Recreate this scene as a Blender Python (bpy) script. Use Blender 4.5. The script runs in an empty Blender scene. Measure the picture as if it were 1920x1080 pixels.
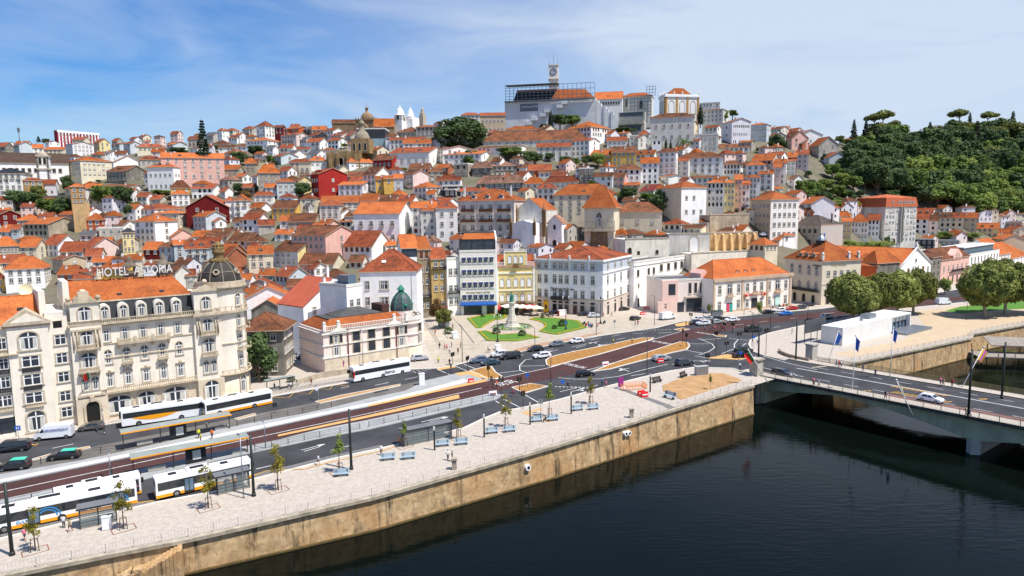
import bpy,bmesh,math,random
from mathutils import Vector,Matrix,noise as mnoise
from math import radians,sin,cos,pi,atan2,sqrt,hypot,floor,tan
SC=bpy.context.scene
COL=SC.collection
rnd=random.Random(7)
FPX,HC=1280.0,38.0
cam_d=bpy.data.cameras.new('camera');cam=bpy.data.objects.new('camera',cam_d);COL.objects.link(cam)
cam_d.lens=24.0;cam_d.sensor_width=36.0;cam_d.clip_start=0.5;cam_d.clip_end=9000
CAMM=Matrix.Translation((0,0,HC))@Matrix.Rotation(radians(90-6.7),4,'X')@Matrix.Rotation(radians(-0.75),4,'Z')
cam.matrix_world=CAMM
SC.camera=cam
SUN=Vector((1.75,-0.95,3.7)).normalized()
SC.view_settings.view_transform='Standard';SC.view_settings.look='None'
SC.view_settings.exposure=0.36;SC.view_settings.gamma=1.0
SC.render.use_persistent_data=False
W=bpy.data.worlds.new('World');SC.world=W;W.use_nodes=True
def world():
 nt=W.node_tree;N=nt.nodes;L=nt.links;N.clear()
 out=N.new('ShaderNodeOutputWorld')
 sky=N.new('ShaderNodeTexSky');sky.sky_type='NISHITA';sky.sun_disc=False
 sky.sun_elevation=math.asin(SUN.z);sky.sun_rotation=atan2(SUN.x,SUN.y)
 sky.altitude=50;sky.air_density=1.0;sky.dust_density=0.6;sky.ozone_density=3.0
 b1=N.new('ShaderNodeBackground');b1.inputs[1].default_value=0.09
 hs=N.new('ShaderNodeHueSaturation');hs.inputs['Saturation'].default_value=1.6
 L.new(sky.outputs[0],hs.inputs['Color']);tn=N.new('ShaderNodeMix');tn.data_type='RGBA';tn.blend_type='MULTIPLY';tn.inputs[0].default_value=1;L.new(hs.outputs[0],tn.inputs[6]);tn.inputs[7].default_value=(.74,1.0,1.22,1);L.new(tn.outputs[2],b1.inputs[0])
 b2=N.new('ShaderNodeBackground');b2.inputs[0].default_value=(0.71,0.81,0.96,1);b2.inputs[1].default_value=0.74
 tc=N.new('ShaderNodeTexCoord')
 sep=N.new('ShaderNodeSeparateXYZ');L.new(tc.outputs['Generated'],sep.inputs[0])
 mp=N.new('ShaderNodeMapping');mp.inputs['Scale'].default_value=(1.4,1.4,5.5);mp.inputs['Rotation'].default_value=(0.25,0.35,0.3)
 L.new(tc.outputs['Generated'],mp.inputs[0])
 nz=N.new('ShaderNodeTexNoise');nz.inputs['Scale'].default_value=2.3;nz.inputs['Detail'].default_value=9;nz.inputs['Roughness'].default_value=0.55;nz.inputs['Distortion'].default_value=0.6
 L.new(mp.outputs[0],nz.inputs[0])
 r1=N.new('ShaderNodeMapRange');r1.inputs['From Min'].default_value=0.36;r1.inputs['From Max'].default_value=0.72
 L.new(nz.outputs[0],r1.inputs[0])
 r2=N.new('ShaderNodeMapRange');r2.inputs['From Min'].default_value=-0.62;r2.inputs['From Max'].default_value=0.30;r2.inputs['To Min'].default_value=0.0;r2.inputs['To Max'].default_value=0.72
 L.new(sep.outputs[0],r2.inputs[0])
 r4=N.new('ShaderNodeMapRange');r4.inputs['From Min'].default_value=.26;r4.inputs['From Max'].default_value=.48;r4.inputs['To Min'].default_value=1.0;r4.inputs['To Max'].default_value=.3;L.new(sep.outputs[2],r4.inputs[0])
 r3=N.new('ShaderNodeMapRange');r3.inputs['From Min'].default_value=0.28;r3.inputs['From Max'].default_value=0.02;r3.inputs['To Min'].default_value=0.0;r3.inputs['To Max'].default_value=0.34
 L.new(sep.outputs[2],r3.inputs[0])
 a=N.new('ShaderNodeMath');a.operation='MULTIPLY_ADD';a.inputs[1].default_value=0.5
 L.new(r1.outputs[0],a.inputs[0]);L.new(r2.outputs[0],a.inputs[2]);a4=N.new('ShaderNodeMath');a4.operation='MULTIPLY';L.new(a.outputs[0],a4.inputs[0]);L.new(r4.outputs[0],a4.inputs[1])
 m=N.new('ShaderNodeMath');m.operation='MAXIMUM';L.new(a4.outputs[0],m.inputs[0]);L.new(r3.outputs[0],m.inputs[1])
 c=N.new('ShaderNodeClamp');c.inputs['Max'].default_value=0.93;L.new(m.outputs[0],c.inputs[0])
 mx=N.new('ShaderNodeMixShader');L.new(c.outputs[0],mx.inputs[0]);L.new(b1.outputs[0],mx.inputs[1]);L.new(b2.outputs[0],mx.inputs[2])
 L.new(mx.outputs[0],out.inputs[0])
world()
sun_d=bpy.data.lights.new('sun','SUN');sun_d.energy=5.0;sun_d.angle=radians(0.5);sun_d.color=(1.0,0.95,0.88)
sun_o=bpy.data.objects.new('sun',sun_d);COL.objects.link(sun_o);sun_o.location=SUN*300
sun_o.rotation_euler=(-SUN).to_track_quat('-Z','Y').to_euler()
CI=CAMM.inverted()
def ray(px,py):
 return(CAMM.to_3x3()@Vector(((px-960)/FPX,-(py-540)/FPX,-1.0)))
def proj(p):
 q=CI@Vector(p)
 return(960+FPX*q.x/-q.z,540-FPX*q.y/-q.z,-q.z)
def atz(px,py,z):
 d=ray(px,py);t=(z-HC)/d.z
 return Vector((d.x*t,d.y*t,z))
def aty(px,py,Y):
 d=ray(px,py);t=Y/d.y
 return Vector((d.x*t,Y,HC+d.z*t))
KN=[(-400,-9.4),(119,0.0),(150,0.0),(290,-1.0),(3000,-1.0)]
def gs(x,y):return .805*x+.6*y
def G(x,y):
 s=gs(x,y)
 for(a,za),(b,zb)in zip(KN,KN[1:]):
  if s<=b or b==3000:return za+(zb-za)*(s-a)/(b-a)
 return 0
def gp(px,py,dz=0.0):
 z=0.0
 for _ in range(14):
  p=atz(px,py,z);z=G(p.x,p.y)+dz
 return p
HCOL=[(0,640,[(0,217),(40,240),(80,262),(120,285),(160,310),(200,335),(240,362),(280,395),(310,440),(340,520),(360,620),(375,760)]),(480,640,[(0,205),(40,228),(80,250),(120,275),(160,300),(200,322),(240,345),(280,380),(310,412),(340,460),(360,510),(380,570),(400,640)]),(960,575,[(0,266),(45,278),(75,290),(105,300),(135,312),(175,335),(205,352),(235,375),(265,400),(295,430),(315,455),(335,480),(355,505)]),(1440,565,[(0,272),(25,280),(65,292),(105,308),(145,328),(185,352),(225,385),(265,425),(305,480),(335,540)]),(1680,520,[(0,364),(30,372),(60,385),(90,400),(120,420),(160,450),(200,490),(240,550),(270,620),(285,680)]),(1920,500,[(0,416),(30,430),(60,450),(100,490),(140,530),(180,580),(220,640),(260,700),(275,750)])]
def lerpt(t,v):
 for(a,da),(b,db)in zip(t,t[1:]):
  if v<=b:return da+(db-da)*(v-a)/(b-a)
 return t[-1][1]*(1+(v-t[-1][0])*0.004)
def hy0(px):
 px=min(max(px,0),1919.9)
 for c0,c1 in zip(HCOL,HCOL[1:]):
  if px<=c1[0]:
   t=(px-c0[0])/(c1[0]-c0[0]);return c0[1]+(c1[1]-c0[1])*t,c0,c1,t
def hp(px,py):
 y0,c0,c1,t=hy0(px)
 if py>=y0:return gp(px,py)
 v=y0-py
 D0=gp(px,y0).y
 r=(1-t)*lerpt(c0[2],v)/c0[2][0][1]+t*lerpt(c1[2],v)/c1[2][0][1]
 return aty(px,py,D0*r)
def hsolve(P,ye):
 a,b=0.0,160.0
 for _ in range(30):
  m=(a+b)/2
  if proj((P.x,P.y,P.z+m))[1]>ye:a=m
  else:b=m
 return a
def xsolve(P,d,tx,mx=200.0):
 a,b=0.0,mx;s=1 if proj(P+d*1.0)[0]>proj(P)[0]else-1
 for _ in range(30):
  m=(a+b)/2
  if(proj(P+d*m)[0]-tx)*s<0:a=m
  else:b=m
 return a
def CR(ox,oy,s):return lambda x,y:(ox+x/s,oy+y/s)
class MB:
 def __init__(s):s.v=[];s.f=[];s.m=[];s.uv=[];s.s=[]
 def face(s,pts,m=0,uv=None,sm=False):
  i=len(s.v);s.v+=[tuple(p)for p in pts];s.f.append(tuple(range(i,i+len(pts))));s.m.append(m)
  s.uv.append(uv);s.s.append(sm)
 def box(s,x0,x1,y0,y1,z0,z1,m=0,rot=None):
  p=[Vector((x,y,z))for x in(x0,x1)for y in(y0,y1)for z in(z0,z1)]
  if rot:p=[rot@q for q in p]
  i=len(s.v);s.v+=[tuple(q)for q in p]
  for f in((0,1,3,2),(4,6,7,5),(0,4,5,1),(2,3,7,6),(0,2,6,4),(1,5,7,3)):
   s.f.append(tuple(i+k for k in f));s.m.append(m);s.uv.append(None);s.s.append(False)
 def prism(s,poly,z0,z1,m=0,mt=None):
  n=len(poly)
  s.face([(x,y,z1)for x,y in poly],m if mt is None else mt)
  s.face([(x,y,z0)for x,y in poly[::-1]],m)
  for k in range(n):
   a,b=poly[k],poly[(k+1)%n]
   s.face([(a[0],a[1],z0),(b[0],b[1],z0),(b[0],b[1],z1),(a[0],a[1],z1)],m)
 def prof(s,pts,x0,x1,m=0,axis='x'):
  n=len(pts)
  A=[(x0,y,z)for y,z in pts];B=[(x1,y,z)for y,z in pts]
  if axis=='y':A=[(y,x0,z)for y,z in pts];B=[(y,x1,z)for y,z in pts]
  s.face(A[::-1],m);s.face(B,m)
  for k in range(n):
   j=(k+1)%n;s.face([A[k],A[j],B[j],B[k]],m)
 def tube(s,p0,p1,r0,r1=None,n=8,m=0,cap=True):
  r1=r0 if r1 is None else r1;p0=Vector(p0);p1=Vector(p1);d=(p1-p0)
  if d.length<1e-6:return
  d.normalize();u=d.orthogonal().normalized();w=d.cross(u);i=len(s.v)
  for p,r in((p0,r0),(p1,r1)):
   for k in range(n):
    a=2*pi*k/n;s.v.append(tuple(p+u*(r*cos(a))+w*(r*sin(a))))
  for k in range(n):
   j=(k+1)%n;s.f.append((i+k,i+j,i+n+j,i+n+k));s.m.append(m);s.uv.append(None);s.s.append(n>5)
  if cap:
   s.f.append(tuple(i+k for k in range(n))[::-1]);s.m.append(m);s.uv.append(None);s.s.append(False)
   s.f.append(tuple(i+n+k for k in range(n)));s.m.append(m);s.uv.append(None);s.s.append(False)
 def lathe(s,pr,n=16,m=0,c=(0,0,0),a0=0,a1=2*pi,sm=True):
  full=abs(a1-a0-2*pi)<1e-6;i=len(s.v);k_=n if full else n+1
  for r,z in pr:
   for k in range(k_):
    a=a0+(a1-a0)*k/n;s.v.append((c[0]+r*cos(a),c[1]+r*sin(a),c[2]+z))
  for j in range(len(pr)-1):
   for k in range(n):
    q=(k+1)%k_ if full else k+1
    s.f.append((i+j*k_+k,i+j*k_+q,i+(j+1)*k_+q,i+(j+1)*k_+k));s.m.append(m);s.uv.append(None);s.s.append(sm)
 def ball(s,c,r,n=8,m=0,sz=1.0):
  s.lathe([(max(r*sin(pi*k/(n//2+2)),1e-4),-r*cos(pi*k/(n//2+2))*sz)for k in range(n//2+3)],n,m,c)
 def mesh(s,name,mats):
  me=bpy.data.meshes.new(name);me.from_pydata(s.v,[],s.f)
  for m in mats:me.materials.append(m)
  me.polygons.foreach_set('material_index',s.m);me.polygons.foreach_set('use_smooth',s.s)
  if any(u for u in s.uv):
   l=me.uv_layers.new(name='UVMap');dat=[]
   for f,u in zip(s.f,s.uv):
    for k in range(len(f)):dat+=list(u[k])if u else[0.0,0.0]
   l.data.foreach_set('uv',dat)
  me.update();return me
 def build(s,name,mats,parent=None,loc=None,rz=0.0):
  return link(name,s.mesh(name,mats if isinstance(mats,(list,tuple))else[mats]),parent,loc,rz)
def link(name,data,parent=None,loc=None,rz=0.0,sc=None):
 o=bpy.data.objects.new(name,data);COL.objects.link(o)
 if parent:o.parent=parent
 if loc is not None:o.location=loc
 if rz:o.rotation_euler=(0,0,rz)
 if sc:o.scale=sc
 return o
def tag(o,label,cat,group=None):
 o['label']=label;o['category']=cat
 if group:o['group']=group
 return o
def thing(name,label,cat,loc=(0,0,0),rz=0.0,group=None):
 return tag(link(name,None,None,loc,rz),label,cat,group)
KIDS={}
def kids(o):
 if o.name not in KIDS:KIDS[o.name]=list(o.children)
 return KIDS[o.name]
def dup(root,loc,rz,label=None,group=None,color=None,sc=None):
 r=root.copy();COL.objects.link(r);r.location=loc;r.rotation_euler=(0,0,rz)
 if sc:r.scale=(sc,sc,sc)if not isinstance(sc,tuple)else sc
 if label:r['label']=label
 if group:r['group']=group
 if color:r.color=color
 for ch in kids(root):
  c=ch.copy();COL.objects.link(c);c.parent=r
  if color and ch.get('paint'):c.color=color
  for g in kids(ch):
   d=g.copy();COL.objects.link(d);d.parent=c
 return r
def struct(o):o['kind']='structure';return o
MC={}
def lin(c):
 if isinstance(c,str):c=[int(c[i:i+2],16)/255 for i in(0,2,4)]
 return tuple((x/12.92 if x<=.04045 else((x+.055)/1.055)**2.4)for x in c)+(1,)
def mat(name,col,rough=.85,spec=.3,metal=0.0,var=.12,scale=.35,bump=0.0,col2=None,rnd_obj=0.0,streak=0.0,detail=5,alpha=None,emit=None,coord='Object'):
 if name in MC:return MC[name]
 M=bpy.data.materials.new(name);MC[name]=M;M.use_nodes=True
 nt=M.node_tree;N=nt.nodes;L=nt.links;P=N['Principled BSDF']
 c=col if len(col)==4 and not isinstance(col,str)else lin(col)
 P.inputs['Roughness'].default_value=rough;P.inputs['Specular IOR Level'].default_value=spec;P.inputs['Metallic'].default_value=metal
 P.inputs['Base Color'].default_value=c
 if emit:P.inputs['Emission Color'].default_value=c;P.inputs['Emission Strength'].default_value=emit
 if alpha is not None:P.inputs['Alpha'].default_value=alpha
 if var or col2 or rnd_obj:
  tc=N.new('ShaderNodeTexCoord')
  nz=N.new('ShaderNodeTexNoise');nz.inputs['Scale'].default_value=scale;nz.inputs['Detail'].default_value=detail;nz.inputs['Roughness'].default_value=.62
  L.new(tc.outputs[coord],nz.inputs[0])
  mr=N.new('ShaderNodeMapRange');mr.inputs['From Min'].default_value=.32;mr.inputs['From Max'].default_value=.68;L.new(nz.outputs[0],mr.inputs[0])
  mx=N.new('ShaderNodeMix');mx.data_type='RGBA';L.new(mr.outputs[0],mx.inputs[0])
  c2=(lin(col2)if isinstance(col2,str)else col2)if col2 else tuple(min(1,x*(1+var))for x in c[:3])+(1,)
  mx.inputs[6].default_value=tuple(x*(1-var)for x in c[:3])+(1,);mx.inputs[7].default_value=c2
  last=mx.outputs[2]
  if streak:
   mp=N.new('ShaderNodeMapping');mp.inputs['Scale'].default_value=(.9,.9,.09);L.new(tc.outputs[coord],mp.inputs[0])
   n2=N.new('ShaderNodeTexNoise');n2.inputs['Scale'].default_value=1.0;n2.inputs['Detail'].default_value=6;n2.inputs['Roughness'].default_value=.7;L.new(mp.outputs[0],n2.inputs[0])
   m2=N.new('ShaderNodeMapRange');m2.inputs['From Min'].default_value=.50;m2.inputs['From Max'].default_value=.78;m2.inputs['To Max'].default_value=streak;L.new(n2.outputs[0],m2.inputs[0])
   x2=N.new('ShaderNodeMix');x2.data_type='RGBA';L.new(m2.outputs[0],x2.inputs[0]);L.new(last,x2.inputs[6])
   x2.inputs[7].default_value=tuple(x*.33 for x in c[:3])+(1,);last=x2.outputs[2]
  if rnd_obj:
   oi=N.new('ShaderNodeObjectInfo');h=N.new('ShaderNodeHueSaturation')
   m3=N.new('ShaderNodeMapRange');m3.inputs['To Min'].default_value=1-rnd_obj;m3.inputs['To Max'].default_value=1+rnd_obj*.6
   L.new(oi.outputs['Random'],m3.inputs[0]);L.new(m3.outputs[0],h.inputs['Value']);L.new(last,h.inputs['Color']);last=h.outputs[0]
  L.new(last,P.inputs['Base Color'])
  if bump:
   b=N.new('ShaderNodeBump');b.inputs['Distance'].default_value=bump;b.inputs['Strength'].default_value=.6
   L.new(nz.outputs[0],b.inputs['Height']);L.new(b.outputs[0],P.inputs['Normal'])
 return M
def paint_mat():
 M=bpy.data.materials.new('car_paint');M.use_nodes=True;nt=M.node_tree;P=nt.nodes['Principled BSDF']
 oi=nt.nodes.new('ShaderNodeObjectInfo');nt.links.new(oi.outputs['Color'],P.inputs['Base Color'])
 P.inputs['Roughness'].default_value=.28;P.inputs['Coat Weight'].default_value=.6;P.inputs['Coat Roughness'].default_value=.06
 return M
def cloth_mat():
 M=bpy.data.materials.new('cloth');M.use_nodes=True;nt=M.node_tree;P=nt.nodes['Principled BSDF']
 oi=nt.nodes.new('ShaderNodeObjectInfo');nt.links.new(oi.outputs['Color'],P.inputs['Base Color']);P.inputs['Roughness'].default_value=.9
 return M
PAINT=paint_mat();CLOTH=cloth_mat()
def roof_mat(name,c1,c2,c3,new=False):
 if name in MC:return MC[name]
 M=bpy.data.materials.new(name);MC[name]=M;M.use_nodes=True
 nt=M.node_tree;N=nt.nodes;L=nt.links;P=N['Principled BSDF'];P.inputs['Roughness'].default_value=.9;P.inputs['Specular IOR Level'].default_value=.15
 tc=N.new('ShaderNodeTexCoord')
 nz=N.new('ShaderNodeTexNoise');nz.inputs['Scale'].default_value=.22;nz.inputs['Detail'].default_value=8;nz.inputs['Roughness'].default_value=.7;L.new(tc.outputs['Object'],nz.inputs[0])
 cr=N.new('ShaderNodeValToRGB');L.new(nz.outputs[0],cr.inputs[0])
 e=cr.color_ramp.elements;e[0].position=.33;e[0].color=lin(c3);e[1].position=.62;e[1].color=lin(c1);k=e.new(.47);k.color=lin(c2)
 n3=N.new('ShaderNodeTexNoise');n3.inputs['Scale'].default_value=1.3;n3.inputs['Detail'].default_value=6;n3.inputs['Roughness'].default_value=.75;L.new(tc.outputs['Object'],n3.inputs[0])
 r3=N.new('ShaderNodeMapRange');r3.inputs['From Min'].default_value=.48;r3.inputs['From Max'].default_value=.70;r3.inputs['To Max'].default_value=.45 if new else .7;L.new(n3.outputs[0],r3.inputs[0])
 x3=N.new('ShaderNodeMix');x3.data_type='RGBA';L.new(r3.outputs[0],x3.inputs[0]);L.new(cr.outputs[0],x3.inputs[6]);x3.inputs[7].default_value=tuple(q*.38 for q in lin(c3)[:3])+(1,)
 vo=N.new('ShaderNodeTexVoronoi');vo.inputs['Scale'].default_value=1.0
 mp=N.new('ShaderNodeMapping');mp.inputs['Scale'].default_value=(4.0,2.5,1);L.new(tc.outputs['UV'],mp.inputs[0]);L.new(mp.outputs[0],vo.inputs[0])
 mxx=N.new('ShaderNodeMix');mxx.data_type='RGBA';mxx.blend_type='OVERLAY';mxx.inputs[0].default_value=.18 if new else .3;L.new(x3.outputs[2],mxx.inputs[6]);L.new(vo.outputs['Color'],mxx.inputs[7])
 bw=N.new('ShaderNodeRGBToBW');L.new(vo.outputs['Color'],bw.inputs[0]);L.new(bw.outputs[0],mxx.inputs[7])
 oi=N.new('ShaderNodeObjectInfo');h=N.new('ShaderNodeHueSaturation')
 m3=N.new('ShaderNodeMapRange');m3.inputs['To Min'].default_value=.60;m3.inputs['To Max'].default_value=1.08
 L.new(oi.outputs['Random'],m3.inputs[0]);L.new(m3.outputs[0],h.inputs['Value']);L.new(mxx.outputs[2],h.inputs['Color'])
 L.new(h.outputs[0],P.inputs['Base Color'])
 wv=N.new('ShaderNodeTexWave');wv.wave_type='BANDS';wv.bands_direction='X';wv.inputs['Scale'].default_value=.95;wv.inputs['Distortion'].default_value=.15
 L.new(tc.outputs['UV'],wv.inputs[0])
 w2=N.new('ShaderNodeTexWave');w2.wave_type='BANDS';w2.bands_direction='Y';w2.wave_profile='SAW';w2.inputs['Scale'].default_value=.8;L.new(tc.outputs['UV'],w2.inputs[0])
 ad=N.new('ShaderNodeMath');ad.operation='ADD';L.new(wv.outputs[0],ad.inputs[0]);L.new(w2.outputs[0],ad.inputs[1])
 b=N.new('ShaderNodeBump');b.inputs['Distance'].default_value=.07;b.inputs['Strength'].default_value=.9;L.new(ad.outputs[0],b.inputs['Height']);L.new(b.outputs[0],P.inputs['Normal'])
 return M
RF={'o':roof_mat('roof_orange_tiles','C06A36','B0602F','84492B',True),'n':roof_mat('roof_new_tiles','C67340','BC683A','9C5834',True),'r':roof_mat('roof_red_tiles','B2603E','9E5438','6E4232'),'b':roof_mat('roof_brown_tiles','9C6242','7E523C','54402F'),'p':roof_mat('roof_pale_tiles','BC9078','9C7460','6A5446'),'k':mat('roof_grey_sheet','55575A',.6,var=.2),'d':mat('roof_dark_sheet','2A2C30',.55,var=.2),'m':mat('roof_maroon_sheet','6E2A1E',.6,var=.15)}
def wm(n,c,**k):return mat('wall_'+n,c,.9,.2,var=k.get('var',.10),scale=.3,rnd_obj=k.get('ro',.05),streak=k.get('st',.35),bump=k.get('bump',0))
WL={'w':wm('white','F0EDE6',st=.28),'W':wm('bright_white','F4F2EE',st=.12,ro=.03),'c':wm('cream','DDD2B8'),'g':wm('grey_render','B4AFA4',st=.6,var=.22),'G':wm('dark_weathered','7E7970',st=.8,var=.35),'y':wm('yellow','DDB25A'),'Y':wm('pale_yellow','E6D49A'),'r':wm('red','A3302A'),'R':wm('dark_red','6C1E1E'),'p':wm('pink','E0B3A4'),'P':wm('pale_pink','E3CDC5'),'b':wm('pale_blue','C3CCCF'),'o':wm('orange','C4613A'),'s':wm('sandstone','A8875A',st=.5,var=.3,bump=.1),'S':wm('bare_stone','ACA08C',st=.6,var=.35,bump=.1),'B':wm('brick','A5664A',var=.25),'k':wm('dark_cladding','3A3E44',st=.1),'t':wm('tan','C6B49A'),'l':wm('lilac_white','E0DEE2'),'v':wm('grey_white','D8D4CA',st=.5,var=.16)}
WN={'w':'white','W':'white','c':'cream','g':'grey','G':'weathered grey','y':'yellow','Y':'pale yellow','r':'red','R':'dark red','p':'pink','P':'pale pink','b':'pale blue','o':'orange','s':'sandstone','S':'bare stone','B':'brick','k':'dark clad','t':'tan','l':'white','v':'greyish white'}
GLASS=mat('window_glass',(.035,.045,.06,1),.12,.6,var=.5,scale=.5)
GLASSB=mat('blue_glass',(.10,.16,.22,1),.08,.8,var=.2)
DARK=mat('dark_interior',(.012,.011,.010,1),.8,var=0)
WHITE=mat('white_paint','E8E8E6',.6,var=.05)
STONE=mat('stone_trim','B8AC98',.9,var=.2,scale=.8,bump=.03,streak=.5)
IRON=mat('dark_iron',(.03,.03,.032,1),.5,.4,var=.1)
STEEL=mat('grey_steel','8A9096',.4,.5,.6,var=.1)
CONC=mat('concrete','A8A59C',.9,var=.2,scale=.6,streak=.5)
RUB=mat('tyre_rubber',(.018,.018,.018,1),.85,var=0)
CURT=mat('curtain','B9B7B0',.9,var=.25,scale=2.5)
WOOD=mat('brown_wood','5A3A28',.8,var=.2)
ORANGE=mat('bus_orange','F0A020',.4,var=.03)
LAMPG=mat('lamp_glass','D8D8D0',.3,var=0)
RED=mat('red_plastic','D02020',.5,var=.05)
GREEN=mat('green_copper','2F7A68',.7,var=.25,scale=1)
BLUE=mat('blue_paint','2060B8',.5,var=.03)
YEL=mat('yellow_paint','E8B020',.6,var=.05)
# ================================================================= ground, river, roads, bridge
def sheet(name,pts,m,dz=0.0,h=0.0,px=True,kind='structure',parent=None):
 P=[gp(*p)if px else Vector((p[0],p[1],0))for p in pts]
 bm=bmesh.new();vs=[bm.verts.new((p.x,p.y,0))for p in P]
 f=bm.faces.new(vs);bm.normal_update()
 if f.normal.z<0:f.normal_flip()
 bmesh.ops.triangulate(bm,faces=bm.faces[:])
 for s,_ in KN[1:-1]:
  g=bm.verts[:]+bm.edges[:]+bm.faces[:]
  bmesh.ops.bisect_plane(bm,geom=g,plane_co=(.805*s/1.008,.6*s/1.008,0),plane_no=(.805,.6,0))
 for v in bm.verts:v.co.z=G(v.co.x,v.co.y)+dz+h
 if h>0:
  be=[e for e in bm.edges if len(e.link_faces)==1]
  r=bmesh.ops.extrude_edge_only(bm,edges=be)
  for v in r['geom']:
   if isinstance(v,bmesh.types.BMVert):v.co.z-=h+.05
 bmesh.ops.recalc_face_normals(bm,faces=bm.faces[:])
 for f in bm.faces:
  if abs(f.normal.z)>.5 and f.normal.z<0:f.normal_flip()
 me=bpy.data.meshes.new(name);bm.to_mesh(me);bm.free();me.materials.append(m)
 o=link(name,me,parent)
 if kind:o['kind']=kind
 return o
def dens(P,st=4.0):
 out=[]
 for a,b in zip(P,P[1:]):
  n=max(1,int((b-a).length/st))
  out+=[a+(b-a)*(k/n)for k in range(n)]
 return out+[P[-1]]
def ribbon(mb,P,w,h,m=0,dz=0.0,side=0.0,follow=True):
 P=dens([Vector((p.x,p.y,0 if follow else p.z))for p in P])
 rows=[]
 for i,p in enumerate(P):
  d=(P[min(i+1,len(P)-1)]-P[max(i-1,0)]);d.z=0;d.normalize();n=Vector((-d.y,d.x,0))
  a=p+n*(side+w/2);b=p+n*(side-w/2)
  za=(G(p.x,p.y)if follow else p.z)+dz
  rows.append([(a.x,a.y,za),(b.x,b.y,za),(b.x,b.y,za+h),(a.x,a.y,za+h)])
 for r,q in zip(rows,rows[1:]):
  mb.face([r[3],r[2],q[2],q[3]],m)
  if h>.02:
   mb.face([r[0],r[3],q[3],q[0]],m);mb.face([r[2],r[1],q[1],q[2]],m)
 if h>.02:mb.face(rows[0],m);mb.face(rows[-1][::-1],m)
def pxl(pts):return[gp(*p)for p in pts]
PAVE=mat('limestone_paving','AEA497',.9,var=.14,scale=1.6,detail=8,col2='BCB2A6')
PLAZA=mat('plaza_paving','A89C8A',.9,var=.10,scale=.5,detail=8,col2='B6AB9B')
ASPH=mat('asphalt','404043',.92,.2,var=.3,scale=.16,detail=8)
ASPO=mat('worn_asphalt','68645F',.92,.2,var=.22,scale=.2,detail=8)
BUSW=mat('red_brown_asphalt','4A3230',.92,.2,var=.18,scale=.15,detail=8)
KERB=mat('kerb_stone','CFCAC0',.9,var=.1,scale=1)
MARK=mat('road_paint','CFCFCB',.7,var=.25,scale=1.2,detail=8)
MARKY=mat('yellow_road_paint','C8973A',.7,var=.2,scale=1.5)
PLAT=mat('pale_concrete_slabs','9A9B9A',.9,var=.12,scale=.4)
DRY=mat('dry_grass','9A6C36',.95,var=.3,scale=1.2,detail=9,col2='AE8044',bump=.05)
SAND=mat('sandy_soil','A88258',.95,var=.18,scale=.5,detail=9,col2='B89468')
LAWN=mat('lawn_grass','4F7A2A',.95,var=.2,scale=.9,detail=8)
FLOW=mat('orange_flowers','D69A28',.9,var=.3,scale=3)
TACT=mat('ochre_paving','C49A62',.9,var=.08,scale=1)
COBB=mat('grey_cobbles','6E6C6A',.95,var=.35,scale=4,detail=3)
def wallm():
 M=mat('quay_stone','B08F66',.92,.2,var=.22,scale=.45,detail=9,col2='C6AA82',streak=0,bump=.12)
 nt=M.node_tree;N=nt.nodes;L=nt.links;P=N['Principled BSDF'];src=P.inputs['Base Color'].links[0].from_socket
 tc=N.new('ShaderNodeTexCoord')
 vo=N.new('ShaderNodeTexVoronoi');vo.inputs['Scale'].default_value=1.9;vo.feature='F1';L.new(tc.outputs['Object'],vo.inputs[0])
 bw=N.new('ShaderNodeRGBToBW');L.new(vo.outputs['Color'],bw.inputs[0])
 m0=N.new('ShaderNodeMix');m0.data_type='RGBA';m0.blend_type='OVERLAY';m0.inputs[0].default_value=.28;L.new(src,m0.inputs[6]);L.new(bw.outputs[0],m0.inputs[7])
 on=N.new('ShaderNodeTexNoise');on.inputs['Scale'].default_value=.13;on.inputs['Detail'].default_value=4;L.new(tc.outputs['Object'],on.inputs[0])
 om=N.new('ShaderNodeMapRange');om.inputs['From Min'].default_value=.52;om.inputs['From Max'].default_value=.72;om.inputs['To Max'].default_value=.55;L.new(on.outputs[0],om.inputs[0])
 m1=N.new('ShaderNodeMix');m1.data_type='RGBA';L.new(om.outputs[0],m1.inputs[0]);L.new(m0.outputs[2],m1.inputs[6]);m1.inputs[7].default_value=lin('B8824A')
 mp=N.new('ShaderNodeMapping');mp.inputs['Scale'].default_value=(.55,.55,.07);L.new(tc.outputs['Object'],mp.inputs[0])
 n2=N.new('ShaderNodeTexNoise');n2.inputs['Scale'].default_value=1.2;n2.inputs['Detail'].default_value=8;n2.inputs['Roughness'].default_value=.72;L.new(mp.outputs[0],n2.inputs[0])
 m2=N.new('ShaderNodeMapRange');m2.inputs['From Min'].default_value=.535;m2.inputs['From Max'].default_value=.66;m2.inputs['To Max'].default_value=.9;L.new(n2.outputs[0],m2.inputs[0])
 x2=N.new('ShaderNodeMix');x2.data_type='RGBA';L.new(m2.outputs[0],x2.inputs[0]);L.new(m1.outputs[2],x2.inputs[6]);x2.inputs[7].default_value=lin('3C352C')
 L.new(x2.outputs[2],P.inputs['Base Color'])
 return M
QUAY=wallm()
COPE=mat('weathered_coping','A59B88',.9,var=.35,scale=.6,detail=8,streak=.6)
WZ=-6.2
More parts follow.
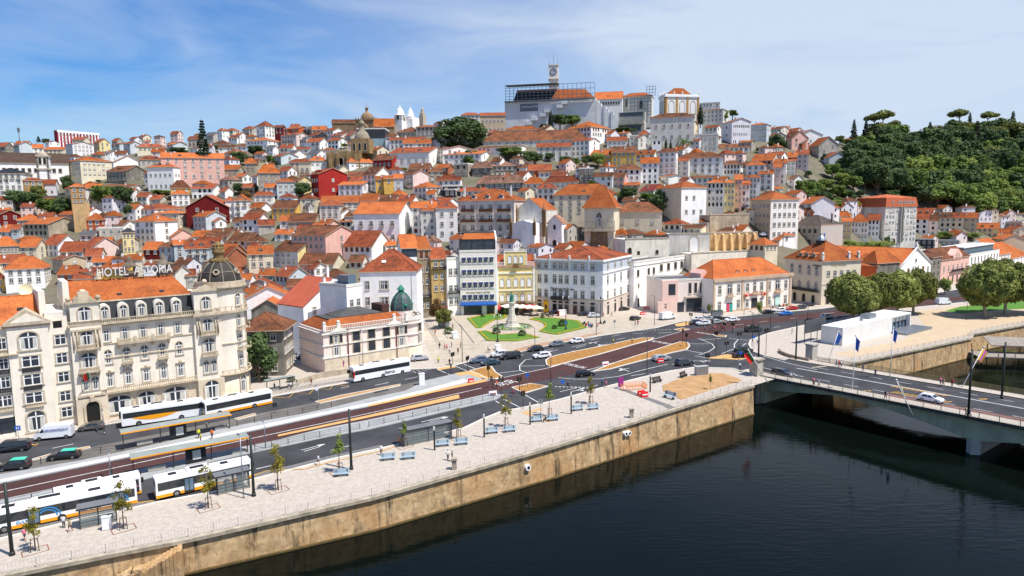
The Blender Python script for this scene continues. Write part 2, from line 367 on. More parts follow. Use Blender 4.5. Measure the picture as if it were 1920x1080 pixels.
def river():
 M=bpy.data.materials.new('river_water');M.use_nodes=True;nt=M.node_tree;N=nt.nodes;L=nt.links;P=N['Principled BSDF']
 P.inputs['Base Color'].default_value=(.002,.004,.003,1);P.inputs['Roughness'].default_value=.05;P.inputs['IOR'].default_value=1.18
 tc=N.new('ShaderNodeTexCoord')
 mp=N.new('ShaderNodeMapping');mp.inputs['Rotation'].default_value=(0,0,radians(-12));mp.inputs['Scale'].default_value=(.30,1.15,1);L.new(tc.outputs['Object'],mp.inputs[0])
 n1=N.new('ShaderNodeTexNoise');n1.inputs['Scale'].default_value=1.1;n1.inputs['Detail'].default_value=4;L.new(mp.outputs[0],n1.inputs[0])
 n2=N.new('ShaderNodeTexNoise');n2.inputs['Scale'].default_value=.05;n2.inputs['Detail'].default_value=3;L.new(tc.outputs['Object'],n2.inputs[0])
 mr=N.new('ShaderNodeMapRange');mr.inputs['From Min'].default_value=.42;mr.inputs['From Max'].default_value=.62;mr.inputs['To Min'].default_value=.15;mr.inputs['To Max'].default_value=1;L.new(n2.outputs[0],mr.inputs[0])
 ml=N.new('ShaderNodeMath');ml.operation='MULTIPLY';L.new(n1.outputs[0],ml.inputs[0]);L.new(mr.outputs[0],ml.inputs[1])
 b=N.new('ShaderNodeBump');b.inputs['Distance'].default_value=.12;b.inputs['Strength'].default_value=.4;L.new(ml.outputs[0],b.inputs['Height']);L.new(b.outputs[0],P.inputs['Normal'])
 mb=MB();mb.face([(-900,-500,0),(1500,-500,0),(1500,700,0),(-900,700,0)])
 struct(mb.build('river',M,loc=(0,0,WZ)))
river()
QL=[(-260,1128),(-100,1099),(0,1080),(200,1040),(355,1010),(700,932),(1040,836),(1258,769),(1412,723)]
QR=[(1522,690),(1584.5,683),(1700,659),(1820.6,633.5),(1823,626),(1920,609),(2080,580)]
QLP=pxl(QL);QRP=pxl(QR)
sd=(QLP[-1]-QLP[-2]).normalized()
far=QRP[-1]+(QRP[-1]-QRP[-2]).normalized()*400
left=QLP[0]+(QLP[0]-QLP[1]).normalized()*300
land=[(left.x,left.y)]+[(p.x,p.y)for p in QLP+QRP]+[(far.x,far.y),(900,1000),(-900,1000)]
sheet('ground',land,PAVE,0,px=False)
def quay(P,name,label,extra=None):
 t=thing(name,label,'quay wall',(P[0].x,P[0].y,WZ));o=Vector((P[0].x,P[0].y,WZ))
 mb=MB();D=dens(P,5)
 for a,b in zip(D,D[1:]):
  za,zb=G(a.x,a.y),G(b.x,b.y)
  bt=Vector((.596,-.8,0))*.5
  mb.face([(a+bt).xy.to_3d()+Vector((0,0,WZ-2))-o,(b+bt).xy.to_3d()+Vector((0,0,WZ-2))-o,Vector((b.x,b.y,zb-.02))-o,Vector((a.x,a.y,za-.02))-o])
 mb.build('wall',QUAY,t)
 mc=MB();ribbon(mc,D,.7,.22,0,-.1,-.05);ribbon(mc,D,1.0,.16,0,-.30,.05)
 c=mc.build('coping',COPE,t,loc=(-o.x,-o.y,-o.z))
 md=MB()
 for a,b in zip(D,D[1:]):
  a2=a+Vector((.596,-.8,0))*.62;b2=b+Vector((.596,-.8,0))*.62
  md.box(0,0,0,0,0,0)if False else None
  for q,w in((a2,b2),):
   md.face([Vector((q.x,q.y,WZ+.22))-o,Vector((w.x,w.y,WZ+.22))-o,Vector((w.x-.3,w.y+.45,WZ+.32))-o,Vector((q.x-.3,q.y+.45,WZ+.32))-o])
   md.face([Vector((q.x,q.y,WZ-.5))-o,Vector((w.x,w.y,WZ-.5))-o,Vector((w.x,w.y,WZ+.22))-o,Vector((q.x,q.y,WZ+.22))-o])
 md.build('footing',mat('algae_stone','5A4A2A',.8,var=.3,scale=1),t)
 return t,o
tq,oq=quay(QLP,'quay_wall','long tan stone river wall with dark streaks below the promenade')
tr,orr=quay(QRP,'quay_wall','tan stone river wall right of the bridge, below the sandy terrace')
def outfall(t,o,P,px,py,r):
 for k in range(len(P)-1):
  a,b=P[k],P[k+1]
  if proj(a)[0]<=px<=proj(b)[0]:
   d=(b-a).xy.normalized();n=Vector((d.y,-d.x,0));ry=ray(px,py)
   c0=Vector((0,0,HC));tt=(Vector((a.x,a.y,0))-Vector((0,0,0))).dot(n)/Vector((ry.x,ry.y,0)).dot(n)
   q=c0+ry*tt;mb=MB()
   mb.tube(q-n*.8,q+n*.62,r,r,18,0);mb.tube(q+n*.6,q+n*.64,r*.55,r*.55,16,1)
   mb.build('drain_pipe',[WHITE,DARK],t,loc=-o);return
for px,py,r in((987,875,.5),(1170,812,.42),(1176.5,811,.42)):outfall(tq,oq,QLP,px,py,r)
def stairs():
 t=thing('stone_stairs','worn stone steps going down the river wall below the promenade','stairs',gp(352,1012));o=gp(352,1012)
 d=(gp(200,1040)-gp(352,1012));d.z=0;d.normalize();n=Vector((-d.y,d.x,0));
 if n.y>0:n=-n
 mb=MB();R=Matrix(((d.x,n.x,0,0),(d.y,n.y,0,0),(0,0,1,0),(0,0,0,1)))
 for k in range(22):
  z=-.3-k*.2-(0 if k<9 else 0);x=.6+k*.42+(0 if k<9 else 1.6)
  mb.box(x,x+.5,.0,2.2,WZ-.5,z,0,R)
 mb.box(.6+9*.42,.6+9*.42+1.7,0,2.3,WZ-.5,-.3-9*.2,0,R)
 mb.build('step',QUAY,t)
stairs()
upk=[(-160,868),(0,834),(60,821),(230,791),(395,766),(511,743.7),(652,718),(769,693),(819,691),(851,685.6),(961.6,657.7),(973,660.6),(1095.7,634.4),(1230,615),(1275,603.7),(1352,594),(1380,594),(1440,588),(1540,579),(1640,565),(1746,551),(1860,532),(2050,498)]
lok=[(2050,530),(1960,548),(1850,562),(1700,578),(1560,600),(1505,610.6),(1445,624),(1407.5,637.5),(1404,646),(1412,659),(1431,666),(1476,677),(1530,688),(1412,706),(1375.6,691),(1303,689),(1259,695.6),(1200.6,708.7),(1128,727.6),(1049,749.5),(994,762),(940,772),(906.5,785.4),(870,803),(717,840.7),(623.6,861),(475,899),(405,922),(292,943),(218,960.6),(151,974),(0,1011),(-160,1050)]
sheet('road',upk+lok,ASPH,.02)
sheet('worn_lane',[(-160,900),(-2,872),(61,862),(170,839),(478,777),(590,755),(751,722),(800,712),(868,697),(845,703.7),(797,715),(760,734),(700,746),(622,765),(460,796),(222,850),(149,865),(0,890.6),(-160,925)],ASPO,.03)
busu=[(-160,944),(0,909.4),(240,860),(460,813),(632,776),(700,762.5),(805,737.5),(882,720),(943.7,708),(1030,688.7),(1140,661),(1213.7,639.4),(1275,621.9),(1334,610),(1387,601),(1462,593.7),(1540,585),(1700,568),(1850,549),(2050,518)]
busl=[(2050,524),(1850,556),(1700,577),(1540,595),(1444,606),(1380,616),(1332.5,628),(1276,641),(1226,658.7),(1164,676),(1105,693),(1078,701),(995,719),(960,727),(917.5,737.5),(862.5,750),(777.5,768.7),(690,787.5),(595,806),(521,825),(400,849),(100,916),(12,935),(-160,973)]
sheet('bus_lane',busu+busl,BUSW,.04)
sheet('platform',[(-160,925),(0,890.6),(149,865),(222,850),(460,796),(572.5,776),(622.5,765),(700,746),(760,734),(797,715),(845,703.7),(880,697.5),(919,714),(882,719),(805,736.5),(700,761.5),(632,775),(460,812),(240,859),(0,908),(-160,943)],PLAT,0,.15)
sheet('platform',[(-160,974),(12,936),(100,917),(400,850),(521,826),(595,807),(690,788.5),(777.5,769.7),(862.5,751),(917.5,738.5),(945,741),(930,750),(819,776.6),(693.6,805.8),(615,820),(475,849.5),(417,863),(342,880),(272,900),(100,934),(0,955),(-160,992)],PLAT,0,.15)
sheet('tram_stop_edge',[(0,901),(240,852),(460,805),(600,775),(700,755),(790,733),(870,712),(880,716),(805,735.5),(700,760),(632,773.5),(460,810.5),(240,857.5),(0,906.5)],KERB,.16)
sheet('tactile_strip',[(860,740),(690,779),(521,815.5),(521,819),(690,783.5),(862,747)],TACT,.06)
sheet('tactile_strip',[(819,691),(851,685.6),(855,689),(823,694.5)],TACT,.06)
sheet('tactile_strip',[(852,701),(881,696.5),(920,710),(912,714),(878,703),(862,706)],TACT,.17)
sheet('tactile_strip',[(690,761),(805,735.5),(905,713),(915,716),(805,739),(692,764)],TACT,.165)
kb=MB()
for pl in(upk,lok[:11],lok[13:]):ribbon(kb,pxl(pl),.35,.13,0,0)
struct(kb.build('kerb',KERB))
ISL=[[(1023.7,676),(1031,671),(1044,667),(1140,647.5),(1182,638),(1205,634.4),(1226,634),(1222,637),(1120,666),(1031,688.7),(1025,684)],[(1112,697),(1145,684),(1276,641.5),(1289,643),(1293,649),(1287.5,656),(1257.5,662.5),(1220,672.5),(1145,692.5),(1105,698)],[(881,696),(915,687.5),(921,688),(929,698.7),(942.5,707.5),(929,711),(912,711),(900,703.7)],[(960,727.5),(995,720),(1027.5,725),(985,737.5),(975,735)],[(1264,618.7),(1281,615.6),(1292.5,618),(1275,621)],[(1336,628),(1362.5,630),(1359,633),(1344,632)],[(1330,606),(1387,598),(1387,600),(1334,608.5)]]
for pts in ISL:
 sheet('planted_island',pts,DRY,0,.16)
 k2=MB();ribbon(k2,pxl(pts+pts[:1]),.3,.2,0,0);struct(k2.build('kerb',KERB))
sheet('soil_bed',[(1241.7,723),(1277,709),(1321,700),(1355,700),(1383,709),(1392,714),(1348,726.6),(1277,749.6),(1259,740.7),(1243.5,733.6)],SAND,.02,.05)
for pts in([(61,862),(104,850),(168,838),(169,841),(150,845),(61,864)],[(440,786),(478,776),(480,779),(445,788)],[(591,754),(640,742),(751,721),(750,724),(600,757)]):
 sheet('narrow_median',pts,SAND,0,.14);k2=MB();ribbon(k2,pxl(pts+pts[:1]),.22,.17);struct(k2.build('kerb',KERB))
sheet('cobble_strip',[(0,1000),(151,966),(218,952),(300,935),(300,941),(218,960),(151,973),(0,1009)],COBB,.05)
sheet('cobble_strip',[(475,890),(623,854),(717,834),(717,840),(623,860),(475,898)],COBB,.05)
sheet('cobble_path',[(1163,731),(1172,729.5),(1255,759),(1268,765),(1256,768),(1240,760)],COBB,.02)
sheet('tactile_strip',[(977,774),(1015,765),(1018,767),(990,775),(1035,790),(1030,792)],TACT,.02)
sheet('tactile_strip',[(1265,608),(1300,601),(1345,598),(1347,601),(1303,606),(1281,612),(1268,612)],TACT,.06)
sheet('tactile_strip',[(1325,672),(1362,664),(1405,671),(1385,675)],TACT,.05)
mp_=MB()
for k in range(16):
 a=gp(505+k*9,742-k*1.75);b=gp(530+k*9,724-k*1.4)
 ribbon(mp_,[a,b],.12,.01,0,.02)
 ribbon(mp_,[gp(500+k*9,733-k*1.2),gp(530+k*9,736-k*1.6)],.12,.01,0,.02)
for k in range(7):
 ribbon(mp_,[gp(190+k*7,801-k*1.6),gp(212+k*7,789-k)],.12,.01,0,.02)
 ribbon(mp_,[gp(56+k*2,826-k),gp(74+k*2,815-k)],.12,.01,0,.02)
struct(mp_.build('pavement_pattern',COBB))
def mk(m,pts,w=.18):ribbon(m,pxl(pts),w,.01,0,.05)
m1=MB()
mk(m1,[(-160,958),(0,923.7),(240,872.5),(472,822.5),(700,773.7),(903,728)],.22)
mk(m1,[(929,711.5),(1031,689.5),(1213.7,640),(1275,622.5)],.22);mk(m1,[(1078,701),(1105,693)],.22)
for seg in([(1021,669),(985,675),(974,686),(975,695),(987,699)],[(975,687),(1022,686)],[(935,700),(978,695)],[(1046,708.5),(1080,711.5),(1120,711),(1160,706),(1252,683)],[(1310,635),(1335,645),(1340,652),(1330,659),(1310,666)],[(1292,645),(1332,645)],[(1287,657),(1319,663)],[(1303,667.5),(1327,672)],[(1315,637.5),(1352,635)],[(1366,635),(1405,639)],[(1384,637),(1377,645),(1377,653)],[(1352,664),(1377,654)],[(1390,650),(1399,644)],[(820,693),(846,704)],[(852,686),(878,697)],[(870,683.5),(893,692.5)],[(1301,684),(1310,691)],[(1385,676),(1406,671)],[(985,741),(1011,756)],[(929,752),(945,762)],[(943,748),(976,765)],[(1431,668),(1476,681),(1560,700),(1920,786)],[(1431,690),(1500,705),(1700,752)],[(1164,692),(1180,697)],[(1120,661),(1160,651),(1205,636)],[(1078,701),(1160,678),(1226,660),(1276,643)],[(1112,697),(1090,700)]):
 mk(m1,seg,.22)
for a,b in(((98,841),(138,833)),((703,723),(729,717.5)),((759,712),(783,707)),((640,728),(655,725)),((972,668),(981,665.5)),((1020,658),(1037,654)),((1072,651),(1100,645)),((1080,652.5),(1097,648.5)),((1056,664),(1078,658)),((1097,637),(1120,631)),((1107,638),(1127,633.5)),((1147,631),(1163,628)),((1156,637),(1172,634)),((1186,626),(1206,625)),((1235,625),(1260,623)),((570,847),(601,838)),((790,792),(835,781)),((1050,735),(1083,727)),((1100,729),(1122,722)),((620,845),(660,835)),((480,880),(520,871)),((1421,604.5),(1439,602.5)),((1482,597.5),(1495,596)),((1376,610),(1395,608)),((1451,614.5),(1462,612.5)),((1550,588),(1565,586)),((1600,582),(1616,580)),((1184,705),(1215,700)),((1260,684),(1285,679)),((1460,700),(1500,709)),((1550,722),(1590,733)),((1640,743),(1690,756)),((1560,706),(1600,715)),((1650,727),(1700,739)),((1780,757),(1830,769))):
 mk(m1,[a,b],.2)
for k in range(9):mk(m1,[(1040+k*7.4,725.6+k*.15),(1044.5+k*7.4,725.6+k*.15)],.4)
for k in range(9):mk(m1,[(1198+k*7,619.6-k*.12),(1202+k*7,619.5-k*.12)],.35)
for k in range(7):mk(m1,[(773+k*4.5,695.5-k*.3),(780+k*4.8,700-k*1.2)],.12)if k%2==0 else None
struct(m1.build('road_marking',MARK))
my=MB()
for seg in([(511,745.5),(542,745.5),(551.5,736.3),(580,738.8),(591,728),(618,731),(625,722),(654,724)],[(475,892),(500,883),(570,880),(622,866),(716,846),(740,838)],[(0,845),(12,846.5),(22,841)],[(57,833),(68,835.5),(71,832)],[(218,948),(300,938)]):
 mk(my,seg,.25)
for k in range(9):mk(my,[(1648+k*5.5,722-k*1.2+k*3.2),(1675+k*5.5,716+k*3.2)],.35)if False else None
struct(my.build('road_marking',MARKY))
def rtext(txt,px,py,ang,size,m=MARK,sx=1.0):
 c=bpy.data.curves.new('t','FONT');c.body=txt;c.size=size;c.align_x='CENTER';c.align_y='CENTER'
 o=bpy.data.objects.new('t',c);COL.objects.link(o);dg=bpy.context.evaluated_depsgraph_get();me=bpy.data.meshes.new_from_object(o.evaluated_get(dg));bpy.data.objects.remove(o)
 me.materials.clear();me.materials.append(m);p=gp(px,py)
 q=link('road_marking',me,None,(p.x,p.y,p.z+.06),ang,(sx,1,1));struct(q)
dA=atan2(*(lambda v:(v.y,v.x))((gp(1140,661)-gp(1030,688.7))))
rtext('METROBUS',1239,642.5,dA-pi/2,2.6,sx=.5);rtext('METROBUS',1079,686,dA+pi/2,2.6,sx=.5);rtext('METROBUS',1320,625.5,dA-pi/2,2.2,sx=.5);rtext('30',941,720.5,dA+pi/2,3.2);rtext('30',958,716,dA+pi/2,3.2)
def arrow(px,py,ang,s=1.0,turn=0):
 mb=MB();mb.face([(-.09,-2.4,0),(.09,-2.4,0),(.09,.6,0),(-.09,.6,0)]);mb.face([(-.45,.6,0),(.45,.6,0),(0,2.2,0)])
 if turn:mb.face([(0,-.9,0.002),(turn*.9,-.1,0.002),(turn*.9,.1,.002),(0,-.6,.002)]);mb.face([(turn*.8,-.5,.002),(turn*1.5,0,.002),(turn*.8,.5,.002)])
 p=gp(px,py);struct(mb.build('road_marking',MARK,loc=(p.x,p.y,p.z+.055),rz=ang))
for a in((1178-8,693,dA+pi/2,1,1),(1112,642.5,dA+pi/2,1,-1),(1129,647.5,dA+pi/2,1,1),(1037,658,dA+pi/2,1,0),(825,786,dA-pi/2,1,0),(590,838,dA-pi/2,1,0),(1317,677,dA-pi/2-.8,1,1),(1085,731,dA-pi/2,1,1)):arrow(a[0],a[1],a[2],a[3],a[4])
for q in([(560,745),(590,739),(592,742),(562,748)],[(700,735),(728,729),(729,732),(702,738)],[(420,868),(470,858),(472,862),(423,872)],[(640,828),(668,822),(669,826),(642,832)],[(1130,715),(1175,705),(1176,708),(1133,718)],[(905,675),(925,671),(929,675),(908,679)],[(1330,600),(1352,598),(1353,600),(1331,602)],[(1040,675+25),(1060,697),(1062,700),(1043,703)],[(330,815),(372,806),(373,809),(332,818)]):sheet('asphalt_patch',q,mat('patch_asphalt','36363A',.95,var=.15),.045)
sheet('plaza',[(795,640),(800,580),(860,566),(990,574),(1182,588),(1240,600),(1275,603),(1230,614),(1095,633.5),(973,659.6),(900,672),(851,684),(819,690)],PLAZA,.012)
C3=CR(860,400,4)
def bed(pts,name='flower_bed'):
 q=[C3(*p)for p in pts];c=Vector((0,0,0));W_=pxl(q)
 for p in W_:c+=p
 c/=len(W_)
 t=thing('flower_bed',{0:'green lawn bed left of the statue with a zigzag flower border',1:'largest green lawn bed, right of the statue, edged with orange flowers',2:'narrow green lawn bed between the statue and the road'}[len([o for o in SC.objects if o.name.startswith('flower_bed')and not o.parent])],'flower bed',c,group='lawn beds of the plaza')
 o=sheet('lawn',q,LAWN,.015,.12,kind=None);o.parent=t;o.location=-c
 mf=MB();cc=c
 inner=[p+(cc-p).normalized()*min(1.0,(cc-p).length*.2)for p in W_]
 D=dens(inner+inner[:1],.45)
 r_=random.Random(3)
 for p in D:
  s=r_.uniform(.12,.22);z=G(p.x,p.y)+.13
  mf.ball((p.x-c.x+r_.uniform(-.06,.06),p.y-c.y,z+s*.4-c.z),s,5,0,.8)
 mf.build('flower_border',FLOW,t)
 return t
bed([(60,790),(180,760),(340,755),(372,772),(340,792),(270,803),(220,830),(170,862),(130,862)])
bed([(525,795),(565,780),(720,785),(900,805),(930,830),(962,860),(740,912),(690,907),(600,887),(630,865),(645,845),(630,825),(590,808)])
bed([(138,887),(190,880),(300,912),(500,900),(612,932),(430,962),(210,957)])
dl=MB()
for seg in([(5,830),(115,975)],[(-240,690),(-60,830)]):ribbon(dl,pxl([C3(*p)for p in seg]),.35,.01,0,.02)
C8=CR(760,540,8)
for seg in([(300,490),(540,860)],[(250,470),(480,830)],[(690,420),(1040,830)],[(560,650),(640,760)],[(540,860),(1120,850)],[(850,920),(1120,895)]):ribbon(dl,pxl([C8(*p)for p in seg]),.22,.01,0,.02)
struct(dl.build('paving_line',COBB))
sheet('planting_strip',[(961.6,656),(1000,646),(1095,629),(1130,622),(1128,624.5),(1095,633),(973,659.5)],mat('brown_soil','A58468',.95,var=.15,scale=1),.03)
sheet('terrace_gravel',[(1716,584),(1850,566),(1960,552),(2000,588),(1823,621),(1818,628),(1700,653),(1600,671),(1560,664),(1690,638),(1735,612)],mat('terrace_gravel','B8A488',.95,var=.1,scale=.5,detail=8),.012)
sheet('lawn',[(1772,583),(1800,575),(1860,568),(1920,565),(1960,567),(1960,577),(1880,581),(1800,588)],LAWN,.03)
b=MB();P=dens(pxl([(1461,659),(1464,663),(1475,668),(1495,674),(1517,678)]),1);ribbon(b,P,.5,.8);o=b.build('low_wall',mat('brown_kerb_wall','9A8874',.9,var=.2),None,P[0]);o.location=(0,0,0);tag(o,'low curved brown wall on the pale terrace beside the bridge','wall')
VCAP={0:342,480:374,960:325,1440:300,1680:250,1920:245}
def hill():
 mb_v=[];rows=[]
 xs=[-900+16*i for i in range(int(3720/16)+1)]
 vs=list(range(0,400,8))
 for px in xs:
  y0,c0,c1,t=hy0(px);vm=(1-t)*VCAP[c0[0]]+t*VCAP[c1[0]];cl=[]
  for v in[0]+[q for q in vs if q>0]:
   vv=v/392*vm;cl.append(hp(px,y0-vv)+Vector((0,0,-.3)))
  e=cl[-1];f=Vector((e.x,e.y,0)).normalized()
  cl.append(e+f*60+Vector((0,0,-1)));cl.append(e+f*400+Vector((0,0,-20)));cl.append(e+f*1500+Vector((0,0,-60)))
  rows.append(cl)
 n=len(rows[0]);me=bpy.data.meshes.new('hill')
 me.from_pydata([tuple(p)for r in rows for p in r],[],[(i*n+j,(i+1)*n+j,(i+1)*n+j+1,i*n+j+1)for i in range(len(rows)-1)for j in range(n-1)])
 me.materials.append(mat('hillside','8A8070',.95,var=.3,scale=.12,detail=10,col2='5A5A44',bump=.5))
 me.polygons.foreach_set('use_smooth',[True]*len(me.polygons));struct(link('hill',me))
hill()
# ================================================================= building kit
def win(kind):
 m=MB();F_,Gl,Wh,X=0,1,2,3
 if kind in 'wndsbc':
  if kind!='n':
   m.box(-.62,-.5,-.10,.02,-.06,1.06,F_);m.box(.5,.62,-.10,.02,-.06,1.06,F_);m.box(-.62,.62,-.12,.02,1.0,1.09,F_)
   m.box(-.68,.68,-.2,.02,-.1,-.0,F_)
  else:m.box(-.56,.56,-.1,.02,-.06,0,F_)
  m.face([(-.5,-.01,0),(.5,-.01,0),(.5,-.01,1),(-.5,-.01,1)],Gl)
  if kind=='s':
   m.box(-.5,.5,-.05,-.015,.25,1,X)
  if kind=='c':
   m.face([(-.48,-.016,.02),(-.2,-.016,.02),(-.26,-.016,.98),(-.48,-.016,.98)],X);m.face([(.2,-.016,.02),(.48,-.016,.02),(.48,-.016,.98),(.26,-.016,.98)],X)
  for x0,x1 in((-.5,-.43),(.43,.5),(-.04,.04)):m.box(x0,x1,-.05,-.012,0,1,Wh)
  for z0,z1 in((0,.05),(.95,1),(.66,.71)):m.box(-.5,.5,-.045,-.012,z0,z1,Wh)
  if kind=='d':
   m.box(-.85,.85,-.75,.02,-.10,-.03,F_)
   for x in[-.83+k*.166 for k in range(11)]:m.box(x-.012,x+.012,-.74,-.71,-.03,.36,X)
   m.box(-.85,.85,-.75,-.71,.35,.38,X)
   for x in(-.84,.83):m.box(x,x+.02,-.74,0,.35,.38,X);
   for x in(-.83,.83):
    for y in(-.5,-.25):m.box(x-.012,x+.012,y-.02,y,-.03,.36,X)
  if kind=='b':
   m.prof([(-.02,1.08),(-.60,.74),(-.60,.66),(-.02,1.0)],-.6,.6,X)
 if kind in 'aAv':
  n=12;H=.74
  arc=[(-.5*cos(pi*k/n),H+(.26 if kind!='v' else .4)*sin(pi*k/n))for k in range(n+1)]
  o=[(-.63*cos(pi*k/n),H+(.34 if kind!='v' else .52)*sin(pi*k/n))for k in range(n+1)]
  m.face([(-.5,-.01,0),(.5,-.01,0)]+[(x,-.01,z)for x,z in arc[::-1]],Gl)
  for(a,b),(c,d)in zip(zip(arc,arc[1:]),zip(o,o[1:])):
   m.face([(a[0],-.14,a[1]),(b[0],-.14,b[1]),(d[0],-.14,d[1]),(c[0],-.14,c[1])],F_)
   m.face([(c[0],-.14,c[1]),(d[0],-.14,d[1]),(d[0],.02,d[1]),(c[0],.02,c[1])],F_)
   m.face([(b[0],-.14,b[1]),(a[0],-.14,a[1]),(a[0],.02,a[1]),(b[0],.02,b[1])],F_)
  m.box(-.63,-.5,-.14,.02,0,H,F_);m.box(.5,.63,-.14,.02,0,H,F_);m.box(-.7,.7,-.2,.02,-.08,0,F_)
  if kind!='A':
   for x0,x1 in((-.5,-.44),(.44,.5),(-.035,.035)):m.box(x0,x1,-.05,-.012,0,H if x0!=-.035 else .97,Wh)
   m.box(-.5,.5,-.05,-.012,H-.06,H,Wh);m.box(-.5,.5,-.05,-.012,0,.05,Wh)
   m.face([(-.44,-.016,.04),(-.2,-.016,.04),(-.24,-.016,H-.06),(-.44,-.016,H-.06)],X);m.face([(.2,-.016,.04),(.44,-.016,.04),(.44,-.016,H-.06),(.24,-.016,H-.06)],X)
 if kind=='k':
  m.box(-.56,.56,-.06,.02,1,1.06,F_);m.face([(-.5,-.012,0),(.5,-.012,0),(.5,-.012,1),(-.5,-.012,1)],Gl)
 if kind=='p':
  m.face([(-.5,-.012,0),(.5,-.012,0),(.5,-.012,1),(-.5,-.012,1)],Gl)
  for x in(-.5,-.17,.15,.47):m.box(x,x+.03,-.08,-.01,0,1,Wh)
  m.box(-.5,.5,-.08,-.01,.97,1,Wh);m.box(-.5,.5,-.08,-.01,.74,.77,Wh)
 if kind=='o':
  m.lathe([(.001,0),(.38,0)],16,Gl);m.lathe([(.38,-.02),(.38,.12),(.5,.12),(.5,-.02)],16,F_,sm=False)
  m.v=[(x,-z-.01,y+.5)for x,y,z in m.v]
 return m
SHUT=mat('shutter_wood','6E3A2A',.8,var=.15);SHW=mat('blind_white','D8D6CF',.8,var=.08);GRS=mat('shutter_green','4A5E50',.8,var=.15)
AWN=mat('awning_navy','1E2E58',.8,var=.1);TRIMW=mat('trim_white','DCD8CE',.9,var=.1,streak=.3)
WMAT={'w':(STONE,GLASS,WHITE,CURT),'W':(TRIMW,GLASS,WHITE,CURT),'n':(STONE,GLASS,WHITE,CURT),'d':(STONE,GLASS,WHITE,IRON),'s':(STONE,GLASS,WHITE,SHW),'S':(STONE,GLASS,SHUT,SHUT),'b':(TRIMW,GLASS,WHITE,AWN),'a':(STONE,GLASS,WHITE,CURT),'A':(STONE,WHITE,WHITE,CURT),'k':(STONE,DARK,DARK,DARK),'p':(STONE,GLASS,IRON,IRON),'c':(STONE,GLASS,WHITE,CURT),'v':(STONE,GLASS,WHITE,CURT),'o':(STONE,GLASS,WHITE,CURT),'K':(STONE,DARK,IRON,IRON),'g':(STONE,GLASS,WHITE,GRS),'i':(STONE,GLASS,IRON,IRON)}
WMK={'S':'s','W':'w','K':'a','g':'s','i':'w'}
WME={}
def wmesh(k):
 if k not in WME:WME[k]=win(WMK.get(k,k)).mesh('window_'+k,WMAT[k])
 return WME[k]
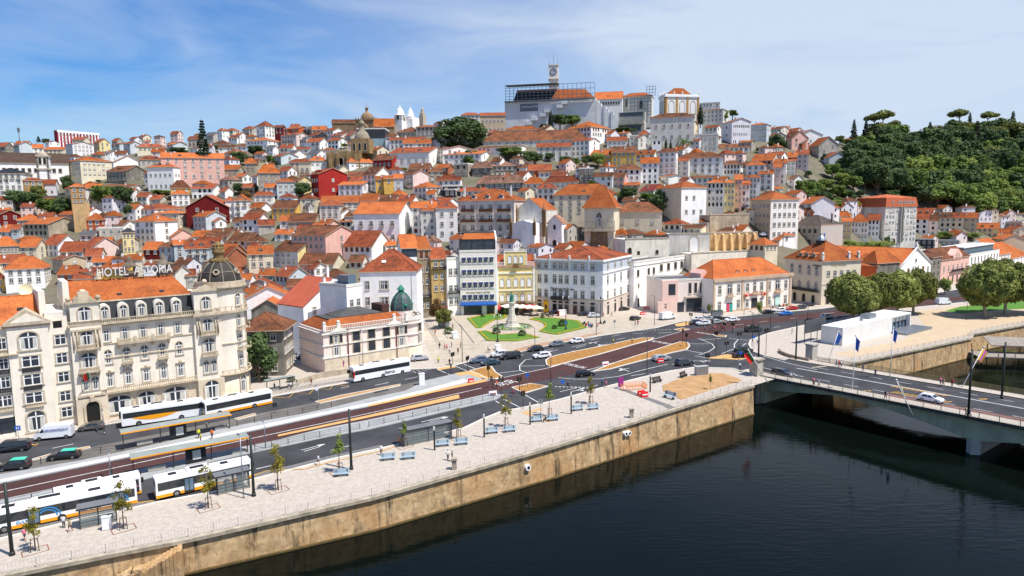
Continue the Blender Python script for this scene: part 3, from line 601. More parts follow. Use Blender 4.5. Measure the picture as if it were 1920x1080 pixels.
class B:
 """a building: local x along the front (front left end -w .. corner 0), y = depth, z up."""
 def __init__(s,name,label,cat,P,ang,w,d,h,group=None):
  s.t=thing(name,label,cat,P,ang,group);s.w,s.d,s.h=w,d,h;s.P=P;s.ang=ang
 def pos(s,f,u,z,off=0.0):
  if f=='F':return(-s.w+u*s.w,-off,z),0
  if f=='R':return(off,u*s.d,z),pi/2
  if f=='L':return(-s.w-off,s.d-u*s.d,z),-pi/2
  if f=='B':return(-u*s.w,s.d+off,z),pi
 def win(s,f,u,z,ww,wh,k='w',off=0.0,name='window',dep=1.0):
  p,r=s.pos(f,u,z,off)
  return link(name,wmesh(k),s.t,p,r,(ww,dep,wh))
 def grid(s,f,us,zs,ww,wh,k='w',skip=0.0,off=0.0,r=rnd):
  for z in zs:
   for u in us:
    if r.random()>=skip:s.win(f,u,z,ww,wh,k if isinstance(k,str)and len(k)==1 else r.choice(k),off)
 def walls(s,m,top='flat',rise=0,h=None,fnd=6.0,name='wall',m2=None):
  w,d,h=s.w,s.d,h or s.h;mb=MB();z0=-fnd
  F=[(-w,0),(0,0),(0,d),(-w,d)]
  for k in range(4):
   a,b=F[k],F[(k+1)%4];q=[(a[0],a[1],z0),(b[0],b[1],z0),(b[0],b[1],h),(a[0],a[1],h)]
   if top=='x' and k in(1,3):q.insert(3,(a[0],d/2,h+rise))
   if top=='y' and k in(0,2):q.insert(3,(-w/2,a[1],h+rise))
   if top=='s' and k in(1,3):q=q[:2]+([(b[0],b[1],h+rise),(a[0],a[1],h)]if k==1 else[(b[0],b[1],h),(a[0],a[1],h+rise)])
   if top=='s' and k==2:q=q[:2]+[(b[0],b[1],h+rise),(a[0],a[1],h+rise)]
   mb.face(q,1 if m2 and k==1 else 0)
  if top=='flat':mb.face([(-w,0,h),(0,0,h),(0,d,h),(-w,d,h)],0)
  return mb.build(name,[m,m2 or m],s.t)
 def roof(s,kind,rise,m,oh=.45,h=None,th=.22,name='roof',inset=None):
  w,d,h=s.w,s.d,h or s.h;mb=MB()
  x0,x1,y0,y1=-w-oh,oh,-oh,d+oh
  def slope(pts,e0,e1):
   e0=Vector(e0);ex=(Vector(e1)-e0).normalized();n=(Vector(pts[1])-Vector(pts[0])).cross(Vector(pts[2])-Vector(pts[0])).normalized();ey=n.cross(ex)
   uv=[((Vector(p)-e0).dot(ex),(Vector(p)-e0).dot(ey))for p in pts]
   mb.face(pts,0,uv);mb.face([(p[0],p[1],p[2]-th)for p in pts[::-1]],1)
   for k in range(len(pts)):
    a,b=pts[k],pts[(k+1)%len(pts)]
    if abs(a[2]-b[2])<1e-4 and a[2]<=h+.01 or kind in 'xys':mb.face([(a[0],a[1],a[2]-th),(b[0],b[1],b[2]-th),b,a],1)
  if kind=='h':
   dz=rise*oh/(min(w,d)/2+oh);ez=h;rz=h+rise;r=min(w,d)/2
   if w>=d:A,Bp=(-w+r*.92,d/2,rz),(-r*.92,d/2,rz)
   else:A,Bp=(-w/2,r*.92,rz),(-w/2,d-r*.92,rz)
   c=[(x0,y0,ez),(x1,y0,ez),(x1,y1,ez),(x0,y1,ez)]
   if w>=d:
    slope([c[0],c[1],Bp,A],c[0],c[1]);slope([c[1],c[2],Bp],c[1],c[2]);slope([c[2],c[3],A,Bp],c[2],c[3]);slope([c[3],c[0],A],c[3],c[0])
   else:
    slope([c[0],c[1],A],c[0],c[1]);slope([c[1],c[2],Bp,A],c[1],c[2]);slope([c[2],c[3],Bp],c[2],c[3]);slope([c[3],c[0],A,Bp],c[3],c[0])
   ridge=[(A,Bp)]+[(q,A if(i in(0,3)if w>=d else i in(0,1))else Bp)for i,q in enumerate(c)]
   for a,b in ridge:mb.tube(a,b,.13,.13,5,0,cap=False)
  elif kind=='x':
   k=rise/(d/2);a=h-k*oh;A,Bp=(x0,d/2,h+rise),(x1,d/2,h+rise)
   slope([(x0,y0,a),(x1,y0,a),Bp,A],(x0,y0,a),(x1,y0,a));slope([(x1,y1,a),(x0,y1,a),A,Bp],(x1,y1,a),(x0,y1,a))
   mb.tube(A,Bp,.13,.13,5,0,cap=False)
  elif kind=='y':
   k=rise/(w/2);a=h-k*oh;A,Bp=(-w/2,y0,h+rise),(-w/2,y1,h+rise)
   slope([(x1,y0,a),(x1,y1,a),Bp,A],(x1,y0,a),(x1,y1,a));slope([(x0,y1,a),(x0,y0,a),A,Bp],(x0,y1,a),(x0,y0,a))
   mb.tube(A,Bp,.13,.13,5,0,cap=False)
  elif kind=='s':
   k=rise/d;slope([(x0,y0,h-k*oh),(x1,y0,h-k*oh),(x1,y1,h+rise+k*oh),(x0,y1,h+rise+k*oh)],(x0,y0,0),(x1,y0,0))
  elif kind=='f':
   mb.box(-w-.1,.1,-.1,d+.1,h+.003,h+.25,1);mb.face([(-w+.2,.2,h+.26),(-.2,.2,h+.26),(-.2,d-.2,h+.26),(-w+.2,d-.2,h+.26)],0)
   for q in((-w-.1,.1,-.1,.15),(-w-.1,.1,d-.15,d+.1)):mb.box(*q,h+.25,h+.8,1)
   for q in((-w-.1,-w+.15),(-.15,.1)):mb.box(*q,.15,d-.15,h+.25,h+.8,1)
  return mb.build(name,[m,TRIMW if kind=='f' else EAVE],s.t)
 def chimney(s,roof,x,y,z,hh=1.6,m=None):
  mb=MB();mb.box(-.35,.35,-.3,.3,-1.2,hh,0);mb.box(-.45,.45,-.4,.4,hh,hh+.15,1);mb.box(-.25,.25,-.2,.2,hh+.15,hh+.4,1)
  return mb.build('chimney',[m or WL['v'],STONE],roof,(x,y,z))
 def band(s,z,hh=.35,out=.25,m=None,faces='FR',name='cornice'):
  mb=MB();w,d=s.w,s.d
  if 'F' in faces:mb.box(-w-(out if 'L' in faces else 0),out if 'R' in faces else 0,-out,-.003,z,z+hh)
  if 'R' in faces:mb.box(.003,out,-.003,d,z,z+hh)
  if 'L' in faces:mb.box(-w-out,-w-.003,-.003,d,z,z+hh)
  return mb.build(name,m or STONE,s.t)
 def dormer(s,roof,x,y,z,ww=1.5,wh=1.4,m=None,rm=None):
  mb=MB();mb.box(x-ww/2-.15,x+ww/2+.15,y,y+3.2,z-1.0,z+wh,0)
  mb.face([(x-ww/2,y-.012,z),(x+ww/2,y-.012,z),(x+ww/2,y-.012,z+wh-.2),(x-ww/2,y-.012,z+wh-.2)],2)
  mb.face([(x-ww/2-.4,y-.3,z+wh-.05),(x,y-.3,z+wh+.7),(x,y+3.4,z+wh+.7),(x-ww/2-.4,y+3.4,z+wh-.05)][::-1],1);mb.face([(x+ww/2+.4,y-.3,z+wh-.05),(x,y-.3,z+wh+.7),(x,y+3.4,z+wh+.7),(x+ww/2+.4,y+3.4,z+wh-.05)],1)
  mb.face([(x-ww/2-.15,y-.005,z+wh),(x+ww/2+.15,y-.005,z+wh),(x,y-.005,z+wh+.6)],0)
  return mb.build('dormer',[m or WL['w'],rm or RF['o'],GLASS],roof)
EAVE=mat('eave','C4A890',.9,var=.15)
def frame(P,th):
 ph=atan2(P.x,P.y);r=Vector((cos(ph),-sin(ph),0));f=Vector((sin(ph),cos(ph),0))
 X=r*cos(th)-f*sin(th);return X,Vector((-X.y,X.x,0)),atan2(X.y,X.x)
def place(x0,xc,x1,ye,yb,th=None,d=None,w=None,P=None,wmax=90,dmax=60):
 """footprint from the image columns of left end, near corner and right end"""
 P=P or hp(xc,yb);s=P.y/FPX;a=max(xc-x0,.01)*s;b=max(x1-xc,.01)*s
 if th is None:
  if b<.8:th=0.0
  elif a<.8:th=radians(89)
  else:th=min(max(atan2(b,a),radians(14)),radians(66))
 else:th=radians(th)
 X,Y,ang=frame(P,th)
 W_=w or(xsolve(P,-X,x0,wmax)if a>.8 else 8.0)
 D_=d or(xsolve(P,Y,x1,dmax)if b>.8 else min(max(W_*.6,7),14))
 return P,ang,W_,D_,hsolve(P,ye)
def facade(L,Cn,x1=None,d=12,ye=None,h=None):
 A=gp(*L)if not isinstance(L,Vector)else L;P=gp(*Cn)if not isinstance(Cn,Vector)else Cn
 X=(P-A);X.z=0;w=X.length;X.normalize();Y=Vector((-X.y,X.x,0))
 if x1:d=xsolve(P,Y,x1,80)
 return P,atan2(X.y,X.x),w,d,h or hsolve(P,ye)
def us(n,m=.08):return[m+(1-2*m)*(k+.5)/n for k in range(n)]
def text3(txt,size,m,parent,loc,rot=(pi/2,0,0),ext=.04,name='lettering',sx=1.0,align='CENTER'):
 c=bpy.data.curves.new('t','FONT');c.body=txt;c.size=size;c.align_x=align;c.extrude=ext
 o=bpy.data.objects.new('t',c);COL.objects.link(o);dg=bpy.context.evaluated_depsgraph_get();me=bpy.data.meshes.new_from_object(o.evaluated_get(dg));bpy.data.objects.remove(o)
 me.materials.clear();me.materials.append(m);q=link(name,me,parent,loc);q.rotation_euler=rot;q.scale=(sx,1,1);return q
RN={'h':'hipped','x':'gabled','y':'gable-fronted','s':'lean-to','f':'flat'}
RC={'o':'orange','n':'new orange','r':'red','b':'brown','p':'pale tiled','k':'grey','d':'dark','m':'maroon'}
HOUSES=[]
def house(x0,xc,x1,ye,yb,rise,rt,wc,rc,th=None,k=None,nf=None,fc=None,sc=None,d=None,lab=None,cat='house',name='house',P=None,wr=None,group='houses of the hillside town',fh=3.0,foot=6.0):
 r=random.Random(int(x0*7+ye*13+xc))
 if lab is None and rc in 'no' and r.random()<.38:rc=r.choice('rrb')
 P,ang,w,dd,h=place(x0,xc,x1,ye,yb,th,d,P=P)
 b=B(name,lab or '',cat,P,ang,w,dd,h,group)
 rs=rise*P.y/FPX
 if rt=='x' or rt=='y':rs=min(rs,(dd if rt=='x' else w)*.42)
 if rt=='s':rs=min(rs,dd*.5)
 b.walls(WL[wc],{'x':'x','y':'y','s':'s'}.get(rt,'none' if rt=='h' else 'flat'),rs,fnd=foot,m2=WL[wr]if wr else None)
 ro=b.roof(rt,max(rs,.8)if rt!='f' else 0,RF[rc])if rt else None
 if rt in 'hxys' and r.random()<.75 and w>4:
  cy=r.choice([.32,.68])*dd;cx=-w*r.uniform(.15,.85)
  tz={'x':1-abs(cy/dd-.5)*2,'y':1-abs(-cx/w-.5)*2,'s':cy/dd,'h':.35}[rt]*rs
  b.chimney(ro,cx,cy,h+tz,r.uniform(.7,1.6),WL[r.choice('wWvS')])
 if rt in 'hx' and w>9 and r.random()<.3 and rs>1.8:
  for u in us(r.choice([1,2,2])):b.dormer(ro,-w+u*w,dd*.12,h+.35*rs*.5,1.1,.9,WL[wc],RF[rc])
 n=nf if nf is not None else max(1,min(6,round(h/3.15)))
 k=k or r.choice(['w','w','n','s','wd','wS','nk','ww','Ws'])
 zs=[h-fh*(j+1)+.75 for j in range(n)]
 zs=[z for z in zs if z>-1.2]
 hd=(x1-xc)>3;fr=(xc-x0)>3
 if fr and n:
  c=fc if fc is not None else max(1,round((w-.6)/2.9))
  for j,z in enumerate(zs):
   kk=r.choice(k)
   for u in us(c,.04):
    if r.random()>.07:b.win('F',u,z-(.4 if kk=='d' else .1),min(1.25,w/c*.46),1.75+(.4 if kk=='d' else 0),kk)
 if hd and n:
  c=sc if sc is not None else(r.choice([0,1,2,2])if rt=='x' else max(1,round((dd-.6)/3.1)))
  if c:
   for z in zs:
    kk=r.choice(k)
    for u in us(c,.06):
     if r.random()>(.3 if rt=='x' and sc is None else .08):b.win('R',u,z,min(1.25,dd/c*.46),1.7,kk if kk!='d' else 'w')
 fl=['no','one','two','three','four','five','six','seven'][max(1,min(6,round(h/3.1)))]
 base=lab or WN[wc]+' '+fl+'-storey house, '+RN[rt]+' '+RC[rc]+' roof'
 cen=(x0+x1)/2
 HOUSES.append((b.t,base,cen,yb,lab is not None,(x0,x1,ye-rise,yb,P.y)))
 return b,ro
LMK=[(1037,180,'below the clock tower'),(130,265,'near the red striped block'),(90,370,'near the white bell tower'),(385,300,'near the tall dark conifer'),(617,340,'around the big red house'),(737,300,'around the crenellated cathedral'),(688,230,'below the brown domed church'),(760,215,'below the white twin towers'),(865,260,'near the big round tree'),(1245,380,'near the dome shaped green tree'),(920,400,'behind the red balcony building'),(405,480,'behind the dark hotel dome'),(240,500,'behind the rooftop lettering'),(1130,400,'near the pyramid roofed tower'),(1660,400,'near the orange topped block'),(1450,400,'near the tall beige corner block'),(1530,440,'near the netted building'),(1275,230,'near the arched white museum'),(1380,260,'near the long galleried block'),(740,500,'behind the green domed bank'),(1550,300,'at the edge of the wood'),(1480,340,'along the climbing street'),(380,390,'near the dark red gable house'),(600,500,'behind the tall white blank wall'),(1120,320,'near the yellow house'),(210,385,'near the leafy tree by the old wall'),(460,260,'on the skyline left of the domes'),(820,500,'behind the plaza hotels'),(1850,430,'at the far right of the town'),(250,260,'on the far left skyline')]
ORD=['first','second','third','fourth','fifth','sixth','seventh','eighth','ninth','tenth','eleventh','twelfth']
def label_houses():
 by={}
 for o,base,cx,yb,own,_ in HOUSES:
  if o is None:continue
  if own:o['label']=base;continue
  n=min(LMK,key=lambda q:hypot(q[0]-cx,(q[1]-yb)*1.3));by.setdefault(base+' '+n[2],[]).append((cx,yb,o))
 for k,v in by.items():
  v.sort(key=lambda q:q[0])
  for i,(_,_,o)in enumerate(v):
   o['label']=k if len(v)==1 else k+', '+(ORD[i]if i<12 else 'last')+(' from left' if len(k.split())<14 else '')
   # ================================================================= bridge
def bridge():
 O=gp(1430,706);d=Vector((.597,-.8,0)).normalized();n=Vector((-d.y,d.x,0))
 ang=atan2(d.y,d.x);LN=130.0;WD=23.0
 t=thing('road_bridge','grey green concrete road bridge crossing the river from the junction','bridge',O,ang)
 zt=lambda s:min(1.6,.014*max(s,0))
 S=[-6]+list(range(0,int(LN)+1,3));pier=[41,101]
 def dep(s):
  k=min(abs(s-q)for q in pier)
  if s<14:return max(3.3-s*.13,1.4)
  return 1.35+3.1*max(0,1-k/23)**1.7
 g=MB()
 for a,b in zip(S,S[1:]):
  A,Bq=zt(a),zt(b);da,db=dep(a),dep(b)
  for y in(.9,WD-.9):g.face([(a,y,A-da),(b,y,Bq-db),(b,y,Bq-.1),(a,y,A-.1)][::1 if y<5 else-1])
  g.face([(a,.9,A-da),(a,WD-.9,A-da),(b,WD-.9,Bq-db),(b,.9,Bq-db)])
 CG=mat('bridge_concrete','A6A688',.9,var=.22,scale=.3,detail=8,streak=.55)
 g.build('girder',CG,t)
 es=[MB(),MB()];rd=MB();wks=[MB(),MB()];rb=MB();r2=MB();mk_=MB();my_=MB()
 for a,b in zip(S,S[1:]):
  A,Bq=zt(a),zt(b)
  def st(m,y0,y1,dz):m.face([(a,y0,A+dz),(b,y0,Bq+dz),(b,y1,Bq+dz),(a,y1,A+dz)])
  st(rd,3.2,WD-3.2,.0)
  st(wks[0],0,3.2,.15);st(wks[1],WD-3.2,WD,.15)
  wks[0].face([(a,3.2,A+.15),(b,3.2,Bq+.15),(b,3.2,Bq),(a,3.2,A)][::-1])
  for y,s,e in((0,1,es[0]),(WD,-1,es[1])):
   q=[(a,y,A-.45),(b,y,Bq-.45),(b,y,Bq+.2),(a,y,A+.2)];e.face(q[::s])
  es[0].face([(a,0,A-.45),(b,0,Bq-.45),(b,.9,Bq-.6),(a,.9,A-.6)][::-1])
  if a>=0:
   for y in(WD/2+1.2,WD/2+1.5):st(mk_,y-.08,y+.08,.012)
   if(a//3)%2:
    st(mk_,6.3,6.45,.012);st(mk_,WD-6.4,WD-6.25,.012)
  if 24<=a<=60:st(r2,3.3,5.6,.006)
 for e in es:e.build('slab_edge',mat('stained_slab_edge','4A4C46',.9,var=.5,scale=.7,streak=.7),t)
 rd.build('carriageway',ASPH,t)
 r2.build('red_lane',mat('worn_red_asphalt','7A5750',.9,var=.2,scale=.4),t)
 for wk in wks:wk.build('pavement',PAVE,t)
 mk_.build('lane_line',MARK,t)
 for k in range(11):
  for y0,s0 in((6.8,24.0),(11.6,22.0)):
   s=s0+k*.95;z=zt(s)+.016;my_.face([(s,y0,z),(s+.4,y0,z),(s+2.6,y0+3.6,z),(s+2.2,y0+3.6,z)])
 for s,y in((20,4),(37,14)):z=zt(s)+.016;my_.face([(s,y,z),(s+.5,y,z),(s+3.6,y+4.5,z),(s+3.1,y+4.5,z)])
 my_.build('yellow_hatching',MARKY,t)
 pr=MB()
 for s in pier:
  q=[(s-1.1,1.4),(s,.4),(s+1.1,1.4),(s+1.1,WD-1.4),(s,WD-.4),(s-1.1,WD-1.4)]
  pr=MB();pr.prism(q,-9,zt(s)-4.2);pr.build('pier',CONC,t)
 ab=MB();ab.box(-3,.1,.6,WD-.6,-9,-3.3);ab.box(-6,-.3,0,WD,-9,-.6);ab.build('abutment',CG,t)
 pw=MB();pw.box(-2.6,-.6,-1.2,1.0,-7,3.6);pw.box(-2.9,-.3,-1.5,1.3,3.6,3.9);pw.build('entrance_pillar',mat('weathered_pillar','A9A294',.9,var=.3,scale=.4,streak=1.0),t)
 pw=MB();pw.box(-3.4,-1.6,WD+.2,WD+2.6,-2,3.6);pw.box(-3.6,-1.4,WD,WD+2.8,3.6,3.9);pw.build('entrance_pillar',CONC,t)
 for y,m,nm in((.12,mat('beige_rail','A39B86',.7,var=.1),0),(WD-.12,mat('brass_rail','8E825E',.6,.4,.2,var=.15),1)):
  r=MB()
  for a,b in zip(S[1:],S[2:]):
   A,Bq=zt(a)+.15,zt(b)+.15
   r.prof([(y-.04,0),(y+.04,0),(y+.04,.06),(y-.04,.06)],0,0)if False else None
   for z in(1.05,.12):r.tube((a,y,A+z),(b,y,Bq+z),.035 if z>1 else .02,None,4,0,False)
   n_=16 if nm else 13
   for k in range(n_):
    s=a+3*k/n_;z=zt(s)+.15;r.box(s-(.035 if nm else .012),s+(.035 if nm else .012),y-.012,y+.012,z,z+1.05)
   r.box(a-.06,a+.06,y-.06,y+.06,A,A+1.1)
  r.build('railing',m,t)
 return t,O,ang,zt
BR,BRO,BRA,BRZ=bridge()
def brp(s,y):
 d=Vector((cos(BRA),sin(BRA),0));n=Vector((-d.y,d.x,0));p=BRO+d*s+n*y;p.z=BRO.z+BRZ(s)+(.15 if y<3.2 or y>19.8 else 0);return p
def bpx(px,py):
 z=0.3
 for _ in range(6):
  p=atz(px,py,z);d=Vector((cos(BRA),sin(BRA),0));s=(p-BRO).dot(d);z=BRO.z+BRZ(s)+.15
 return p
 # ================================================================= buildings along the avenue and the plaza
CREAM=mat('hotel_render','E4DBCB',.9,var=.09,scale=.3,streak=.34)
TRIMH=mat('hotel_trim','BDAE96',.9,var=.25,scale=.7,detail=8,streak=.75)
RUST=mat('rusticated_stone','CDBFA8',.9,var=.14,scale=.6,streak=.3)
SLATE=mat('dark_slate','25272B',.6,.3,var=.3,scale=.5)
PINK=mat('bank_pink','EBD5C8',.9,var=.07,scale=.3,streak=.15)
LEAD=mat('slate_dome','4A5254',.5,.4,var=.15,scale=.8)
def balust(m,x0,x1,y,z,h=.9,n=None,mi=0):
 n=n or max(2,int((x1-x0)/.35));m.box(x0,x1,y-.12,y+.12,z,z+.12,mi);m.box(x0,x1,y-.12,y+.12,z+h-.12,z+h,mi)
 for k in range(n):
  x=x0+(x1-x0)*(k+.5)/n;m.box(x-.07,x+.07,y-.07,y+.07,z+.12,z+h-.12,mi)
def quoin(b,z0,z1,f='F',m=None,w=.55,ends=(0,1)):
 mb=MB()
 for e in ends:
  for k in range(int((z1-z0)/.55)):
   ww=w*(1 if k%2 else .7);z=z0+k*.55
   if f=='F':x=-b.w+e*(b.w-ww);mb.box(x,x+ww,-.07,-.003,z,z+.5)
   else:y=e*(b.d-ww);mb.box(.003,.07,y,y+ww,z,z+.5)
 mb.build('quoin',m or STONE,b.t)
def left_block():
 P,ang,w,d,h=facade((-150,850),(103,804),d=15,h=20.3)
 b=B('apartment_building','cream apartment block with pedimented bay at the left edge, beside the domed hotel','building',P,ang,w,d,h)
 b.walls(CREAM,'x',4.5);ro=b.roof('x',4.5,RF['n'],oh=.5)
 for u in(.35,.62,.82):
  mb=MB();mb.box(-.5,.5,-.4,.4,0,.12);q=mb.build('roof_window',SLATE,ro,(-w+u*w,d*.25,h+2.3));q.rotation_euler=(.54,0,0)
 b.band(h-.5,.5,.45,TRIMH);b.band(4.6,.5,.35,TRIMH)
 zs=[5.6,9.0,12.4]
 for u,ww in((.40,2.9),(.62,2.9),):
  for z in zs+[16.0]:
   b.win('F',u,z,ww,2.0,'w');b.win('F',u,z,ww*.5,2.0,'n',.02)
   mb=MB();x=-w+u*w;balust(mb,x-ww/2,x+ww/2,-.55 if z>15 else-.25,z-.85,.85)
   if z>15:mb.box(x-3,x+3,-.9,0,z-1.05,z-.86)
   mb.build('balcony',TRIMH if z<6 or z>15 else IRON,b.t)
 x=-w+.86*w
 bay=MB();bay.box(x-3.1,x+3.1,-.5,.1,-6,h+.1);bay.build('bay',CREAM,b.t)
 pm=MB();pm.prof([(x-3.6,h-.1),(x+3.6,h-.1),(x+3.6,h+.25),(x,h+2.6),(x-3.6,h+.25)],-.95,5.0,axis='y');pm.build('pediment',TRIMH,b.t)
 pm=MB();pm.face([(x-2.7,-.97,h+.4),(x+2.7,-.97,h+.4),(x,-.97,h+2.0)]);pm.build('pediment_panel',CREAM,b.t)
 b.win('F',.86,15.6,2.7,3.2,'a',.5)
 for z in zs:
  b.win('F',.86,z,2.7,2.0,'w',.5);mb=MB();mb.box(x-1.4,x+1.4,-.72,-.6,z-.9,z-.1);mb.build('window_panel',IRON if z>6 else TRIMH,b.t)
 mb=MB();balust(mb,x-1.4,x+1.4,-.75,4.85,.8);mb.build('balcony',TRIMH,b.t)
 b.win('F',.86,.4,2.6,3.7,'a',.5);b.win('F',.62,.6,3.6,2.9,'p');b.win('F',.36,.6,3.6,2.9,'p')
 mb=MB()
 for u in(.50,.73,.965):mb.box(-w+u*w-.45,-w+u*w+.45,-.35,-.003,4.8,h-.6)
 mb.build('pilaster',CREAM,b.t)
 t=thing('satellite_dish','round cream satellite dish on the roof edge beside the white rooftop house','satellite dish',b.t.matrix_basis@Vector((-2.2,d*.62,h+3.6)))
 mb=MB();mb.lathe([(.01,0),(.5,.06),(.95,.24),(1.25,.45)],18,0);q=mb.build('dish',mat('dish_cream','D8CFA8',.5,var=.1),t);q.location=(0,0,1.6);q.rotation_euler=(radians(62),0,radians(20))
 mb=MB();mb.tube((0,.2,-2.5),(0,.2,1.7),.09);mb.build('mast',STEEL,t)
 P2,a2,w2,d2,h2=facade((103,804),(143,796),d=14,h=21.6)
 c=B('apartment_building','narrow plain cream wing squeezed between the pedimented block and the domed hotel','building',P2,a2,w2,d2,h2)
 c.walls(CREAM,'flat');mb=MB();mb.box(-w2,0,-.02,d2,h2+.003,h2+.3);mb.box(-w2-.5,-w2+.5,1.5,d2+1,h2-1,h2+4.2);mb.build('parapet',CREAM,c.t)
 for z in(1.8,4.9,8.6,12.2,15.7):c.win('F',.62,z,1.8,1.9,'w')
 c.win('F',.55,18.9,1.4,1.3,'k')
left_block()
def hotel():
 Pm,ang,w,d,hh=facade((142,796.5),(372,753),d=17,h=18.7)
 b=B('domed_hotel','ornate cream corner hotel with black mansard, orange roof and ribbed corner dome','hotel',Pm,ang,w,d,18.7)
 b.walls(CREAM,'flat')
 gz=MB();gz.box(-w,0,-.25,-.003,-5,4.7);gz.build('ground_storey',RUST,b.t)
 jm=MB()
 for z in[.5+.5*k for k in range(9)]:jm.box(-w,0,-.262,-.25,z,z+.04)
 jm.build('stone_joint',mat('joint','8F8574',.9,var=.1),b.t)
 b.band(18.1,.25,.55,TRIMH);b.band(18.35,.35,.9,TRIMH);b.band(11.6,.22,.2,TRIMH);b.band(14.4,.18,.15,TRIMH);b.band(4.6,.2,.3,TRIMH)
 m=MB();balust(m,-w,0,-.75,18.7,.75,60);m.build('parapet',TRIMH,b.t)
 lw=-w+5.6;m=MB();m.face([(lw,0.1,18.7),(.6,.1,18.7),(.6,1.5,22.6),(lw,1.5,22.6)]);m.face([(.6,.1,18.7),(.6,d,18.7),(.6,d,22.6),(.6,1.5,22.6)]);m.build('mansard',SLATE,b.t)
 m=MB();m.box(-w,.6,1.35,1.6,22.5,22.75);m.build('mansard_gutter',TRIMH,b.t)
 m=MB();e0=(-w,1.4,22.7);L_=w
 uv=lambda p:(p[0]+w,p[1]*1.1)
 for q in([(-w,1.4,22.72),(.4,1.4,22.72),(-1.6,9,26.3),(-w,9,26.3)],[(-w,9,26.3),(-1.6,9,26.3),(.4,d,22.7),(-w,d,22.7)],[(.4,1.4,22.72),(.4,d,22.7),(-1.6,9,26.3)]):m.face(q,0,[uv(p)for p in q])
 m.face([(-w,1.4,22.7),(-w,9,26.3),(-w,d,22.7)],1);ro=m.build('roof',[RF['n'],CREAM],b.t)
 for u in(.43,.78):mb=MB();mb.box(-.45,.45,-.4,.4,0,.12);q=mb.build('roof_window',SLATE,ro,(-w+u*w,3.2,23.5));q.rotation_euler=(.44,0,0)
 m=MB();m.box(-w-.1,-w+.9,1.2,10,18.7,26.9);m.build('party_wall',CREAM,b.t)
 U=[(.285+.145*k)for k in range(5)];xs=[-w+w*u for u in U]
 for x in xs:
  m=MB();n=10;a=[(x-.95,18.9),(x+.95,18.9)]+[(x+.95*cos(pi*k/n),21.3+.95*sin(pi*k/n))for k in range(n+1)];m.prof(a,-.25,1.6,axis='y');dm=m.build('dormer',TRIMW,b.t)
  q=link('window',wmesh('a'),dm,(x,-.27,19.3),0,(1.25,1,2.4))
 for k,u in enumerate(U):
  b.win('F',u,14.9,1.25,2.3,'c');b.win('F',u,11.9 if False else 8.2+.0,1.25,2.1,'c')if False else None
  b.win('F',u,8.0+3.0-.2-.2,1.25,2.6,'a');b.win('F',u,6.0,1.3,2.5,'c')
 for k,u in enumerate(U):
  if k in(1,3):
   m=MB();x=xs[k];m.box(x-1.0,x+1.0,-1.0,0,10.15,10.35);balust(m,x-1,x+1,-.9,10.35,.85);m.prof([(0,9.4),(-.7,10.15),(0,10.15)],x-.8,x-.5);m.prof([(0,9.4),(-.7,10.15),(0,10.15)],x+.5,x+.8);m.build('balcony',TRIMH,b.t)
  m=MB();x=xs[k];m.box(x-.9,x+.9,-.3,0,8.75,8.95);m.box(x-.25,x+.25,-.35,0,8.95,9.3);m.build('window_hood',TRIMH,b.t)
 m=MB();m.box(xs[1]-1.6,xs[3]+1.6,-1.1,0,14.15,14.4);balust(m,xs[1]-1.5,xs[3]+1.5,-1.0,14.4,.8)
 for x in(xs[1]-1.3,(xs[1]+xs[2])/2,(xs[2]+xs[3])/2,xs[3]+1.3):m.box(x-.25,x+.25,-1.15,-.75,14.4,15.6);m.prof([(0,13.2),(-1.0,14.15),(0,14.15)],x-.2,x+.2)
 m.build('balcony',TRIMH,b.t)
 m=MB();m.box(xs[0]-1.8,.0,-1.2,0,4.75,5.0);balust(m,xs[0]-1.7,-.1,-1.1,5.0,.85);m.build('balcony',TRIMH,b.t)
 for x,ww,k in((xs[0]+1.2,4.0,'a'),(xs[2]-.3,2.9,'a'),(xs[4]-1.4,4.0,'a')):link('window',wmesh(k),b.t,(x,-.27,.6),0,(ww,1,3.4))
 bx=-w+2.9
 m=MB();m.box(-w+.35,-w+5.5,-.9,.1,-5,18.7);m.box(-w+.6,-w+5.3,-.6,3,18.7,23.0);m.build('bay',CREAM,b.t)
 m=MB();m.box(-w+.3,-w+5.55,-1.15,-.9,-5,4.7);m.build('ground_storey',RUST,b.t)
 m=MB();n=12;m.prof([(bx-2.9,22.8),(bx+2.9,22.8),(bx+2.9,23.2)]+[(bx+1.7*cos(pi*k/n),23.2+1.1*sin(pi*k/n))for k in range(n+1)]+[(bx-2.9,23.2)],-.95,1,axis='y')
 for s in(-1,1):m.ball((bx+s*2.4,-.4,23.7),.5,8)
 m.box(bx-.9,bx+.9,-.9,.2,24.2,24.9);m.ball((bx,-.3,25.0),.6,8,0,.7);m.build('gable_crest',TRIMH,b.t)
 b.win('F',2.9/w,19.4,2.0,2.7,'a',.6);b.win('F',2.9/w,14.8,2.0,2.6,'a',.9);b.win('F',2.9/w,10.4,2.4,2.9,'a',.9)
 for s in(-.8,.8):b.win('F',(2.9+s)/w,6.1,1.1,2.4,'a',.9)
 m=MB()
 for z in(14.0,9.6):
  m.box(bx-1.8,bx+1.8,-2.0,-.9,z,z+.2);balust(m,bx-1.7,bx+1.7,-1.9,z+.2,.85);m.prof([(-.9,z-.9),(-1.9,z),(-.9,z)],bx-1.4,bx-1.0);m.prof([(-.9,z-.9),(-1.9,z),(-.9,z)],bx+1.0,bx+1.4)
 m.build('balcony',TRIMH,b.t)
 m=MB()
 for s in(-2.1,-1.5,1.5,2.1):m.tube((bx+s,-1.15,14.2),(bx+s,-1.15,17.6),.16,.14,8)
 m.box(bx-2.4,bx+2.4,-1.3,-.9,17.6,18.0);m.build('column',TRIMH,b.t)
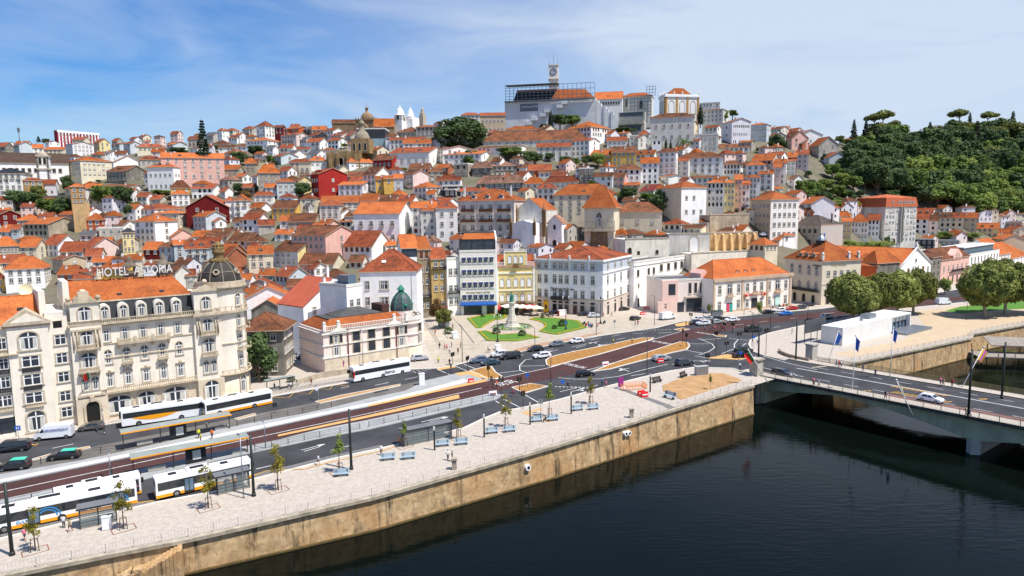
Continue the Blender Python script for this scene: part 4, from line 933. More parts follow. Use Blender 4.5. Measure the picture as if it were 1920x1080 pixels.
 m=MB();m.box(bx-2.2,bx+2.2,-1.35,-.9,4.9,5.3);m.build('door_cornice',TRIMH,b.t);m=MB();m.box(bx-1.7,bx+1.7,-1.3,-.9,8.9,9.2);m.build('window_hood',TRIMH,b.t)
 m=MB();n=12;q=[(bx+1.1,0),(bx+1.1,2.9)]+[(bx+1.1*cos(pi*k/n),2.9+1.1*sin(pi*k/n))for k in range(n+1)]+[(bx-1.1,0)]
 m.face([(x,-1.17,z)for x,z in q]);m.build('door',DARK,b.t)
 m=MB()
 for k in range(n):
  a,c=pi*k/n,pi*(k+1)/n
  m.face([(bx+1.1*cos(a),-1.4,2.9+1.1*sin(a)),(bx+1.1*cos(c),-1.4,2.9+1.1*sin(c)),(bx+1.5*cos(c),-1.4,2.9+1.5*sin(c)),(bx+1.5*cos(a),-1.4,2.9+1.5*sin(a))][::-1])
 for s in(-1.5,1.1):m.box(bx+s,bx+s+.4,-1.4,-1.16,0,2.9)
 m.box(bx-.35,bx+.35,-1.6,-1.2,3.9,4.9);m.build('door_surround',TRIMH,b.t)
 m=MB();m.box(-.003,5.2,-.8,d,-5,18.7);m.box(.3,4.9,-.5,6,18.7,23.2);m.build('bay',CREAM,b.t)
 m=MB();m.box(.0,5.25,-1.05,-.8,-5,4.7);m.build('ground_storey',RUST,b.t)
 m=MB();m.box(-.2,5.4,-1.7,0,18.2,18.7);balust(m,0,5.2,-1.5,18.7,.8);m.prof([(-.2,23.2),(5.4,23.2),(5.4,23.5),(4,23.7),(2.6,24.7),(1.2,23.7),(-.2,23.5)],-.85,.8,axis='y');m.ball((2.6,-.3,25.2),.55,8)
 m.build('gable_crest',TRIMH,b.t)
 u=lambda x:(x+w)/w
 for z,ww,hh_ in((19.4,1.7,2.6),(14.8,1.8,2.5),(10.4,2.2,2.8),(.5,2.7,3.8)):b.win('F',u(2.6),z,ww,hh_,'a',.52 if z>19 else(.82 if z>5 else 1.07))
 for s in(-.75,.75):b.win('F',u(2.6+s),6.0,1.05,2.5,'a',.82)
 m=MB()
 for z in(14.0,9.6):m.box(.9,4.3,-1.8,-.8,z,z+.2);balust(m,1.0,4.2,-1.7,z+.2,.85)
 m.build('balcony',TRIMH,b.t)
 m=MB()
 for s in(.55,1.05,4.15,4.65):m.tube((s,-1.05,14.2),(s,-1.05,17.6),.15,.13,8)
 m.build('column',TRIMH,b.t)
 cx,cy,R=6.9,4.0,4.55
 m=MB();m.lathe([(R,-5),(R,23.3)],36,0,(cx,cy,0));m.lathe([(R+.2,-5),(R+.2,4.7),(R,4.7)],36,1,(cx,cy,0));tw=m.build('corner_tower',[CREAM,RUST],b.t)
 m=MB()
 m.lathe([(R,11.5),(R+.2,11.5),(R+.2,11.7),(R,11.7)],36,0,(cx,cy,0),sm=False);m.build('string_course',TRIMH,b.t);m=MB()
 for z,e,hh_ in((18.2,.75,.5),(23.0,.5,.6),(23.6,.8,.35)):m.lathe([(R,z),(R+e,z),(R+e,z+hh_),(R,z+hh_)],36,0,(cx,cy,0),sm=False)
 m.lathe([(R+.6,23.9),(R+.6,24.9),(R+.2,24.9),(R+.2,23.9)],36,0,(cx,cy,0),sm=False)
 for k in range(26):
  a=2*pi*k/26
  for z in(18.7,):m.box(cx+(R+.6)*cos(a)-.08,cx+(R+.6)*cos(a)+.08,cy+(R+.6)*sin(a)-.08,cy+(R+.6)*sin(a)+.08,z,z+.8)
 for z in(19.5,):m.lathe([(R+.5,z),(R+.7,z),(R+.7,z+.12),(R+.5,z+.12)],36,0,(cx,cy,0),sm=False)
 m.build('cornice',TRIMH,b.t);m=MB();m.lathe([(R,4.6),(R+.9,4.9),(R+.9,5.05),(R,5.05)],36,0,(cx,cy,0),sm=False);m.lathe([(R+.5,5.8),(R+.7,5.8),(R+.7,5.92),(R+.5,5.92)],36,0,(cx,cy,0),sm=False)
 for k in range(26):a=2*pi*k/26;x,y=cx+(R+.6)*cos(a),cy+(R+.6)*sin(a);m.box(x-.08,x+.08,y-.08,y+.08,5.0,5.8)
 m.build('balcony',TRIMH,b.t)
 for a in(-1.05,-.25,.55):
  for z,ww,hh_ in((19.6,1.1,2.6),(15.0,1.0,2.4),(11.0-.4,1.0,2.5),(6.2,1.1,2.3),(.6,1.5,3.7)):
   r=R+(.22 if z<4 else .02);link('window',wmesh('a'),b.t,(cx+r*cos(a),cy+r*sin(a),z),a+pi/2,(ww,1,hh_))
  for z in(14.2,9.8):
   m=MB();m.box(-.9,.9,-1.0,.1,0,.2);balust(m,-.85,.85,-.9,.2,.8);q=m.build('balcony',TRIMH,b.t,(cx+R*cos(a),cy+R*sin(a),z),a+pi/2)
 m=MB();dr=4.35;pr=[(dr*cos(t_),24.2+5.1*sin(t_))for t_ in[k*1.32/12 for k in range(13)]];m.lathe(pr,40,0,(cx,cy,0))
 dome=m.build('dome',mat('dome_slate','3A3733',.7,var=.35,scale=.5,detail=8,streak=.7),b.t)
 m=MB()
 for k in range(10):
  a=2*pi*k/10+.2
  for(r0,z0),(r1,z1)in zip(pr,pr[1:]):m.tube((cx+(r0+.05)*cos(a),cy+(r0+.05)*sin(a),z0),(cx+(r1+.05)*cos(a),cy+(r1+.05)*sin(a),z1),.13,.11,6,0,False)
 m.lathe([(dr+.12,24.2),(dr+.3,24.2),(dr+.3,24.7),(dr,24.7)],36,0,(cx,cy,0),sm=False)
 zz=pr[5];m.lathe([(zz[0]+.1,zz[1]-.1),(zz[0]+.16,zz[1]),(zz[0]+.08,zz[1]+.1)],36,0,(cx,cy,0));m.build('dome_rib',mat('dome_rib_stone','857C6C',.9,var=.25),dome)
 for k in range(10):
  a=2*pi*k/10+.2+pi/10;r,z=pr[5]
  if sin(a)>.5 or k%2:continue
  m=MB();m.lathe([(.01,0),(.42,0)],14,1);m.lathe([(.42,-.1),(.42,.25),(.62,.25),(.66,-.1)],14,0,sm=False)
  q=m.build('round_window',[TRIMH,DARK],dome,(cx+(r+.12)*cos(a),cy+(r+.12)*sin(a),z));q.rotation_euler=(radians(68),0,a+pi/2)
 m=MB();z=pr[-1][1];m.lathe([(1.9,z-.25),(2.0,z),(1.7,z+.3),(1.3,z+.4)],20,0,(cx,cy,0))
 for k in range(14):a=2*pi*k/14;m.ball((cx+1.7*cos(a),cy+1.7*sin(a),z+.2),.32,6)
 m.lathe([(1.1,z+.4),(1.0,z+1.2),(1.2,z+1.5),(1.35,z+1.9),(1.1,z+2.2),(1.25,z+2.6),(1.0,z+3.0),(.95,z+3.4),(.5,z+3.9),(.05,z+4.1)],18,0,(cx,cy,0))
 for k in range(10):
  a=2*pi*k/10
  for zz_ in(1.95,2.7,3.3):m.ball((cx+1.05*cos(a),cy+1.05*sin(a),z+zz_),.27,6)
 m.build('lantern',mat('lichen_stone','7E6844',.9,var=.45,scale=1.5),dome)
 for x,y in((-7.4,22),(-.6,22)):
  m=MB();m.box(x-1.3,x+1.3,y-1.3,y+1.3,16,26.2);m.box(x-1.7,x+1.7,y-1.7,y+1.7,26.2,26.6);m.box(x-1.4,x+1.4,y-1.4,y+1.4,27.6,27.9)
  for s in(-1,1):m.box(x+s*1.0-.2,x+s*1.0+.2,y-1.2,y+1.2,26.6,27.6);
  m.lathe([(1.2,27.9),(.9,28.5),(.5,28.8),(.6,29.2),(.1,30.2)],12,0,(x,y,0));m.box(x-.5,x+.5,y-1.33,y-1.2,23.6,25.3);m.build('turret',mat('turret_stone','7E7464',.95,var=.35,streak=.7),b.t)
 s=thing('rooftop_sign','white rooftop letters on a steel frame above the orange hotel roof','sign',b.t.matrix_basis@Vector((-w+10.8,8.0,26.2)),ang)
 wd=text3('HOTEL  ASTORIA',2.5,mat('sign_letters','D4D4D2',.5,var=.05),s,(2.6,0,.7),ext=.12,sx=.72)
 m=MB()
 for x in(-5.0,-2.0,1.0,4.0,7.0,10.0):
  m.tube((x,.15,-1.4),(x,.15,2.6),.05);m.tube((x,.15,1.6),(x+.2,3.0,-2.2),.04)
 for z in(.8,2.3):m.tube((-5.4,.16,z),(10.6,.16,z),.04)
 m.build('frame',IRON,s)
 return b
HB=hotel()
def flag(name,label,p,h,lean=(0,0),cols=(),fw=1.6,fl=1.9,droop=.75,ang=0.0,pole=.06,pm=None,cat='flag'):
 t=thing(name,label,cat,p);top=Vector((lean[0],lean[1],h));m=MB();m.tube((0,0,0),top,pole,pole*.7,8);m.ball(top,pole*2,6);m.build('pole',pm or WHITE,t)
 n=len(cols);c=MB();mats=[mat('flag_'+q,q,.8,var=.05)for q in cols];dirn=Vector((cos(ang),sin(ang),0));ax=top.normalized()
 nx,nz=8,6
 def P(u,v):
  x=u*fw*(1-droop*.55);wv=.16*sin(u*7+v*1.3)*u
  return top-ax*(.15+v*fl*(1-.15*u))+dirn*x*(1-.3*v*droop)-Vector((0,0,1))*(u*fw*droop*.8)+Vector((-dirn.y,dirn.x,0))*wv
 for i in range(nx):
  for j in range(nz):
   c.face([P(i/nx,j/nz),P((i+1)/nx,j/nz),P((i+1)/nx,(j+1)/nz),P(i/nx,(j+1)/nz)],min(n-1,int(n*(i+.5)/nx)),sm=True)
 c.build('cloth',mats,t);return t
hx=HB.t.matrix_basis
flag('national_flag','red and green flag hanging over the arched hotel entrance',hx@Vector((-HB.w+2.9,-1.2,7.6)),2.6,(.8,-1.6),('1E7040','C8281E','C8281E'),1.5,1.9,.6,HB.ang+pi,.04)
def old_brown():
 P,ang,w,d,h=place(452,534,553,618,718,th=14,P=gp(534,704))
 b=B('old_building','decaying grey brown building with old patchy tiled hip roof, behind the leafy tree','building',P,ang,w,d,h)
 b.walls(WL['G'],'none');r=b.roof('h',3.6,mat('x','AAAAAA')if False else RF['b'],oh=.9)
 b.grid('F',us(3),[h-2.6,h-6.2,h-10],1.2,1.7,'wn');b.grid('R',us(8),[h-2.6,h-6.2,h-10],1.0,1.7,'ws',.2)
 b.chimney(r,-w*.9,d*.25,h+2.5,4,WL['G'])
old_brown()
def whites():
 P,ang,w,d,h=place(784,784,784,470,640,th=0,P=gp(784,630),w=6,d=17);s=P.y/FPX
 P,ang,w,d,h=place(680,785,786,508,640,th=6,P=gp(785,640),d=16)
 b=B('white_building','large white building with red hipped roof and blank wall behind the green domed bank','building',P,ang,w,d,h)
 b.walls(WL['W'],'none');r=b.roof('h',6.0,RF['r'],oh=.35)
 for u,ww in((.42,2.2),(.12,1.1)):
  for z in(h-5.2,h-9.9):b.win('F',u,z,ww,2.4,'w');b.win('F',u-.03,z,ww*.45,2.4,'n',.03)
 for x,z in((-w*.6,2.6),(-w*.42,2.2)):m=MB();m.box(-.6,.6,-.5,.5,0,.15);q=m.build('roof_window',WHITE,r,(x,3.0,h+z));q.rotation_euler=(.65,0,0)
 m=MB();m.box(-w+.9*w,-w+.905*w,-.1,0,0,h);m.build('drain_pipe',STEEL,b.t)
 P,ang,w,d,h=facade(gp(573,668),gp(652,650),None,12,None,17.5)
 c=B('white_building','tall white building with red sloping corrugated roof beside the dark alley','building',P,ang,w,d,h)
 mb=MB();H1,H2=h-4.2,h+2.6
 for y,s_ in((0,1),(d,-1)):mb.face([(-w,y,-6),(0,y,-6),(0,y,H2-1),(-w*.3,y,H2),(-w,y,H1)][::s_])
 mb.face([(0,0,-6),(0,d,-6),(0,d,H2-1),(0,0,H2-1)]);mb.face([(-w,d,-6),(-w,0,-6),(-w,0,H1),(-w,d,H1)]);mb.build('wall',WL['W'],c.t)
 mb=MB();q=[(-w-.3,-.2,H1-.1),(-w*.3,-.2,H2+.12),(-w*.3,d+.2,H2+.12),(-w-.3,d+.2,H1-.1)];mb.face(q);mb.face([(p[0],p[1],p[2]-.2)for p in q[::-1]]);q=[(-w*.3,-.2,H2+.12),(.2,-.2,H2-.9),(.2,d,H2-.9),(-w*.3,d,H2+.12)];mb.face(q);r=mb.build('roof',mat('red_corrugated','B0583E',.7,var=.12),c.t)
 c.grid('F',(.25,),[h-7,h-11,h-14.6],1.0,2.2,'c');c.win('F',.6,h-5.4,.9,1.5,'w');c.win('F',.62,h-10,1.6,1.5,'w')
 c.chimney(r,-w*.45,1.0,h+.6,2.2,WL['W']);c.chimney(r,-w*.1,6,h+2,3.4,WL['W'])
 mb=MB();mb.box(-w,-w*.3,-9,-.4,-6,5.2);mb.box(-w-.3,-w*.3+.3,-9.3,-.3,5.2,5.6);mb.build('garage_annex',mat('slatted_brown_gate','4E4234',.8,var=.3,scale=2),c.t)
 P,ang,w,d,h=facade(gp(655,676),gp(683,668),None,10,None,19)
 e=B('white_building','narrow white block with rooftop terrace between the blank wall and the red corrugated roof','building',P,ang,w,d,h)
 e.walls(WL['W'],'flat');e.roof('f',0,RF['k']);e.grid('F',(.3,.75),[h-5.2,h-10.5],1.1,1.8,'w');m=MB();m.box(-w*.5,0,2,6,h+.3,h+2.8);m.build('glazed_terrace',GLASSB,e.t)
whites()
def bank():
 P,ang,w,d,h=facade((609,701),(766,671.5),None,15,601,None)
 b=B('pink_bank','pale pink classical bank with balustrade, orange roof and green copper corner dome','bank',P,ang,w,d,h)
 b.walls(PINK,'flat');m=MB();m.box(-w,0,-.2,-.003,-5,h*.33);m.build('ground_storey',RUST,b.t)
 b.band(h-.9,.35,.45,TRIMW,'FL');b.band(h*.62,.3,.25,TRIMW,'FL');b.band(h*.32,.3,.35,TRIMW,'FL')
 m=MB();balust(m,-w,0,-.2,h,1.1,50)
 for x in(-w*.83,-w*.17,-w+.3,-.3):m.box(x-.4,x+.4,-.45,.3,h,h+1.6);m.ball((x,-.1,h+1.9),.4,8)
 for x in(-w*.83,-w*.17):m.prof([(x-2.4,h-.5),(x+2.4,h-.5),(x,h+.7)],-.55,-.2,axis='y')
 m.build('parapet',TRIMW,b.t)
 m=MB()
 for a,c,q in((-w+.4,-.3,0),):
  m.face([(a,.3,h+.2),(c,.3,h+.2),(c-1,3.6,h+2.2),(a+3,3.6,h+2.2)],0,[(0,0),(w,0),(w-1,3.9),(3,3.9)])
  m.face([(a,d,h+.2),(a,.3,h+.2),(a+3,3.6,h+2.2),(a+3,d-3,h+2.2)],0,[(0,0),(d,0),(d-3,3.5),(3,3.5)])
  m.face([(c,d,h+.2),(a,d,h+.2),(a+3,d-3,h+2.2),(c-1,d-3,h+2.2)],0,[(0,0),(w,0),(w-3,3.5),(1,3.5)])
 m.build('roof',RF['n'],b.t)
 m=MB();x0,x1,y0,y1=-w+3,-3,3.6,d-3;m.face([(x0,y0,h+2.2),(x1,y0,h+2.2),(x1,y1,h+2.2),(x0,y1,h+2.2)])
 a,c=(x0+7,d/2,h+4.0),(x1-7,d/2,h+4.0);p=[(x0+2.5,y0+.4,h+2.3),(x1-2,y0+.4,h+2.3),(x1-2,y1-.4,h+2.3),(x0+2.5,y1-.4,h+2.3)]
 m.face([p[0],p[1],c,a]);m.face([p[1],p[2],c]);m.face([p[2],p[3],a,c]);m.face([p[3],p[0],a]);m.build('skylight_roof',mat('grey_roofing','4C4C4A',.8,var=.2),b.t)
 H1,H2,H0=h*.67,h*.36,.8
 for u in(.39,.57,.75):b.win('F',u-.02,H1,1.9,2.3,'i');b.win('F',u-.02,H2,1.9,2.7,'i')
 for u in(.14,.92):b.win('F',u,H1,1.2,2.7,'a');b.win('F',u-.055,H1,.75,2.0,'i');b.win('F',u+.055,H1,.75,2.0,'i');b.win('F',u,H2,1.7,3.0,'a')
 b.win('F',.15,.9,1.0,1.6,'i');
 for u in(.4,.58):b.win('F',u,1.6,.9,.5,'k')
 m=MB()
 for u in(.27,.85):m.box(-w+u*w-.12,-w+u*w+.12,-.35,-.2,0,h)
 m.build('drain_pipe',mat('rust_pipe','6A3A2E',.7,var=.1),b.t)
 R=4.0;cx,cy=1.6,R-.3
 m=MB();m.lathe([(R,-5),(R,h)],30,0,(cx,cy,0));m.lathe([(R+.2,-5),(R+.2,h*.33),(R,h*.33)],30,1,(cx,cy,0));m.build('corner_tower',[PINK,RUST],b.t)
 m=MB()
 for z,e,q in((h*.32,.35,.3),(h*.62,.3,.3),(h-.9,.55,.35),(h,.3,1.1)):m.lathe([(R,z),(R+e,z),(R+e,z+q),(R,z+q)],30,0,(cx,cy,0),sm=False)
 for k in range(9):a=-pi/2+k*pi/8;m.ball((cx+(R+.1)*cos(a),cy+(R+.1)*sin(a),h+1.35),.35,6)
 m.build('cornice',TRIMW,b.t)
 for a in(-1.0,-.2,.5):
  for z,k,hh in((H1,'i',2.4),(H2,'a',3.0)):link('window',wmesh(k),b.t,(cx+(R+.02)*cos(a),cy+(R+.02)*sin(a),z),a+pi/2,(1.4,1,hh))
 m=MB();m.lathe([(2.9,h),(2.9,h+2.0)],26,0,(cx,cy+2,0));m.build('drum',PINK,b.t)
 m=MB();dz=h+2;n=8;cy+=1;pr=[(r*.68,z*.76)for r,z in[(4.2,0),(4.25,1.2),(3.9,2.8),(3.1,4.4),(2.0,5.7),(1.2,6.2)]]
 m.lathe([(r,z+dz)for r,z in pr],n,0,(cx,cy+1,0),pi/8,2*pi+pi/8,sm=False);dm=m.build('dome',LEAD,b.t)
 m=MB()
 for k in range(n):
  a=pi/8+2*pi*k/n
  for(r0,z0),(r1,z1)in zip(pr,pr[1:]):m.tube((cx+r0*cos(a),cy+1+r0*sin(a),z0+dz),(cx+r1*cos(a),cy+1+r1*sin(a),z1+dz),.13,.12,6,0,False)
 z=dz+4.6;m.lathe([(1.0,z),(1.0,z+.3),(.75,z+.35),(.75,z+.8),(1.2,z+.9),(.8,z+1.4),(.1,z+2.2)],8,0,(cx,cy+1,0),sm=False)
 for a in(-pi/2-.1,-.3):m.ball((cx+2.7*cos(a),cy+1+2.7*sin(a),dz+1.5),.5,10)
 m.build('dome_trim',GREEN,dm)
 m=MB();m.box(-w*.22,-3,4,10,h+.4,h+4.2);m.build('roof_cabin',mat('brown_cladding','4A332C',.8,var=.2),b.t)
 return b
BK=bank()
def rowb(name,label,cat,L,Cn,ye,d,wc,roof,rise,rc,h=None):
 P,ang,w,d,h=facade(L,Cn,None,d,ye,h);b=B(name,label,cat,P,ang,w,d,h);b.walls(wc,roof if roof in 'xys' else('none' if roof=='h' else 'flat'),rise)
 b.ro=b.roof(roof,rise,rc)if roof else None;return b
b=rowb('narrow_house','tall narrow white house with three arched windows and orange gabled roof behind the green dome','house',(757,598),(785,596),463,13,WL['W'],'x',4.2,RF['n'])
b.grid('F',us(3),[b.h-8.3,b.h-12.7,b.h-17,b.h-21],.95,2.4,'w');m=MB();m.box(-b.w,0,-.05,0,b.h-3.4,b.h-.6);m.build('glazed_attic',GLASS,b.t)
b=rowb('narrow_house','narrow brown stone house with orange gable roof facing the white parasols','house',(786,594),(810,592),465,12,mat('wall_umber','8E8068',.9,var=.2,rnd_obj=.03,streak=.5),'x',4.0,RF['n'])
b.grid('F',us(2),[b.h-3.6],1.3,2.6,'S');b.grid('F',us(2),[b.h-8.5,b.h-12.8,b.h-17.2,b.h-21.4],1.1,2.0,'w');m=MB();balust(m,-b.w,0,-.7,b.h-17.5,.9);m.box(-b.w,0,-.8,0,b.h-17.7,b.h-17.5);m.build('balcony',IRON,b.t)
b=rowb('narrow_house','narrow ochre house with flower box balcony and brown tiled roof','house',(811,593),(839,591),483,11,mat('wall_ochre','B99A62',.9,var=.2,rnd_obj=.03,streak=.5),'x',3.4,RF['r'])
b.grid('F',us(2),[b.h-3.0,b.h-7.5,b.h-11.8,b.h-17.4],1.2,2.0,'w');m=MB();balust(m,-b.w,0,-.7,b.h-4,.9);m.box(-b.w,0,-.8,0,b.h-4.2,b.h-4);m.build('balcony',IRON,b.t)
m=MB();r_=random.Random(5)
for k in range(40):m.ball((-b.w*r_.random(),-.8+.2*r_.random(),b.h-18+.5*r_.random()),.22,5,k%2)
m.build('flower_box',[mat('red_flowers','C02850',.9),LAWN],b.t)
b=rowb('narrow_house','narrow white house with parapet terrace left of the navy awning hotel','house',(840,592),(863,590),486,12,WL['w'],'f',0,RF['k'])
b.grid('F',us(2),[b.h-5.6,b.h-11.6,b.h-16],1.2,2.3,'w');m=MB();balust(m,-b.w,0,-.7,b.h-12,.9);m.box(-b.w,0,-.8,0,b.h-12.2,b.h-12);m.build('balcony',IRON,b.t)
OFFW=mat('wall_offwhite','E6E2D6',.9,var=.06,scale=.3,streak=.1)
b=rowb('boutique_hotel','off-white hotel with rows of small navy window awnings and glazed rooftop bar','hotel',(864,591),(931,589),472,13,OFFW,'f',0,RF['k']);H=b.h
for z in(H-3.9,H-8.3,H-12.8,H-17.3):b.grid('F',us(6,.04),[z],1.25,2.0,'b')
text3('THE BOUTIQUE HOTEL',.75,mat('letter_tan','A58E70'),b.t,(-b.w/2,-.08,H-14.7),sx=1.1)
m=MB();m.box(-b.w,0,.4,8,H+.8,H+4.2);m.build('glazed_bar',GLASS,b.t);m=MB()
for k in range(4):m.box(-b.w+b.w/3*k-(.3 if k==3 else 0),-b.w+b.w/3*k+.3,.2,.39,H+.8,H+4.2)
m.box(-b.w,0,.2,8.2,H+4.2,H+4.5);m.build('bar_frame',IRON,b.t)
m=MB();q=[(-b.w+1,.2,H+4.6),(0,.2,H+4.6),(0,4,H+6.6),(-b.w+2,4,H+6.6)];m.face(q,0,[(p[0],p[1])for p in q]);m.build('bar_roof',RF['n'],b.t)
m=MB();m.box(.003,.5,0,13,-2,H+4.3);m.prof([(0,H+4.3),(13,H+4.3),(13,H+7.2),(4,H+7.2)],.003,.5);m.build('party_wall',WL['W'],b.t)
m=MB();m.box(-b.w,0,4,13,H+6.2,H+6.6);balust(m,-b.w+1,-.2,4.4,H+6.6,1.0);m.build('roof_terrace',IRON,b.t)
m=MB();m.prof([(-.1,4.6),(-1.7,3.9),(-1.7,3.5),(-.1,4.3)],-b.w-.2,.1);m.build('awning',mat('awning_blue','1A4E96',.7),b.t)
b.win('F',.34,0,b.w*.5,3.3,'p');b.win('F',.84,0,b.w*.22,3.3,'p')
m=MB();m.box(-b.w,0,-.15,-.003,-2,4.3);m.build('ground_storey',mat('brown_stone','A08A66',.9,var=.2),b.t)if False else None
PY=mat('wall_butter','E3CC8C',.9,var=.05,scale=.3,streak=.08)
b=rowb('yellow_hotel','pale yellow hotel with white trim, stepped attic and dark balcony','hotel',(932,587.5),(1003,585.5),497,12,PY,'x',3.6,RF['r']);H=b.h
for z in(H-7.6,H-13.2):b.grid('F',us(5,.05),[z],1.45,2.9,'A')
m=MB();m.box(-b.w*.78,-b.w*.22,-.3,2.5,H,H+5.0);m.build('attic',PY,b.t);m=MB();balust(m,-b.w*.8,-b.w*.2,-.4,H+5.0,.9);m.box(-b.w*.8,-b.w*.78,-.4,0,H,H+5.0);m.box(-b.w*.22,-b.w*.2,-.4,0,H,H+5)
m.box(-b.w,0,-.25,-.003,H-2.9,H-2.5);m.box(-b.w,0,-.25,-.003,H-9.1,H-8.8);m.box(-b.w,-b.w+.6,-.2,-.003,4,H);m.box(-.6,0,-.2,-.003,4,H);balust(m,-b.w,-b.w*.78,-.1,H,1.3);balust(m,-b.w*.22,0,-.1,H,1.3);m.build('white_trim',WHITE,b.t)
for u in(.35,.5,.65):b.win('F',u,H+1.0,1.3,2.6,'A',.3)
m=MB();m.box(-b.w*.58,-b.w*.42,-1.1,0,H-.6,H-.45);balust(m,-b.w*.58,-b.w*.42,-1.05,H-.45,.9);m.build('balcony',WOOD,b.t)
m=MB();m.box(-b.w*.75,-b.w*.25,-1.2,0,H-13.9,H-13.7);balust(m,-b.w*.75,-b.w*.25,-1.1,H-13.7,.9);m.build('balcony',WOOD,b.t)
text3('HOTEL * LARBELO',.95,IRON,b.t,(-b.w/2,-.3,H-10.6))
m=MB();m.box(-b.w,0,-.12,-.003,-2,4.4);m.build('ground_storey',mat('tan_stone','B09A78',.9,var=.15),b.t)
b.win('F',.22,0,3.6,3.4,'p',.13);b.win('F',.5,0,1.6,3.4,'K',.13);b.win('F',.8,0,4,3.4,'p',.13)
for u in(.18,.8):x=-b.w+u*b.w;m=MB();m.prof([(-.1,3.0),(-2.2,1.9),(-2.2,1.5),(-.1,2.7)],x-2.3,x+2.3);m.build('awning',mat('awning_red','B8283C',.8),b.t)
def white_corner():
 P,ang,w,d,h=facade((1003,585),(1133,593),1184,None,478,None)if False else facade((1003,584),(1130,593.5),1183,30,487,None)
 b=B('corner_building','large white three-storey corner building with red roof and lettering facing the plaza','building',P,ang,w,d,h);H=h
 WB=mat('wall_coolwhite','F2F2F2',.9,var=.04,streak=.05)
 b.walls(WB,'none');b.ro=b.roof('h',3.8,RF['r'],oh=.1)
 m=MB();m.box(-w,.15,-.15,-.003,-3,5.6);m.box(.003,.15,-.15,d,-3,5.6);m.build('ground_storey',mat('pinkish_stone','CDBFB4',.9,var=.12,streak=.1),b.t)
 ba=MB();ba.box(-w,.06,-.06,-.003,H-4.2,H-.8);ba.box(.003,.06,-.06,d,H-4.2,H-.8);ba.build('attic_band',mat('blue_grey_band','B4BCC4',.9,var=.05),b.t)
 b.band(H-.8,.5,.45,WHITE);b.band(H-4.9,.6,.4,WHITE);b.band(5.5,.3,.3,STONE);b.band(H-10.1,.15,.12,WHITE)
 m=MB()
 for u in(.0,.23,.52,.80):x=-w+u*w;m.box(x,x+.4,-.2,-.003,5.6,H);m.box(x-.1,x+.5,-.35,.2,H,H+.6);m.ball((x+.2,-.1,H+.95),.35,8)
 m.build('pilaster',WHITE,b.t)
 U=[.075,.175,.305,.395,.485,.61,.715,.86];
 for u in U:b.win('F',u,H-3.7,1.25,2.2,'w',.07);b.win('F',u,H-8.9,1.3,2.9,'w');b.win('F',u,H-14.3,1.3,2.9 if u not in U[2:5]else 3.4,'w')
 V=[.16,.40,.62,.87]
 for u in V:b.win('R',u,H-3.7,1.3,2.2,'w',.07);b.win('R',u,H-8.9,1.4,2.9,'w');b.win('R',u,H-14.3,1.4,2.9,'w');b.win('R',u,.2,1.7,3.2,'i',.16);b.win('R',u,3.9,1.7,.7,'k',.16)
 for i,u in enumerate(U):b.win('F',u,.1,1.6,3.3,'k' if i in(2,)else 'i',.16);b.win('F',u,3.9,1.6,.7,'k',.16)
 m=MB();x=-w+.175*w;m.box(x-1,x+1,-.3,-.16,0,4.4);m.build('yellow_kiosk',YEL,b.t);m=MB();m.box(x-.4,x+.4,-.34,-.31,1.4,2.9);m.build('cash_machine',SLATE,b.t)
 m=MB();x0,x1=-w+.26*w,-w+.53*w;m.box(x0,x1,-1.1,0,H-14.9,H-14.6);balust(m,x0,x1,-1.05,H-14.6,1.1,34);m.build('balcony',IRON,b.t)
 text3('Serviços de Saúde',1.25,IRON,b.t,(-w+.42*w,-.1,H-11.3),sx=1.0);text3('e Gestão da Universidade',.5,IRON,b.t,(-w+.42*w,-.1,H-12.0))
 m=MB();m.lathe([(.55,0),(.75,0)],20);m.v=[(x,-z,y)for x,y,z in m.v];m.build('round_emblem',IRON,b.t,(-w+.265*w,-.1,H-11.2))
white_corner()
def wing():
 P,ang,w,d,h=facade((1188,577),(1300,552),None,9,478,None)
 b=B('white_wing','long low white building with grouped windows and flat roof below the big retaining wall','building',P,ang,w,d,h)
 b.walls(WL['w'],'flat');b.roof('f',0,RF['k']);b.band(h-1.2,.3,.25,TRIMW,'F')
 b.grid('F',[.06,.22,.3],[h-5.2],1.5,2.4,'i');b.grid('F',[.42,.54,.66,.77,.88,.97],[h-4.6],2.2,2.6,'i');b.grid('F',[.42,.54],[h-9.4],2.2,2.0,'i');b.win('F',.07,h-9.5,.8,1.4,'i')
 b.win('F',.26,h-12,4.2,4.2,'p');b.win('F',.07,0,1.2,3.5,'k')
wing()
